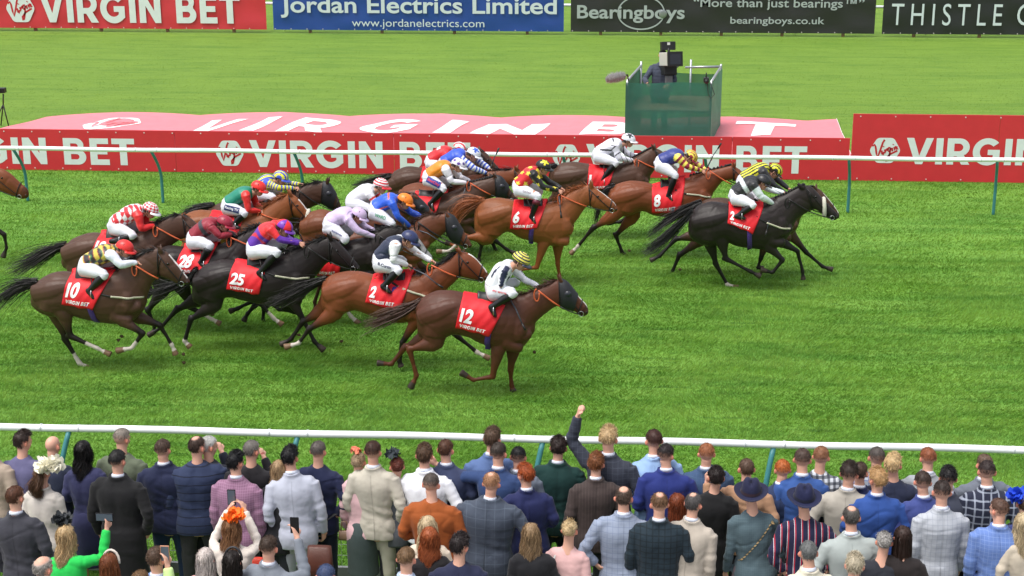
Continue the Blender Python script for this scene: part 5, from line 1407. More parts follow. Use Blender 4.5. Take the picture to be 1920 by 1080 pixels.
    # printed words on the thigh
    if patch:
        txt, tc_, bg_, ang, wd, ht, pos = patch
        bvb = bvh_of([bo.data]); o_ = world_loc(bo); ctr = nh.lerp(P_['knee'], pos)+Vector((0, 0, .015)); ca, sa = math.cos(R(ang)), math.sin(R(ang))
        def pm(u, v, lift):
            x = ctr.x+(u-.5)*wd*ca-(v-.5)*ht*sa; z = ctr.z+(u-.5)*wd*sa+(v-.5)*ht*ca
            h = bvb.ray_cast(Vector((x-o_.x, -3, z-o_.z)), Vector((0, 1, 0)), 6)
            y = h[0].y+o_.y if h[0] is not None else ctr.y-.05
            return (x, y-lift, z)
        if bg_:
            V = [pm(i/12, j/6, .005) for i in range(13) for j in range(7)]; F = [(i*7+j, (i+1)*7+j, (i+1)*7+j+1, i*7+j+1) for i in range(12) for j in range(6)]
            obj('patch', mesh_np(V, F), mat('patch', bg_, .6), bo, True, origin=world_loc(bo))
        me = font_mesh(txt, .02); asp = norm_box(me)
        for w_ in split_words(me, .16/asp): subdiv_flat(w_, .12); place_flat(w_, lambda u, v: pm(.06+.88*u, .22+.56*v, .008)); obj('lettering', w_, mat('patch_text', tc_, .6), bo, origin=world_loc(bo))
    if whip:
        w0 = arms[whip[2] if len(whip) > 2 else 0][2]; w1 = W(whip[0], whip[1]); mid = w0.lerp(w1, .5)+Vector((0, 0, .03))
        e = thing('whip', whip[3], 'whip', tuple(w0), 'whips held by the jockeys'); dd = (w1-w0).normalized()
        MB().tube([w0-dd*.06, w0+dd*.10], .012, 8).obj('grip', LEATHER, e, True); MB().tube([w0+dd*.10, mid, w1-dd*.12], [.011, .009, .008], 8).obj('shaft', mat('whip_shaft', (70, 74, 84), .4), e, True)
        MB().tube([w1-dd*.12, w1], [.013, .017], 8).obj('flap', LEATHER, e, True)
    return root

WHT, NAVY = (232, 232, 236), (30, 36, 66)
jockey('jockey in white with navy sleeve stripes and a yellow and navy hooped cap', 'A',
  dict(hip=(975, 240), neck=(1115, 85), cap=(1195, 22, 65), sh=(1065, 105), elb=(1045, 205), hand=(1085, 285), felb=(1225, 190), fhand=(1325, 232), knee=(1125, 275), ankle=(965, 385), toe=(985, 430)),
  p_sleeveline((230, 232, 240), NAVY), c_hoops((236, 224, 96), (44, 48, 66), 4.2), glove=True, look=30, patch=('sky sports', (210, 40, 50), None, -6, .22, .06, .35),
  whip=((1220, 555), -.36, 0, 'long grey whip hanging from the gloved hand of the nearest jockey'), seed=1)
jockey('jockey in navy body with white sleeves and navy cap', 'B',
  dict(hip=(845, 270), neck=(1020, 135), cap=(1082, 100, 68), sh=(965, 155), elb=(955, 235), hand=(1058, 310), felb=(1130, 215), fhand=(1240, 278), knee=(985, 345), ankle=(875, 470), toe=(925, 510)),
  p_plain((34, 42, 68), (234, 235, 238)), c_plain((44, 52, 92)), look=28, patch=('B.Curtis', (30, 34, 70), None, -12, .22, .075, .35),
  whip=((1322, 478), -.34, 0, 'thin grey whip pointing forward and down from the jockey in navy and white'), seed=2)
def p_pr(u, w, y, a, t, P):
    C = pal(len(u), (92, 40, 160)); C[u > .62] = LC((226, 42, 48)); C[(np.sin(u*6+y*9) > .93) & (u < .5)] = LC((200, 34, 60)); C[a] = LC((92, 40, 160)); C[a & (t < .40)] = LC((226, 42, 48)); return C
jockey('jockey in purple silks with red shoulders and a red and purple quartered cap', 'C',
  dict(hip=(860, 260), neck=(1030, 105), cap=(1100, 95, 62), sh=(985, 120), elb=(1060, 195), hand=(1225, 228), felb=(1120, 190), fhand=(1260, 235), knee=(1040, 290), ankle=(905, 450), toe=(950, 495)),
  p_pr, c_quarters((232, 44, 48), (112, 50, 170)), look=26, whip=((1180, 120), -.1, 1, 'dark whip slanting up from the hands of the jockey in purple and red'), seed=3)
jockey('jockey in yellow and black diamonds with white sleeves and a plain red cap', 'D',
  dict(hip=(645, 225), neck=(870, 135), cap=(942, 88, 70), sh=(830, 150), elb=(900, 218), hand=(1030, 208), felb=(930, 190), fhand=(1000, 185), knee=(785, 300), ankle=(665, 425), toe=(695, 462)),
  p_diamond((40, 36, 40), (206, 184, 78), (226, 230, 242), .095, ((150, 50, 50), (60, 110, 70))), c_plain((222, 52, 50)), look=20, seed=4)
jockey('jockey in red silks with yellow stars, black sleeves and black cap', 'O',
  dict(hip=(690, 320), neck=(845, 205), cap=(880, 160, 60), sh=(800, 225), elb=(870, 320), hand=(995, 352), felb=(930, 300), fhand=(1010, 335), knee=(835, 395), ankle=(785, 550), toe=(815, 590)),
  p_stars((206, 34, 40), (26, 26, 28), (238, 220, 70), 13), c_star((32, 32, 34), (236, 224, 60)), look=15, boottop=(96, 24, 44),
  whip=((1010, 555), -.34, 0, 'short whip hanging straight down from the jockey in red with yellow stars'), patch=('QATAR', (150, 130, 140), None, -12, .16, .05, .45), seed=5)
jockey('jockey bent low in blue body, yellow and maroon striped sleeves and cap', 'Q',
  dict(hip=(790, 300), neck=(960, 250), cap=(1032, 250, 55), sh=(925, 265), elb=(1000, 330), hand=(1105, 360), felb=(1060, 310), fhand=(1135, 350), knee=(905, 395), ankle=(850, 555), toe=(890, 585)),
  p_sleeve_stripes((44, 56, 130), (238, 222, 90), (140, 30, 60), 5), c_band((238, 222, 80), (150, 34, 60), 4.2), look=50,
  whip=((1248, 155), -.1, 1, 'black whip held up in the air above the plaited bay horse'), seed=6)
jockey('jockey in black body with white band and black cap riding the front runner', 'R',
  dict(hip=(790, 305), neck=(965, 200), cap=(1012, 192, 58), sh=(925, 220), elb=(990, 315), hand=(1085, 372), felb=(1070, 275), fhand=(1180, 292), knee=(915, 370), ankle=(820, 455), toe=(855, 475)),
  p_band((34, 34, 38), (214, 224, 226), (214, 224, 226), .42, .58, (40, 40, 42)), c_plain((34, 34, 38)), look=30,
  whip=((1020, 610), -.36, 0, 'dark whip hanging from the hand of the jockey in black and white'), seed=7)
jockey('jockey in yellow and black vertical stripes with matching cap on the far leader', 'S',
  dict(hip=(850, 200), neck=(1045, 105), cap=(1105, 112, 55), sh=(1000, 125), elb=(1080, 230), hand=(1170, 285), felb=(1150, 225), fhand=(1215, 272), knee=(960, 310), ankle=(880, 420), toe=(910, 440)),
  p_stripes((222, 218, 50), (30, 30, 30), (40, 38, 42), .085), c_band((226, 224, 50), (30, 32, 34), 3.2), look=42, seed=8)
jockey('jockey in white with thin black lines and a star cap by the far rail', 'P',
  dict(hip=(320, 240), neck=(500, 160), cap=(558, 118, 52), sh=(455, 175), elb=(480, 265), hand=(610, 290), felb=(540, 225), fhand=(625, 265), knee=(460, 300), ankle=(355, 430), toe=(375, 462)),
  p_chevron((226, 226, 238), (36, 36, 44), (226, 226, 238)), c_star((228, 230, 238), (40, 42, 50)), look=12, seed=9)
jockey('jockey in red and white diamond silks with plain red sleeves and diamond cap', 'H',
  dict(hip=(860, 280), neck=(1080, 185), cap=(1135, 162, 58), sh=(1035, 215), elb=(1060, 315), hand=(1160, 290), felb=(1100, 280), fhand=(1175, 280), knee=(1000, 365), ankle=(915, 390), toe=(950, 415)),
  p_diamond((234, 234, 236), (206, 36, 48), (222, 40, 44), .085), c_diam((236, 236, 238), (206, 36, 48)), glove=True, look=25, seed=10)
jockey('jockey in dark maroon silks with one dark band and maroon cap', 'I',
  dict(hip=(330, 585), neck=(510, 480), cap=(572, 462, 58), sh=(455, 500), elb=(520, 560), hand=(620, 558), felb=(560, 535), fhand=(640, 560), knee=(455, 640), ankle=(395, 755), toe=(405, 790)),
  p_band((142, 32, 50), (56, 56, 64), (142, 32, 50), .50, .66), c_plain((150, 36, 58)), glove=True, look=22, seed=11, boottop=(40, 40, 44))
jockey('jockey in green silks with red sleeves and bright red cap', 'J',
  dict(hip=(590, 335), neck=(775, 245), cap=(825, 198, 60), sh=(725, 265), elb=(745, 375), hand=(835, 385), felb=(800, 335), fhand=(850, 360), knee=(715, 400), ankle=(640, 480), toe=(670, 505)),
  p_plain((18, 128, 104), (220, 44, 40)), c_plain((226, 48, 42)), look=22, patch=('Racing TV', (232, 232, 240), (32, 44, 92), -10, .26, .09, .35), seed=12)
jockey('jockey in yellow silks with blue striped sleeves and a blue and yellow cap', 'K',
  dict(hip=(810, 235), neck=(930, 160), cap=(992, 120, 55), sh=(885, 175), elb=(960, 205), hand=(1090, 212), felb=(1040, 180), fhand=(1130, 182), knee=(930, 280), ankle=(850, 360), toe=(880, 390)),
  p_stripes((224, 224, 60), (60, 80, 190), (226, 224, 60), .13, (60, 80, 190)), c_band((226, 226, 64), (64, 84, 190), 2.2), look=20, seed=13)
jockey('jockey in plain pale lilac silks and lilac cap', 'E',
  dict(hip=(230, 395), neck=(405, 335), cap=(458, 322, 62), sh=(365, 365), elb=(450, 455), hand=(575, 498), felb=(500, 420), fhand=(600, 468), knee=(350, 510), ankle=(270, 610), toe=(300, 640)),
  p_plain((204, 184, 220)), c_plain((206, 182, 218)), glove=True, look=28, seed=14, patch=('Stablemate', (50, 60, 130), None, -22, .2, .05, .55))
jockey('jockey in bright blue silks with orange piping and orange cap', 'F',
  dict(hip=(570, 290), neck=(740, 225), cap=(805, 215, 65), sh=(700, 245), elb=(745, 345), hand=(835, 420), felb=(840, 310), fhand=(940, 362), knee=(700, 400), ankle=(630, 480), toe=(660, 515)),
  (lambda base: (lambda u, w, y, a, t, P: (lambda C: (C.__setitem__(((~a) & ((np.abs(u-.80) < .035) | (np.abs(w-.0) < .012) & (u < .8))), LC((230, 100, 60))), C)[1])(base(u, w, y, a, t, P))))(p_plain((36, 88, 205))),
  c_plain((244, 130, 36)), look=25, patch=('WARD', (30, 150, 96), None, -14, .2, .09, .4), whip=((1095, 545), -.30, 0, 'thin black whip pointing forward from the jockey in bright blue'), seed=15)
jockey('jockey in white with red armbands and a red and white hooped cap', 'G',
  dict(hip=(400, 230), neck=(565, 150), cap=(622, 98, 62), sh=(525, 170), elb=(580, 245), hand=(690, 255), felb=(620, 220), fhand=(715, 240), knee=(525, 280), ankle=(450, 350), toe=(480, 375)),
  p_armband((230, 230, 236), (230, 230, 236), (214, 40, 48)), c_hoops((236, 236, 238), (206, 44, 54), 4.0), look=15, seed=16)
jockey('jockey in orange body with white sleeves and purple spotted white cap', 'L',
  dict(hip=(730, 365), neck=(900, 290), cap=(965, 265, 55), sh=(865, 310), elb=(905, 400), hand=(1020, 412), felb=(970, 365), fhand=(1045, 400), knee=(850, 455), ankle=(745, 570), toe=(765, 600)),
  p_plain((226, 138, 34), (232, 230, 238)), c_spots((234, 232, 240), (90, 56, 150)), glove=True, look=22, seed=17, patch=('BetCity', (220, 60, 80), (44, 56, 140), -24, .26, .10, .4),
  whip=((985, 560), -.34, 0, 'grey whip hanging from the jockey in orange silks'))
jockey('jockey in blue and white silks with striped sleeves and white star cap', 'M',
  dict(hip=(840, 275), neck=(1010, 200), cap=(1080, 185, 58), sh=(965, 220), elb=(1070, 300), hand=(1195, 350), felb=(1120, 250), fhand=(1195, 310), knee=(960, 350), ankle=(880, 420), toe=(910, 440)),
  p_stripes((50, 84, 200), (50, 84, 200), (226, 230, 240), .1, (50, 84, 200)), c_star((228, 232, 240), (60, 96, 200)), look=25, seed=18,
  whip=((1262, 150), .1, 1, 'thin dark whip raised upright beside the blue and white jockey'))
jockey('jockey in red silks with white cross patch and red and white cap, farthest back', 'N',
  dict(hip=(745, 250), neck=(905, 180), cap=(975, 145, 50), sh=(860, 190), elb=(920, 265), hand=(1030, 270), felb=(950, 230), fhand=(1040, 250), knee=(870, 310), ankle=(790, 390), toe=(820, 410)),
  (lambda u, w, y, a, t, P: (lambda C: (C.__setitem__((np.abs(u-.6) < .09) & (np.abs(y) < .10) & (w > 0), LC((232, 232, 236))), C)[1])(pal(len(u), (214, 36, 44)))),
  c_band((224, 44, 48), (236, 236, 238), 1.6), look=25, seed=19)
# ================================================================== SPECTATORS
HAIRM = mat('hair', (0, 0, 0), .55, attr=True, spec=.35); SHOE = mat('shoe', (28, 22, 20), .4); SHIRT = mat('white_shirt', (212, 217, 230), .6)
PHONE = mat('phone_black', (20, 20, 24), .25); SCREEN = mat('phone_screen', (90, 100, 110), .1)
_cl = {}
def cloth(rgb, grid=None, stripes=None, bump=.0035, rough=.8, name='cloth'):
    return mat(name, rgb, rough, bump=bump, bscale=26, var=.07, vscale=5, grid=grid, stripes=stripes, sheen=.1, spec=.25)
ARM = {'down': ((.245, -.03, 1.13), (.24, .06, .88)), 'front': ((.275, -.03, 1.17), (.12, .20, 1.08)), 'pocket': ((.285, -.07, 1.15), (.215, .03, .93)),
       'brow': ((.22, .10, 1.32), (.10, .19, 1.54)), 'phone': ((.29, .20, 1.38), (.15, .30, 1.64)), 'fist': ((.34, .03, 1.60), (.27, .05, 1.86)), 'wide': ((.31, -.04, 1.16), (.26, .16, 1.02)),
       'reach': ((.42, .02, 1.39), (.66, .03, 1.47)), 'shoulder': ((.40, .0, 1.20), (.43, .08, 1.44)), 'behind': ((.27, -.09, 1.15), (.05, -.19, 1.0)), 'hip': ((.33, -.08, 1.18), (.22, -.02, 1.02))}
CROWD = 'spectators watching from the fence'
rsC = np.random.RandomState(99)
def person(label, px, py, hair=(70, 52, 42), jacket=(40, 44, 60), style='short', h=1.76, sex='m', hy=8, yaw=0, arms=('front', 'front'), trousers=(40, 42, 50), collar=True, build=.98,
           grid=None, stripes=None, skin=(214, 164, 142), sleeves=True, fade=.0, bald=0, length=.3, dress=False, jname='jacket', lean=0, hem=.80, armskin=False, wave=.02, minY=None, group=CROWD, Yset=None, hands_open=()):
    zc = h*.935
    if Yset is not None:
        Y = Yset; q = on_y(px, py, Y); zc = q.z; h = zc/.935
    else:
        q = on_z(px, py, zc); Y = q.y
        if Y > FY-.36: Y = FY-.36; q = on_y(px, py, Y); zc = q.z; h = zc/.935
    s = h/1.78; sw = s*build; X0 = q.x; loc = Vector((X0, Y, 0))
    seed = int(px*7+py) % 9973; rs = np.random.RandomState(seed)
    roll, tilt = rs.uniform(-.07, .07), rs.uniform(-.10, .10); lean = lean+rs.uniform(-.1, .35)
    ya = R(yaw-rs.uniform(-14, 10)); cy_, sy_ = math.cos(ya), math.sin(ya)
    def G(p, wx=True):   # local -> world (clockwise yaw turns to the right)
        zz = p[2]+(tilt*p[0] if p[2] > 1.2 and p[2] < 1.56 else 0); x, y, z = (p[0]*(build if wx else 1)+roll*(max(0, p[2]-.9)-.76)*(1 if p[2] > .2 else 1))*s, p[1]*s, zz*s; y += lean*max(0, z-.9)*.3
        return Vector((X0+x*cy_+y*sy_, Y-x*sy_+y*cy_, z))
    def gv(x, y, z): return Vector((x*cy_+y*sy_, -x*sy_+y*cy_, z))
    root = thing('person', label, 'person', loc, group)
    female = sex == 'f'
    if female: rings = [(hem, -.01, .185, .135), (.92, -.01, .188, .140), (1.06, 0, .148, .108), (1.20, 0, .166, .118), (1.32, -.005, .180, .115), (1.395, -.005, .176, .102), (1.45, 0, .12, .080), (1.505, .005, .062, .06)]; shx = .158; ks = .88
    else: rings = [(hem, -.01, .205, .138), (.92, -.01, .202, .142), (1.05, 0, .180, .124), (1.19, 0, .194, .128), (1.32, -.008, .210, .130), (1.40, -.010, .202, .114), (1.452, -.004, .152, .094), (1.492, 0, .105, .080), (1.520, .005, .070, .066)]; shx = .192; ks = 1
    xax = gv(1, 0, 0); yax = gv(0, 1, 0)
    def torso(g, lo=0): return [(G((0, y, z)), (hy_+g)*s*(1 if build < 1.1 else build*.98), (hx+g)*sw, yax) for z, y, hx, hy_ in rings[lo:]]
    A = []
    for i, sd in enumerate((-1, 1)):
        a = arms[i]
        if isinstance(a, str): e, hd = ARM[a]; e = (e[0]*sd, e[1], e[2]); hd = (hd[0]*sd, hd[1], hd[2])
        else: e, hd = a
        j = rs.normal(size=3)*.012; S = G((sd*shx, -.005, 1.41)); E = G((e[0]*(ks if female else 1)+j[0], e[1]+j[1], e[2])); Hd = G((hd[0]+j[0], hd[1], hd[2]+j[2]))
        A.append((S, E, Hd))
    def armt(a, g, cut=1.0):
        S, E, Hd = a; h2 = E.lerp(Hd, cut); k = s*ks
        return smooth_st([(S, (.064+g)*k, (.066+g)*k), (S.lerp(E, .5), (.056+g)*k, (.056+g)*k), (E, (.049+g)*k, (.050+g)*k), (E.lerp(h2, .5), (.046+g)*k, (.046+g)*k), (h2, (.038+g)*k, (.038+g)*k)], 3)
    # garment on the torso and arms
    g = [tube_geo(smooth_st(torso(0), 3), 24, cap=.02, ref=xax, sup=2.4)]
    if sleeves:
        g += [tube_geo(armt(a, .006, .93 if sleeves is True else .3), 14, ref=xax, cap=.2) for a in A]
        g += [tube_geo([(G((0, -.006, 1.40)).lerp(a[0], .35), .080*s, .095*s), (a[0], .066*s, .074*s)], 12, ref=xax) for a in A]
    if collar: g.append(tube_geo([(G((math.cos(t)*.074, math.sin(t)*.070-.004, 1.522)), .012*s, .020*s) for t in [2*math.pi*k/18 for k in range(18)]], 8, closed=True, ref=Vector((0, 0, 1))))
    me = remesh(g, .0125, 1); wrinkle(me, loc, .0075, seed)
    # folds at elbow and waist
    P = verts(me).astype(float)-np.array(loc); N_ = norms(me); fo = np.sin(P[:, 2]*62+P[:, 0]*18*(1+.3*np.sin(P[:, 2]*9)))*np.exp(-((P[:, 2]-1.08*s)/.12)**2)*.0030*(.1+wave_noise(P, 7, seed+31))*2
    for a in A:
        d = np.linalg.norm(P+np.array(loc)-np.array(tuple(a[1])), axis=1); fo += np.sin(d*95)*np.exp(-(d/.12)**2)*.006
    blade = -np.exp(-((P[:, 0])/.035)**2)*.007*(P[:, 1] < 0)*(P[:, 2] > 1.0*s)
    set_verts(me, verts(me)+N_*(fo+blade)[:, None])
    JM = jacket if not isinstance(jacket, tuple) else cloth(jacket, grid, stripes)
    jo = obj(jname, me, JM, root, True)
    if jname in ('jacket', 'blazer') and not female and hem < .85:
        bvj = bvh_of([jo.data]); o_ = world_loc(jo); sm = mat('seam', tuple(int(c_*.84) for c_ in jacket), .9)
        for nm, z0_, z1_, wd_ in (('back_seam', 1.47, 1.0, .003), ('back_vent', 1.0, hem+.01, .008)):
            V = []
            for i in range(14):
                p = G((0, -.1, z0_+(z1_-z0_)*i/13))
                for sg in (-1, 1):
                    h_ = bvj.ray_cast(Vector((p.x+sg*wd_/2-o_.x, -3, p.z-o_.z)), Vector((0, 1, 0)), 6); V.append(Vector((p.x+sg*wd_/2, (h_[0].y+o_.y if h_[0] is not None else p.y-.1*s)-.003, p.z)))
            obj(nm, mesh_np(V, [(2*i, 2*i+1, 2*i+3, 2*i+2) for i in range(13)]), sm, jo, True, origin=o_)
    if collar and sex == 'm':
        MB().tube([G((0, -.002, 1.515)), G((0, .004, 1.545))], [.064*s, .058*s], 18).obj('shirt_collar', SHIRT, root, True)
    # legs
    if dress:
        rr = [(1.04, 0, .15, .115), (.92, -.01, .19, .145), (.75, -.01, .20, .15), (.52, 0, .20, .155), (.42, 0, .21, .16)]
        me = remesh([tube_geo(smooth_st([(G((0, y, z)), hy_*s, hx*sw, yax) for z, y, hx, hy_ in rr], 3), 20, ref=xax, cap=.1)], .018, 2); wrinkle(me, loc, .006, seed+3)
        obj('skirt', me, cloth(trousers), root, True)
    else:
        g = [tube_geo(smooth_st([(G((0, 0, 1.02)), .115*s, .165*sw, yax), (G((0, -.01, .92)), .125*s, .180*sw, yax), (G((0, -.01, .82)), .115*s, .165*sw, yax)], 2), 16, ref=xax)]
        for sd in (-1, 1): g.append(tube_geo(smooth_st([(G((sd*.090, -.005, .86)), .100*s, .098*sw), (G((sd*.098, .0, .65)), .088*s, .084*s), (G((sd*.105, .005, .45)), .070*s, .068*s), (G((sd*.11, -.01, .25)), .062*s, .060*s), (G((sd*.115, -.01, .07)), .060*s, .058*s)], 3), 14, ref=xax, cap=.1))
        me = remesh(g, .018, 2); wrinkle(me, loc, .007, seed+3); obj('trousers', me, cloth(trousers) if isinstance(trousers, tuple) else trousers, root, True)
    for sd in (-1, 1): obj('shoe', mesh_np(*tube_geo(smooth_st([(G((sd*.115, -.08, .045)), .038*s, .036*s), (G((sd*.115, .0, .05)), .045*s, .040*s), (G((sd*.12, .10, .035)), .034*s, .046*s), (G((sd*.125, .19, .028)), .022*s, .036*s)], 3), 12, ref=Vector((1, 0, 0)))), SHOE, root, True)
    # body
    k = s*(.85 if female else .885); hr = R(hy+rs.uniform(-5, 5)+yaw); f = Vector((math.sin(hr), math.cos(hr), -.06)); c = G((0, .03, 1.662))
    if lean: f.z -= .1
    g, LL = head_geo(c, f, Vector((0, 0, 1)), k)
    g.append(tube_geo(smooth_st([(G((0, 0, 1.44)), .075*s, .10*s), (G((0, .0, 1.50)), .056*s, .060*s), (G((0, .010, 1.56)), .053*s, .051*s), (c+Vector((0, 0, -.05*s))-f*.02, .053*s, .051*s)], 3), 14, ref=xax))
    g.append(tube_geo(torso(-.038), 14, ref=xax)); g += [tube_geo([(x[0], x[1]*min(1, .62+i*.02), x[2]*min(1, .62+i*.02)) + tuple(x[3:]) for i, x in enumerate(armt(a, -.008))] if sleeves is True else armt(a, -.012), 12, ref=xax) for a in A]
    for sd in (-1, 1): g.append(tube_geo([(G((sd*.09, 0, .9)), .08*s, .08*s), (G((sd*.105, 0, .45)), .05*s, .05*s), (G((sd*.115, -.01, .08)), .035*s, .035*s), (G((sd*.12, .12, .03)), .018*s, .03*s)], 10, ref=Vector((1, 0, 0))))
    up_hand = False
    for sd, a in zip((-1, 1), A):
        dd = (a[2]-a[1]).normalized(); hi = a[2].z > 1.3*s; up_hand |= hi
        g += hand_geo(a[2], dd, gv(-sd*.8, .5 if not hi else .3, -.2), s*(.9 if female else 1), 1.5 if (hi and arms[(sd+1)//2] == 'fist') else .7, thumb=1 if hi else -1)
    me = remesh(g, .0085 if up_hand else .0115, 1); P = verts(me).astype(float); C = pal(len(P), skin); C *= (1+.06*wave_noise(P, 25, seed))[:, None]
    f_, s_, u_ = basis(f, Vector((0, 0, 1))); q = P-np.array(tuple(c)); qf, qs, qu = (q@np.array(tuple(v)) for v in (f_, s_, u_))
    ear = (np.abs(qs) > .074*k) & (np.abs(qu+.008) < .05) & (np.abs(qf) < .05); C[ear] = C[ear]*np.array((1.05, .72, .68))
    eye = (qf > .075*k) & (np.abs(np.abs(qs)-.031) < .012) & (np.abs(qu) < .006); C[eye] = LC((50, 40, 36))
    C[(qf > .078*k) & (np.abs(qs) < .024) & (np.abs(qu+.062) < .010)] = LC((176, 98, 88))
    set_col(me, C); obj('body', me, SKIN_M, root, True)
    # hair: scalp shell with coverage painted in, then strands on it
    hc_ = LC(hair)*.78; sk = LC(skin); n, m_ = 40, 26; V = []; Q = []
    th_ = {'short': .005, 'long': .012, 'bun': .011, 'pony': .010, 'quiff': .010, 'curly': .019, 'none': .003}.get(style, .010)
    if fade: th_ += .002
    ctr = c+u_*.030*k-f_*.010*k
    for j in range(m_+1):
        ph = math.pi*(.02+.80*j/m_)
        for i in range(n):
            th = 2*math.pi*i/n; d = (math.sin(ph)*math.cos(th), math.sin(ph)*math.sin(th), math.cos(ph)); Q.append(d)
    Q = np.array(Q); fwd = Q[:, 0]; upq = Q[:, 2]; side = np.abs(Q[:, 1])
    # coverage: back of head down to the nape, sides above the ear, open face
    low = np.where(fwd < -.1, -.78, np.where(fwd < .35, -.32-.3*np.clip(-fwd, 0, 1), .42))
    edge = np.clip((upq-low)/.10, 0, 1); face = (fwd > .30) & (upq < .50); earz = (side > .72) & (np.abs(fwd) < .42) & (upq < -.02); cov = edge*(~face)*(~earz)
    if style != 'none':
        dens = np.ones(len(Q))
        if fade: dens = np.clip((upq-(-.62))/(.25+fade*.9), .25*(1-fade), 1)
        if bald: crown = np.array((-.30, 0, .95)); crown = crown/np.linalg.norm(crown); dd_ = np.linalg.norm(Q-crown, axis=1); dens = dens*np.clip((dd_-bald)/.28, 0.0, 1)
    else: dens = np.zeros(len(Q))
    bump_ = wave_noise(Q, 9 if style != 'curly' else 14, seed)*(.2 if style != 'curly' else .5)
    rad = th_*k*cov*(.25+.75*dens)*(1+bump_)+.0005
    if style == 'quiff': rad += (.015*np.clip(upq, 0, 1)**2*(.6+.4*fwd))*k
    R3 = np.array((.096, .077, .092))*k; W3 = Q*(R3+rad[:, None]); B = np.array([tuple(f_), tuple(s_), tuple(u_)]); Wd = W3@B+np.array(tuple(ctr))
    Cq = sk*(1-(cov*dens)[:, None])+hc_*(cov*dens)[:, None]; Cq = Cq*(1+.12*wave_noise(Q, 16, seed+4))[:, None]
    F = [(j*n+i, (j+1)*n+i, (j+1)*n+(i+1) % n, j*n+(i+1) % n) for j in range(m_) for i in range(n) if cov[j*n+i] > .02 and cov[(j+1)*n+i] > .02]
    if F and style != 'none' or bald or fade:
        F.append(tuple(range(n-1, -1, -1)))
        me = mesh_np(Wd, F); set_col(me, Cq); ho = obj('hair', me, HAIRM, root, True)
        paths = []; cols = []
        ok = np.where((cov*dens > .55))[0]
        ns = {'short': 1300, 'quiff': 1500, 'curly': 1200, 'long': 240, 'bun': 420, 'pony': 380}.get(style, 400)
        ln = {'short': .024, 'quiff': .040, 'curly': .038}.get(style, .05)
        for _ in range(ns):
            i = rs.choice(ok); p = Wd[i]; nrm = Q[i]@B; flow = -B[2]*.7-B[0]*.2*Q[i][2]
            if style == 'bun': flow = (-B[0]*.8+B[2]*.2)
            if style == 'curly': flow = rs.normal(size=3)*.8
            if style == 'quiff' and Q[i][2] > .5: flow = B[0]*.5+rs.normal(size=3)*.3
            d = nrm*.30+flow*.85+rs.normal(size=3)*.22; d /= np.linalg.norm(d); t = np.linspace(0, 1, 4)[:, None]
            paths.append(p+d*t*ln*k*rs.uniform(.6, 1.3)-nrm*.35*ln*t**2+nrm*.001); cols.append(hc_*rs.uniform(.4, 1.6))
        if style in ('long', 'pony'):
            L = length; nl = 900
            for _ in range(nl):
                if style == 'long':
                    a_ = rs.uniform(-1.9, 1.9); up0 = rs.uniform(-.3, 1); rr = math.sqrt(max(0, 1-up0*up0)); d0 = np.array((-math.cos(a_)*rr, math.sin(a_)*rr, up0))
                    p = (d0*(R3+th_*k))@B+np.array(tuple(ctr)); tot = L*rs.uniform(.82, 1.08)+(up0+.3)*.07; t = np.linspace(0, 1, 12)
                    out = (d0*np.array((1, 1, 0)))@B; on = np.linalg.norm(out)+1e-6; out = out/on
                    rr_ = .080+.028*np.sin(np.minimum(t*2.2, 1.57))*1.0-.02*t
                    cxy = np.array(tuple(ctr)); q = np.stack([cxy+out*0 for _ in t]); ang0 = (p-cxy); r0 = np.linalg.norm(ang0[:2]); dirh = ang0[:2]/(r0+1e-6)
                    rad_t = np.interp(t, (0, .3, 1), (r0, .098*k, .088*k)); q[:, 0] += dirh[0]*rad_t; q[:, 1] += dirh[1]*rad_t*np.interp(t, (0, 1), (1, 1.05)); q[:, 2] = p[2]-tot*t*(1 if up0 < .5 else 1)
                    q[:, 1] -= .055*np.clip((t-.35)/.65, 0, 1); ph = rs.rand()*.8+a_*2
                    ph += rs.rand()*2.2; q[:, 0] += np.sin(t*L*38+ph)*wave*(.3+t)*rs.uniform(.4, 1.3); q[:, 1] += np.cos(t*L*33+ph)*wave*.5*t; q += rs.normal(size=3)*.004
                else:
                    t = np.linspace(0, 1, 10); o_ = np.array(tuple(c-f_*.095*k+u_*.0)); q = o_+rs.normal(size=3)*.016; q = q[None, :]+np.zeros((10, 3)); q[:, 2] -= L*rs.uniform(.8, 1.05)*t; q[:, 1] -= .05*np.sin(t*3)
                    q[:, 0] += np.sin(t*8+rs.rand())*wave+rs.normal()*.022*np.sin(t*3.1); q[:, 1] += rs.normal()*.02*np.sin(t*3.1)
                paths.append(q); cols.append(hc_*rs.uniform(.45, 1.6))
            if style == 'long':
                V_, F_ = tube_geo(smooth_st([(ctr-f_*.012, .086*k, .086*k), (ctr-f_*.02-Vector((0, 0, .12)), .082*k, .088*k), (ctr-f_*.035-Vector((0, 0, L*.7)), .055*k, .078*k), (ctr-f_*.06-Vector((0, 0, L*.95)), .02*k, .05*k)], 3), 16, ref=s_)
                me = mesh_np(V_, F_); 
                # keep it behind the face
                VV = verts(me).astype(float); qf_ = (VV-np.array(tuple(ctr)))@np.array(tuple(f_)); VV -= np.outer(np.clip(qf_-.01, 0, 1), np.array(tuple(f_))); set_verts(me, VV)
                set_col(me, pal(len(V_), hair)*.6); obj('hair_underlayer', me, HAIRM, ho, True, origin=world_loc(ho))
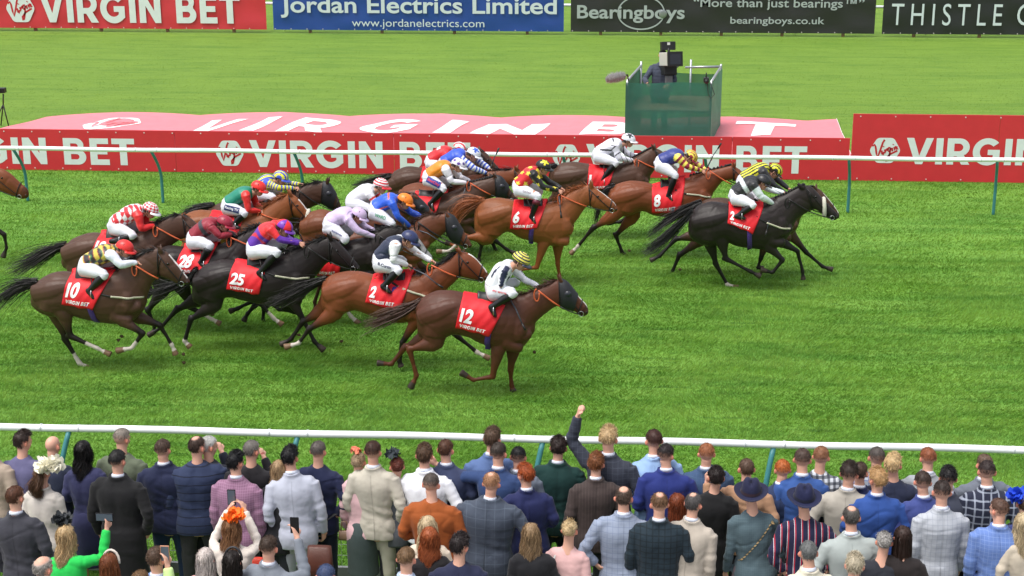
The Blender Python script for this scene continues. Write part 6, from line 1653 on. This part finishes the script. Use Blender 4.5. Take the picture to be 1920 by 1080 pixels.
        if style == 'bun':
            bc_ = c-f_*.115*k+u_*.03; V_, F_ = ellipsoid(bc_, .052*k, .058*k, .052*k); me = mesh_np(V_, F_); set_col(me, pal(len(V_), hair)*.8); obj('bun', me, HAIRM, ho, True, origin=world_loc(ho))
            for _ in range(260):
                d = rs.normal(size=3); d /= np.linalg.norm(d); tg = np.cross(d, rs.normal(size=3)); tg /= np.linalg.norm(tg); t = np.linspace(-.5, .5, 5)[:, None]
                paths.append(np.array(tuple(bc_))+(d*np.cos(t)+tg*np.sin(t))*.058*k*rs.uniform(.95, 1.12)); cols.append(hc_*rs.uniform(.55, 1.5))
        if len(paths):
            ms = strands_v(paths, .0038); set_col(ms, np.concatenate([np.tile(cc, (2*len(p), 1)) for p, cc in zip(paths, cols)])); obj('strands', ms, HAIRM, ho, origin=world_loc(ho))
    return dict(root=root, c=c, f=f_, s=s_, u=u_, k=k, G=G, A=A, loc=loc, S=s, jo=jo, rs=rs, gv=gv)
def strands_v(paths, width):
    V = []; F = []; o = 0; rs = np.random.RandomState(3)
    for p in paths:
        n = len(p); t = np.gradient(p, axis=0); t /= (np.linalg.norm(t, axis=1)[:, None]+1e-9); r = rs.normal(size=3); sd_ = np.cross(t, r); sd_ /= (np.linalg.norm(sd_, axis=1)[:, None]+1e-9)
        wv = width*(np.linspace(1, .35, n))[:, None]*.5; V.append(p-sd_*wv); V.append(p+sd_*wv); i = np.arange(n-1); F.append(np.stack([o+i, o+i+1, o+n+i+1, o+n+i], 1)); o += 2*n
    return mesh_np(np.concatenate(V), np.concatenate(F), 'strands')
def put_phone(D, label, hand, tilt=0, screen=True, rgbc=(20, 20, 24), horiz=False):
    p = D['A'][hand][2]+Vector((-.02 if hand else .02, .02, .10)); w_, h_ = (.16, .08) if horiz else (.078, .155)
    e = thing('phone', label, 'phone', tuple(p)); m = PHONE if rgbc == (20, 20, 24) else mat('phone_case', rgbc, .4)
    MB().box(-w_/2, w_/2, -.005, .005, -h_/2, h_/2, c=p).obj('case', m, e, bevel=.004)
    MB().box(-w_/2+.006, w_/2-.006, -.0075, -.0055, -h_/2+.008, h_/2-.008, c=p).obj('screen', SCREEN if screen else PHONE, e)
def petals(D, rgb, name, off, rad=.10, n=60, pet=.07, frilly=True):
    """hair ornament or fascinator of curled petals, worn: a child of its wearer"""
    p0 = D['c']+D['f']*off[0]+D['s']*off[1]+D['u']*off[2]; rs = D['rs']; V = []; F = []
    for _ in range(n):
        d = rs.normal(size=3); d[2] = abs(d[2])*.6+.1*d[2]; d /= np.linalg.norm(d); sd_ = np.cross(d, rs.normal(size=3)); sd_ /= np.linalg.norm(sd_); b = np.array(tuple(p0))+d*rad*.25*rs.rand(); o = len(V)
        L = rad*rs.uniform(.6, 1.1)
        for i in range(5):
            t = i/4; w_ = pet*.5*math.sin(.35+t*2.3); c_ = b+d*L*t+np.array((0, 0, 1))*.02*math.sin(t*6); V += [tuple(c_-sd_*w_+d*.01*math.sin(i*3)), tuple(c_+sd_*w_)]
        F += [(o+2*i, o+2*i+1, o+2*i+3, o+2*i+2) for i in range(4)]
    obj(name, mesh_np(np.array(V), F), mat(name, rgb, .7), D['root'], True)
def hat(D, rgb, band, label=None):
    c = D['c']+D['u']*.055*D['k']-D['f']*.02; f, s, u = D['f'], D['s'], (D['u']-D['f']*.28).normalized(); f = s.cross(u).normalized() if False else u.cross(s)*-1; V = []; F = []; prof = [(.0, .115), (.032, .128), (.058, .118), (.076, .085), (.086, .03), (.092, 0), (.100, -.002), (.122, .0), (.146, .006), (.152, .011), (.146, .002), (.100, -.008), (.088, -.010)]
    n = 40
    for r_, z in prof:
        for i in range(n):
            a = 2*math.pi*i/n; dent = -.03*math.exp(-((math.sin(a))**2)/.25)*(1 if z > .09 else 0); fx = 1.18; brim = .012*math.cos(2*a) if r_ > .11 else 0
            V.append(c+f*(math.cos(a)*r_*fx*1.05)+s*(math.sin(a)*r_*1.05)+u*((z+dent)*1.05-brim))
    F = [(j*n+i, (j+1)*n+i, (j+1)*n+(i+1) % n, j*n+(i+1) % n) for j in range(len(prof)-1) for i in range(n)]
    o = obj('hat', mesh_np(V, F), cloth(rgb, name='felt'), D['root'], True)
    V = []; 
    for z, r_ in ((.004, .096), (.030, .090)):
        for i in range(n): a = 2*math.pi*i/n; V.append(c+f*(math.cos(a)*r_*1.24)+s*(math.sin(a)*r_*1.05)+u*z*1.05)
    F = [(i, n+i, n+(i+1) % n, (i+1) % n) for i in range(n)]; obj('hat_band', mesh_np(V, F), cloth(band, name='band'), o, True, origin=world_loc(o))
def headband(D, rgb, pearls=False):
    q = [D['c']+D['u']*(math.cos(a)*.128*D['k']+.02)+D['s']*math.sin(a)*.095*D['k']+D['f']*.035 for a in [R(-95+i*19) for i in range(11)]]
    MB().tube(q, .011, 8).obj('headband', mat('headband', rgb, .5), D['root'], True)
def band_over(D, pts, wd, m, name):
    """strap or bag belt lying on the garment back, local points"""
    bvj = bvh_of([D['jo'].data]); o_ = world_loc(D['jo']); P = [D['G'](p) for p in pts]; t = np.linspace(0, 1, 16); idx = np.linspace(0, 1, len(P)); X_ = np.interp(t, idx, [p.x for p in P]); Z_ = np.interp(t, idx, [p.z for p in P]); V = []
    for i in range(16):
        for sg in (-1, 1):
            x, z = X_[i]+sg*wd*.6, Z_[i]+sg*wd*.35; h_ = bvj.ray_cast(Vector((x-o_.x, -3, z-o_.z)), Vector((0, 1, 0)), 6); V.append(Vector((x, (h_[0].y+o_.y if h_[0] is not None else D['loc'].y-.12)-.008, z)))
    F = [(2*i, 2*i+1, 2*i+3, 2*i+2) for i in range(15)]; obj(name, mesh_np(V, F), m, D['root'], True)

GREYS = (168, 172, 180)
# ---- front rows, left to right
person('man at the left edge in a tan jacket, mostly outside the frame', -22, 836, (90, 70, 50), (168, 152, 136), hy=5)
person('man with dark wavy hair in a dusky blue shirt, far left of the front row', 36, 834, (58, 44, 38), (96, 94, 128), 'quiff', collar=False, jname='shirt', hy=40)
person('bald man in a dark navy jacket behind the cream fascinator', 91, 842, (90, 80, 70), (36, 42, 62), 'none', hy=25, h=1.72, collar=False)
D = person('woman with brown ponytail, cream flower fascinator and cream blazer', 78, 888, (102, 72, 52), (206, 198, 190), 'pony', sex='f', h=1.70, hy=25, length=.24, arms=('down', 'down'), trousers=(60, 60, 90), dress=True)
petals(D, (238, 234, 216), 'fascinator', (.0, -.085, .07), .13, 90, .085)
D = person('woman with long black wavy hair in a dark blue low-backed dress', 153, 850, (24, 20, 22), (52, 54, 88), 'long', sex='f', h=1.72, length=.30, collar=False, jname='dress', trousers=(50, 52, 86), dress=True, wave=.03)
person('man with shaved grey head in an olive green jacket', 222, 828, (150, 140, 130), (94, 102, 84), fade=.9, hy=30, collar=False, build=1.06)
person('man with greying black hair in a long black overcoat', 217, 868, (40, 38, 38), (26, 26, 28), hy=18, arms=('down', 'pocket'), hem=.48, jname='overcoat', trousers=(24, 24, 26), fade=.3, h=1.80, build=1.08)
person('man with cropped brown hair in a navy blazer and dark blue jeans', 305, 844, (84, 64, 54), (32, 38, 66), hy=15, arms=('pocket', 'front'), trousers=(30, 48, 76), fade=.4, build=1.10)
D = person('white-haired man in glasses and black jumper shading his eyes', 391, 838, (206, 204, 200), (30, 34, 46), hy=50, collar=False, arms=('front', 'brow'), jname='jumper')
person('balding man in a quilted navy gilet over a blue jumper and dark trousers', 369, 841, (74, 56, 48), (44, 54, 82), bald=.32, hy=28, arms=('down', 'front'), trousers=(58, 58, 60), collar=False, build=1.14,
       stripes=[(2, .085, .010, (24, 30, 48), 0)], jname='gilet', h=1.80)
person('man with slick black hair in a mauve woven blazer', 437, 874, (22, 22, 26), (136, 98, 124), 'quiff', hy=25, arms=('down', 'down'), jname='blazer', grid=(.022, .006, (160, 124, 148), .6), h=1.76)
person('man with grey hair in a black jacket shading his eyes with his right hand', 470, 850, (130, 124, 118), (34, 32, 36), hy=35, arms=('front', 'brow'), collar=False)
person('woman with long fair hair in a black coat, almost hidden behind the pale grey suit', 516, 888, (178, 148, 112), (28, 28, 32), 'long', sex='f', h=1.66, length=.26, collar=False)
person('man with black hair in a pale silver-grey suit', 543, 866, (26, 24, 28), (176, 180, 194), 'quiff', hy=12, arms=('pocket', 'down'), jname='blazer', trousers=(170, 172, 184), h=1.80)
D = person('man with grey crop in a navy tracksuit top and dark jeans', 596, 848, (104, 96, 92), (30, 36, 66), hy=12, arms=('hip', 'hip'), collar=False, trousers=(30, 36, 50), fade=.3, jname='tracksuit_top', h=1.74)
band_over(D, [(-.02, -.15, .98), (.16, -.12, 1.0)], .10, mat('bag_black', (24, 24, 28), .6), 'waist_bag')
D = person('woman in pale pink with flowers in her blonde hair, left of the beige suit', 668, 872, (182, 158, 128), (214, 176, 180), 'bun', sex='f', h=1.66, collar=False, trousers=(66, 78, 78), dress=True, arms=('down', 'down'), build=.86)
petals(D, (232, 140, 110), 'hair_flowers', (-.02, .03, .12), .06, 26, .045)
person('tall man with brown crop in a stone-beige suit, hands in pockets', 699, 848, (72, 48, 38), (186, 180, 166), hy=14, arms=('pocket', 'pocket'), trousers=(178, 172, 158), fade=.5, jname='blazer', h=1.82)
D = person('woman with auburn plaited updo and dark feather fascinator', 742, 878, (110, 56, 44), (80, 84, 90), 'bun', sex='f', h=1.64, hy=-10, collar=False)
petals(D, (52, 60, 66), 'fascinator', (-.0, .03, .13), .085, 40, .04)
person('man with brown hair in a white polo shirt', 793, 860, (92, 68, 50), (232, 234, 240), 'quiff', hy=5, sleeves='short', collar=True, jname='polo_shirt', arms=('down', 'wide'), h=1.78, trousers=(50, 54, 70), build=1.04)
person('man with brown hair in a slate blue suit, arm of a friend across his back', 836, 847, (90, 58, 42), (62, 70, 100), hy=12, jname='blazer', h=1.78)
person('man with tousled brown hair in a mid blue suit at the very front rail', 921, 831, (94, 72, 56), (84, 106, 150), 'quiff', hy=15, jname='blazer')
person('man in a blue suit stretching his left arm out along his friend', 931, 855, (66, 56, 50), (48, 68, 110), hy=18, arms=('reach', 'front'), jname='blazer', fade=.4, h=1.80)
person('man with jet black fade in a grey suit right of the outstretched arm', 972, 860, (22, 22, 24), (100, 108, 122), fade=.7, hy=8, jname='blazer', h=1.72)
person('broad balding ginger man in a dark grey checked suit, arms folded', 921, 908, (176, 130, 96), (66, 74, 88), bald=.22, fade=.6, hy=14, build=1.26, arms=('front', 'wide'), grid=(.09, .006, (88, 98, 112), .6), jname='blazer', trousers=(62, 68, 80), h=1.80)
person('red-haired man in a navy suit leaning to his left', 986, 893, (172, 84, 42), (34, 40, 82), 'quiff', hy=-25, yaw=-18, jname='blazer', h=1.72)
person('man with thick dark wavy hair in a bottle green suit', 1047, 845, (48, 34, 30), (20, 52, 50), 'curly', hy=8, jname='blazer', build=1.08)
person('blond man in a dark checked suit punching the air with his left fist', 1140, 824, (204, 174, 130), (48, 52, 64), 'quiff', fade=.3, hy=18, arms=('fist', 'wide'), grid=(.05, .004, (78, 84, 98), .5), jname='blazer')
person('man with ginger brown hair in a dark brown suit', 1120, 877, (136, 84, 50), (62, 52, 50), 'quiff', hy=10, jname='blazer', h=1.74, arms=('down', 'front'), stripes=[(0, .03, .002, (90, 78, 74), 0)])
person('man with dark crop in a light sky blue suit', 1227, 833, (72, 44, 38), (142, 172, 212), fade=.3, hy=-15, jname='blazer', arms=('front', 'front'))
person('man with dark fade in a royal navy suit turned to the right', 1250, 858, (44, 36, 36), (38, 50, 116), fade=.7, hy=30, jname='blazer', build=1.08, h=1.80)
person('ginger man with cropped hair in a checked slate blue suit', 1325, 853, (160, 100, 66), (58, 80, 112), fade=.6, hy=0, grid=(.05, .003, (90, 112, 142), .4), jname='blazer', build=1.08)
person('person with dark curly hair in a black coat under a friend’s arm', 1342, 898, (40, 30, 28), (24, 24, 26), 'curly', hy=0, h=1.68, hem=.55, jname='coat', trousers=(24, 24, 26), collar=False)
person('man in a camel jumper with his left arm round his friend', 1398, 885, (96, 74, 60), (170, 132, 104), hy=-10, arms=('shoulder', 'front'), jname='jumper', collar=False, h=1.72)
person('man with bright ginger crop in a navy suit beside the rail post', 1467, 882, (190, 104, 50), (40, 54, 88), fade=.6, hy=-10, jname='blazer', h=1.70)
person('man with brown fade in a cobalt blue suit behind the striped blazer', 1506, 868, (86, 68, 60), (52, 84, 146), fade=.6, hy=8, jname='blazer', h=1.82)
person('man with ginger fade in a black and white gingham shirt', 1540, 862, (150, 104, 76), (206, 212, 220), fade=.6, hy=15, grid=(.056, .026, (40, 46, 60), .75), jname='shirt', collar=False)
person('man in a dark navy suit half hidden right of the taupe suit', 1613, 890, (80, 62, 52), (36, 44, 84), hy=20, h=1.72)
person('man with dark brushed hair in a taupe linen suit, arms crossed', 1592, 890, (56, 44, 38), (166, 160, 150), 'quiff', fade=.6, hy=22, jname='blazer', h=1.80, arms=('wide', 'wide'), trousers=(160, 154, 144))
person('man with grey-brown fade in a pale grey jacket with blue windowpane check', 1646, 862, (92, 84, 80), (156, 164, 176), fade=.7, hy=5, grid=(.07, .008, (70, 90, 150), .8), jname='blazer')
person('man with spiky blond hair in a dark navy jacket', 1675, 873, (218, 188, 140), (38, 44, 66), 'quiff', hy=20, collar=False)
person('man with strawberry blond hair in a bright blue suit', 1645, 901, (200, 160, 112), (46, 78, 146), 'curly', hy=-30, jname='blazer', h=1.78, build=1.05)
person('man with ginger fade in a pale grey jacket right of the windowpane check', 1740, 867, (150, 88, 58), (154, 158, 164), fade=.6, hy=-12, jname='blazer')
person('man with dark fade in an indigo blue suit', 1733, 908, (66, 52, 46), (60, 72, 130), fade=.6, hy=0, jname='blazer', h=1.74)
person('man with glossy black hair in a charcoal suit behind the grey checked one', 1778, 898, (26, 24, 26), (62, 66, 80), 'quiff', fade=.6, hy=10, jname='blazer', h=1.74)
person('man with dark fade in a pale grey checked suit, largest at the right', 1768, 926, (58, 46, 42), (172, 176, 184), fade=.7, hy=5, grid=(.045, .004, (140, 146, 158), .7), jname='blazer', trousers=(60, 72, 110), h=1.82, arms=('down', 'down'))
person('man in a mid grey suit in front of the navy plaid jacket', 1846, 872, (112, 90, 76), (104, 110, 122), hy=-10, jname='blazer', arms=('wide', 'wide'), build=1.1)
person('man with dark fade in a navy and white plaid jacket', 1852, 888, (56, 44, 42), (40, 44, 62), fade=.7, hy=5, grid=(.075, .016, (176, 184, 200), .6), jname='blazer', h=1.82, arms=('down', 'wide'))
# ---- second and third rows
person('man with reddish brown hair in a charcoal suit at the left edge', 25, 936, (96, 60, 42), (58, 58, 66), hy=20, arms=('down', 'front'), h=1.80, jname='blazer', trousers=(50, 50, 58))
D = person('woman with long blonde hair in vivid green jacket holding up a phone', 117, 1012, (204, 174, 130), (40, 196, 84), 'long', sex='f', h=1.68, length=.26, hy=18, collar=False, arms=('down', ((.34, .12, 1.40), (.33, .22, 1.66))))
petals(D, (40, 44, 48), 'fascinator', (.02, .07, .12), .10, 60, .05); put_phone(D, 'phone held sideways by the woman in green', 1, horiz=True)
person('bald man with grey sides at the bottom left, only his head in view', 70, 1076, (170, 164, 158), (60, 60, 70), 'short', bald=.75, hy=30, h=1.74)
D = person('woman with long chestnut hair and jewelled headband at the bottom edge', 201, 1064, (130, 74, 44), (44, 40, 42), 'long', sex='f', h=1.68, length=.34, collar=False, wave=.01)
headband(D, (206, 196, 186))
D = person('man with short brown hair in a light blue jacket at the bottom, lower left', 293, 1048, (92, 70, 56), (116, 146, 196), hy=18, h=1.78)
D = person('person in a pale lime top holding up a phone beside the light blue jacket', 258, 1100, (120, 90, 60), (196, 226, 150), hy=0, h=1.70, collar=False, arms=('down', ((.20, .20, 1.42), (.16, .26, 1.72))), jname='top')
put_phone(D, 'phone with peach case held upright at the lower left', 1, rgbc=(196, 140, 110))
D = person('woman with orange fascinator filming over her head in a cream top', 433, 992, (150, 108, 74), (220, 210, 200), 'long', sex='f', h=1.66, length=.20, collar=False, jname='top', arms=(((-.26, .12, 1.46), (-.07, .26, 1.74)), ((.26, .12, 1.46), (.09, .26, 1.74))), trousers=(210, 205, 200))
petals(D, (244, 122, 34), 'fascinator', (-.01, -.03, .11), .10, 80, .055); put_phone(D, 'phone held in both hands above the orange fascinator', 0)
person('woman with platinum blonde hair and pink top at the bottom edge', 382, 1052, (214, 202, 196), (206, 156, 152), 'long', sex='f', h=1.66, length=.34, collar=False, wave=.012)
D = person('woman with dark brown hair and black and white headband at the bottom', 434, 1062, (40, 32, 30), (50, 46, 48), 'long', sex='f', h=1.68, length=.34, collar=False, wave=.01)
headband(D, (40, 40, 44))
D = person('man with brown fade in a grey suit filming with his raised phone', 501, 1030, (70, 54, 44), (122, 128, 138), fade=.4, hy=12, h=1.76, jname='blazer', arms=('down', ((.27, .16, 1.40), (.16, .28, 1.66))))
put_phone(D, 'black phone held up in front of the pale silver-grey suit', 1, screen=False)
person('man with blue checked flat cap at the bottom edge', 606, 1090, (70, 84, 120), (70, 74, 84), hy=10, h=1.74)
person('man with sandy crop in a pale blue shirt at the bottom, below the beige suit', 760, 1052, (122, 94, 66), (170, 190, 214), hy=5, h=1.76, fade=.3)
person('man with grey fade in a rust velvet blazer', 807, 912, (92, 82, 76), (150, 78, 34), fade=.8, hy=8, h=1.78, jname='blazer', collar=False, build=1.08)
person('woman with pale blonde hair just behind the red curls', 802, 990, (208, 186, 150), (216, 200, 180), 'long', sex='f', h=1.66, length=.22, collar=False)
person('woman with long copper red curls in a black top', 806, 1014, (172, 92, 52), (30, 28, 30), 'long', sex='f', h=1.68, length=.38, hy=-5, collar=False, wave=.03)
person('man with slicked dark hair and glasses in a navy jumper', 862, 1030, (44, 34, 34), (34, 38, 64), 'quiff', hy=35, h=1.76, collar=False)
person('woman with very long wavy ash blonde hair in a black jacket', 996, 1006, (158, 130, 98), (30, 30, 34), 'long', sex='f', h=1.68, length=.44, hy=-5, collar=False, wave=.032)
D = person('woman with messy blonde bun in a dusty pink jacket', 1066, 1000, (218, 192, 148), (212, 170, 168), 'bun', sex='f', h=1.64, hy=15, collar=False, arms=('down', 'down'))
band_over(D, [(-.11, -.12, 1.44), (-.14, -.15, 1.2), (-.15, -.15, .95)], .014, mat('strap_white', (224, 222, 218), .5), 'bag_strap')
person('balding man in a light blue-grey checked suit', 1170, 938, (86, 70, 60), (138, 148, 168), bald=.42, hy=8, h=1.80, jname='blazer', grid=(.05, .004, (100, 112, 140), .6), build=1.06, arms=('hip', 'down'))
person('man with thinning brown hair in a dark green tartan jacket', 1236, 947, (116, 86, 62), (32, 46, 56), bald=.30, fade=.4, hy=-3, h=1.80, jname='blazer', grid=(.055, .010, (18, 28, 34), .7), build=1.05, arms=('down', 'front'), trousers=(40, 42, 46))
person('woman with straight auburn hair in a dark jacket between two men', 1272, 952, (132, 66, 38), (44, 46, 56), 'long', sex='f', h=1.66, length=.32, collar=False, wave=.008)
person('man with iron grey hair in a warm beige suit', 1297, 953, (92, 88, 88), (178, 168, 156), bald=.25, hy=25, h=1.76, jname='blazer', arms=('down', 'down'), trousers=(170, 160, 148))
D = person('woman in wide navy hat and teal tweed jacket with patterned bag strap', 1412, 935, (90, 64, 50), (74, 92, 100), 'short', sex='f', h=1.74, hy=5, collar=False, arms=('down', 'down'), build=1.14, dress=True, trousers=(110, 96, 104), grid=(.02, .003, (90, 108, 114), .5))
hat(D, (28, 30, 58), (44, 30, 40)); band_over(D, [(.16, -.1, 1.46), (.0, -.15, 1.25), (-.15, -.14, 1.05)], .024, mat('strap_zebra', (186, 156, 110), .6, stripes=[(2, .03, .012, (60, 70, 60), 0)]), 'bag_strap')
D = person('man in navy hat and navy blazer with thin red and white stripes', 1511, 948, (50, 40, 40), (32, 34, 62), 'short', h=1.76, hy=0, jname='blazer', collar=False, arms=('hip', 'hip'), stripes=[(0, .062, .008, (186, 50, 66), 0), (0, .062, .004, (226, 216, 222), .008)])
hat(D, (26, 30, 62), (20, 22, 40))
person('balding grey man in a pale sage grey suit', 1597, 978, (92, 88, 84), (160, 168, 166), bald=.36, hy=5, h=1.76, jname='blazer', build=1.08, arms=('wide', 'wide'))
person('man with steel grey crop in a cream jacket, bottom edge', 1519, 1044, (112, 114, 114), (206, 200, 182), hy=0, h=1.76)
person('person with spiky silver blond hair at the bottom edge', 1604, 1068, (196, 184, 160), (90, 90, 90), 'quiff', hy=10, h=1.70)
person('woman with grey hair almost hidden behind the long brown hair', 1657, 1024, (176, 172, 168), (40, 42, 50), 'bun', sex='f', h=1.64, collar=False)
person('woman with very long straight dark brown hair', 1694, 1012, (58, 40, 34), (40, 34, 34), 'long', sex='f', h=1.70, length=.62, hy=0, collar=False, wave=.004)
person('man with brown fade in a blue windowpane checked suit', 1874, 961, (96, 70, 58), (98, 124, 182), fade=.5, hy=-30, h=1.78, jname='blazer', grid=(.035, .003, (134, 156, 204), .7), arms=('down', 'down'))
D = person('woman with long blonde hair in a beige coat at the right edge', 1922, 985, (206, 186, 150), (196, 184, 166), 'long', sex='f', h=1.68, length=.3, collar=False, jname='coat')
D = person('person in a royal blue fascinator at the far right edge', 1926, 952, (90, 70, 50), (50, 60, 110), 'short', sex='f', h=1.70, collar=False, arms=('down', 'down'))
petals(D, (24, 70, 200), 'fascinator', (.0, .06, .07), .10, 60, .07)
# ---- things carried or set down
def bag(name, label, cat, px, py, Y, w_, h_, d_, rgb, handle=True):
    c = on_y(px, py, Y); e = thing(name, label, cat, (c.x, Y, c.z-h_/2)); m = mat('bag_leather', rgb, .45, var=.1, vscale=12, bump=.002)
    V, F = tube_geo([(c+Vector((0, 0, -h_/2)), d_/2, w_/2), (c+Vector((0, 0, -h_*.2)), d_/2*1.05, w_/2*1.02), (c+Vector((0, 0, h_*.45)), d_/2*.6, w_/2*.94)], 20, cap=.15, ref=Vector((1, 0, 0)), sup=4); obj('bag_body', mesh_np(V, F), m, e, True)
    if handle: MB().tube([c+Vector((-w_*.3, 0, h_*.45)), c+Vector((-w_*.2, 0, h_*.45+.10)), c+Vector((w_*.2, 0, h_*.45+.10)), c+Vector((w_*.3, 0, h_*.45))], .007, 8).obj('handle', m, e, True)
bag('clutch_bag', 'small bronze clutch bag held low between tracksuit and beige suit', 'bag', 646, 1003, 14.35, .12, .10, .05, (128, 104, 82))
bag('handbag', 'orange red handbag right of the cream top', 'bag', 480, 1056, 13.3, .16, .12, .08, (214, 62, 40), False)
bag('leather_bag', 'tall dark brown leather bag below the tracksuit top', 'bag', 600, 1052, 13.6, .24, .34, .12, (84, 46, 34), False)
# camera operator on the platform
D = person('camera operator in a dark grey padded jacket behind the large camera', 1243, 103, (40, 34, 34), (70, 76, 92), Yset=37.9, hy=180, yaw=180, collar=False, arms=(((-.30, .16, 1.18), (-.22, .34, 1.12)), ((.30, .16, 1.18), (.22, .34, 1.12))), group='television crew',
           stripes=[(2, .08, .01, (50, 54, 66), 0)])
D['root'].location.z += 0

# clods of turf thrown up by the hooves
EARTH = mat('earth', (74, 58, 36), .9, bump=.01, bscale=60, var=.3, vscale=30)
for i, (px, py, Y) in enumerate([(228, 631, 21.2), (222, 638, 21.1), (344, 664, 21.3), (345, 680, 21.3), (398, 590, 22.2), (1002, 660, 20.6), (640, 640, 21.6), (1060, 430, 27.5), (1180, 470, 27.2), (560, 628, 22.0), (870, 470, 26.0), (1275, 505, 26.2)]):
    c = on_y(px, py, Y); c.z = max(c.z, .03); V, F = ellipsoid((0, 0, 0), .028, .024, .020, n=9, m=7); rs = np.random.RandomState(i)
    V = [c+v*float(1+.45*rs.normal()*.5) for v in V]; o = obj('turf_clod', mesh_np(V, F), EARTH, None, origin=c); tag(o, 'small brown clod of earth kicked up by the galloping horses', 'clod', 'clods of turf in the air')
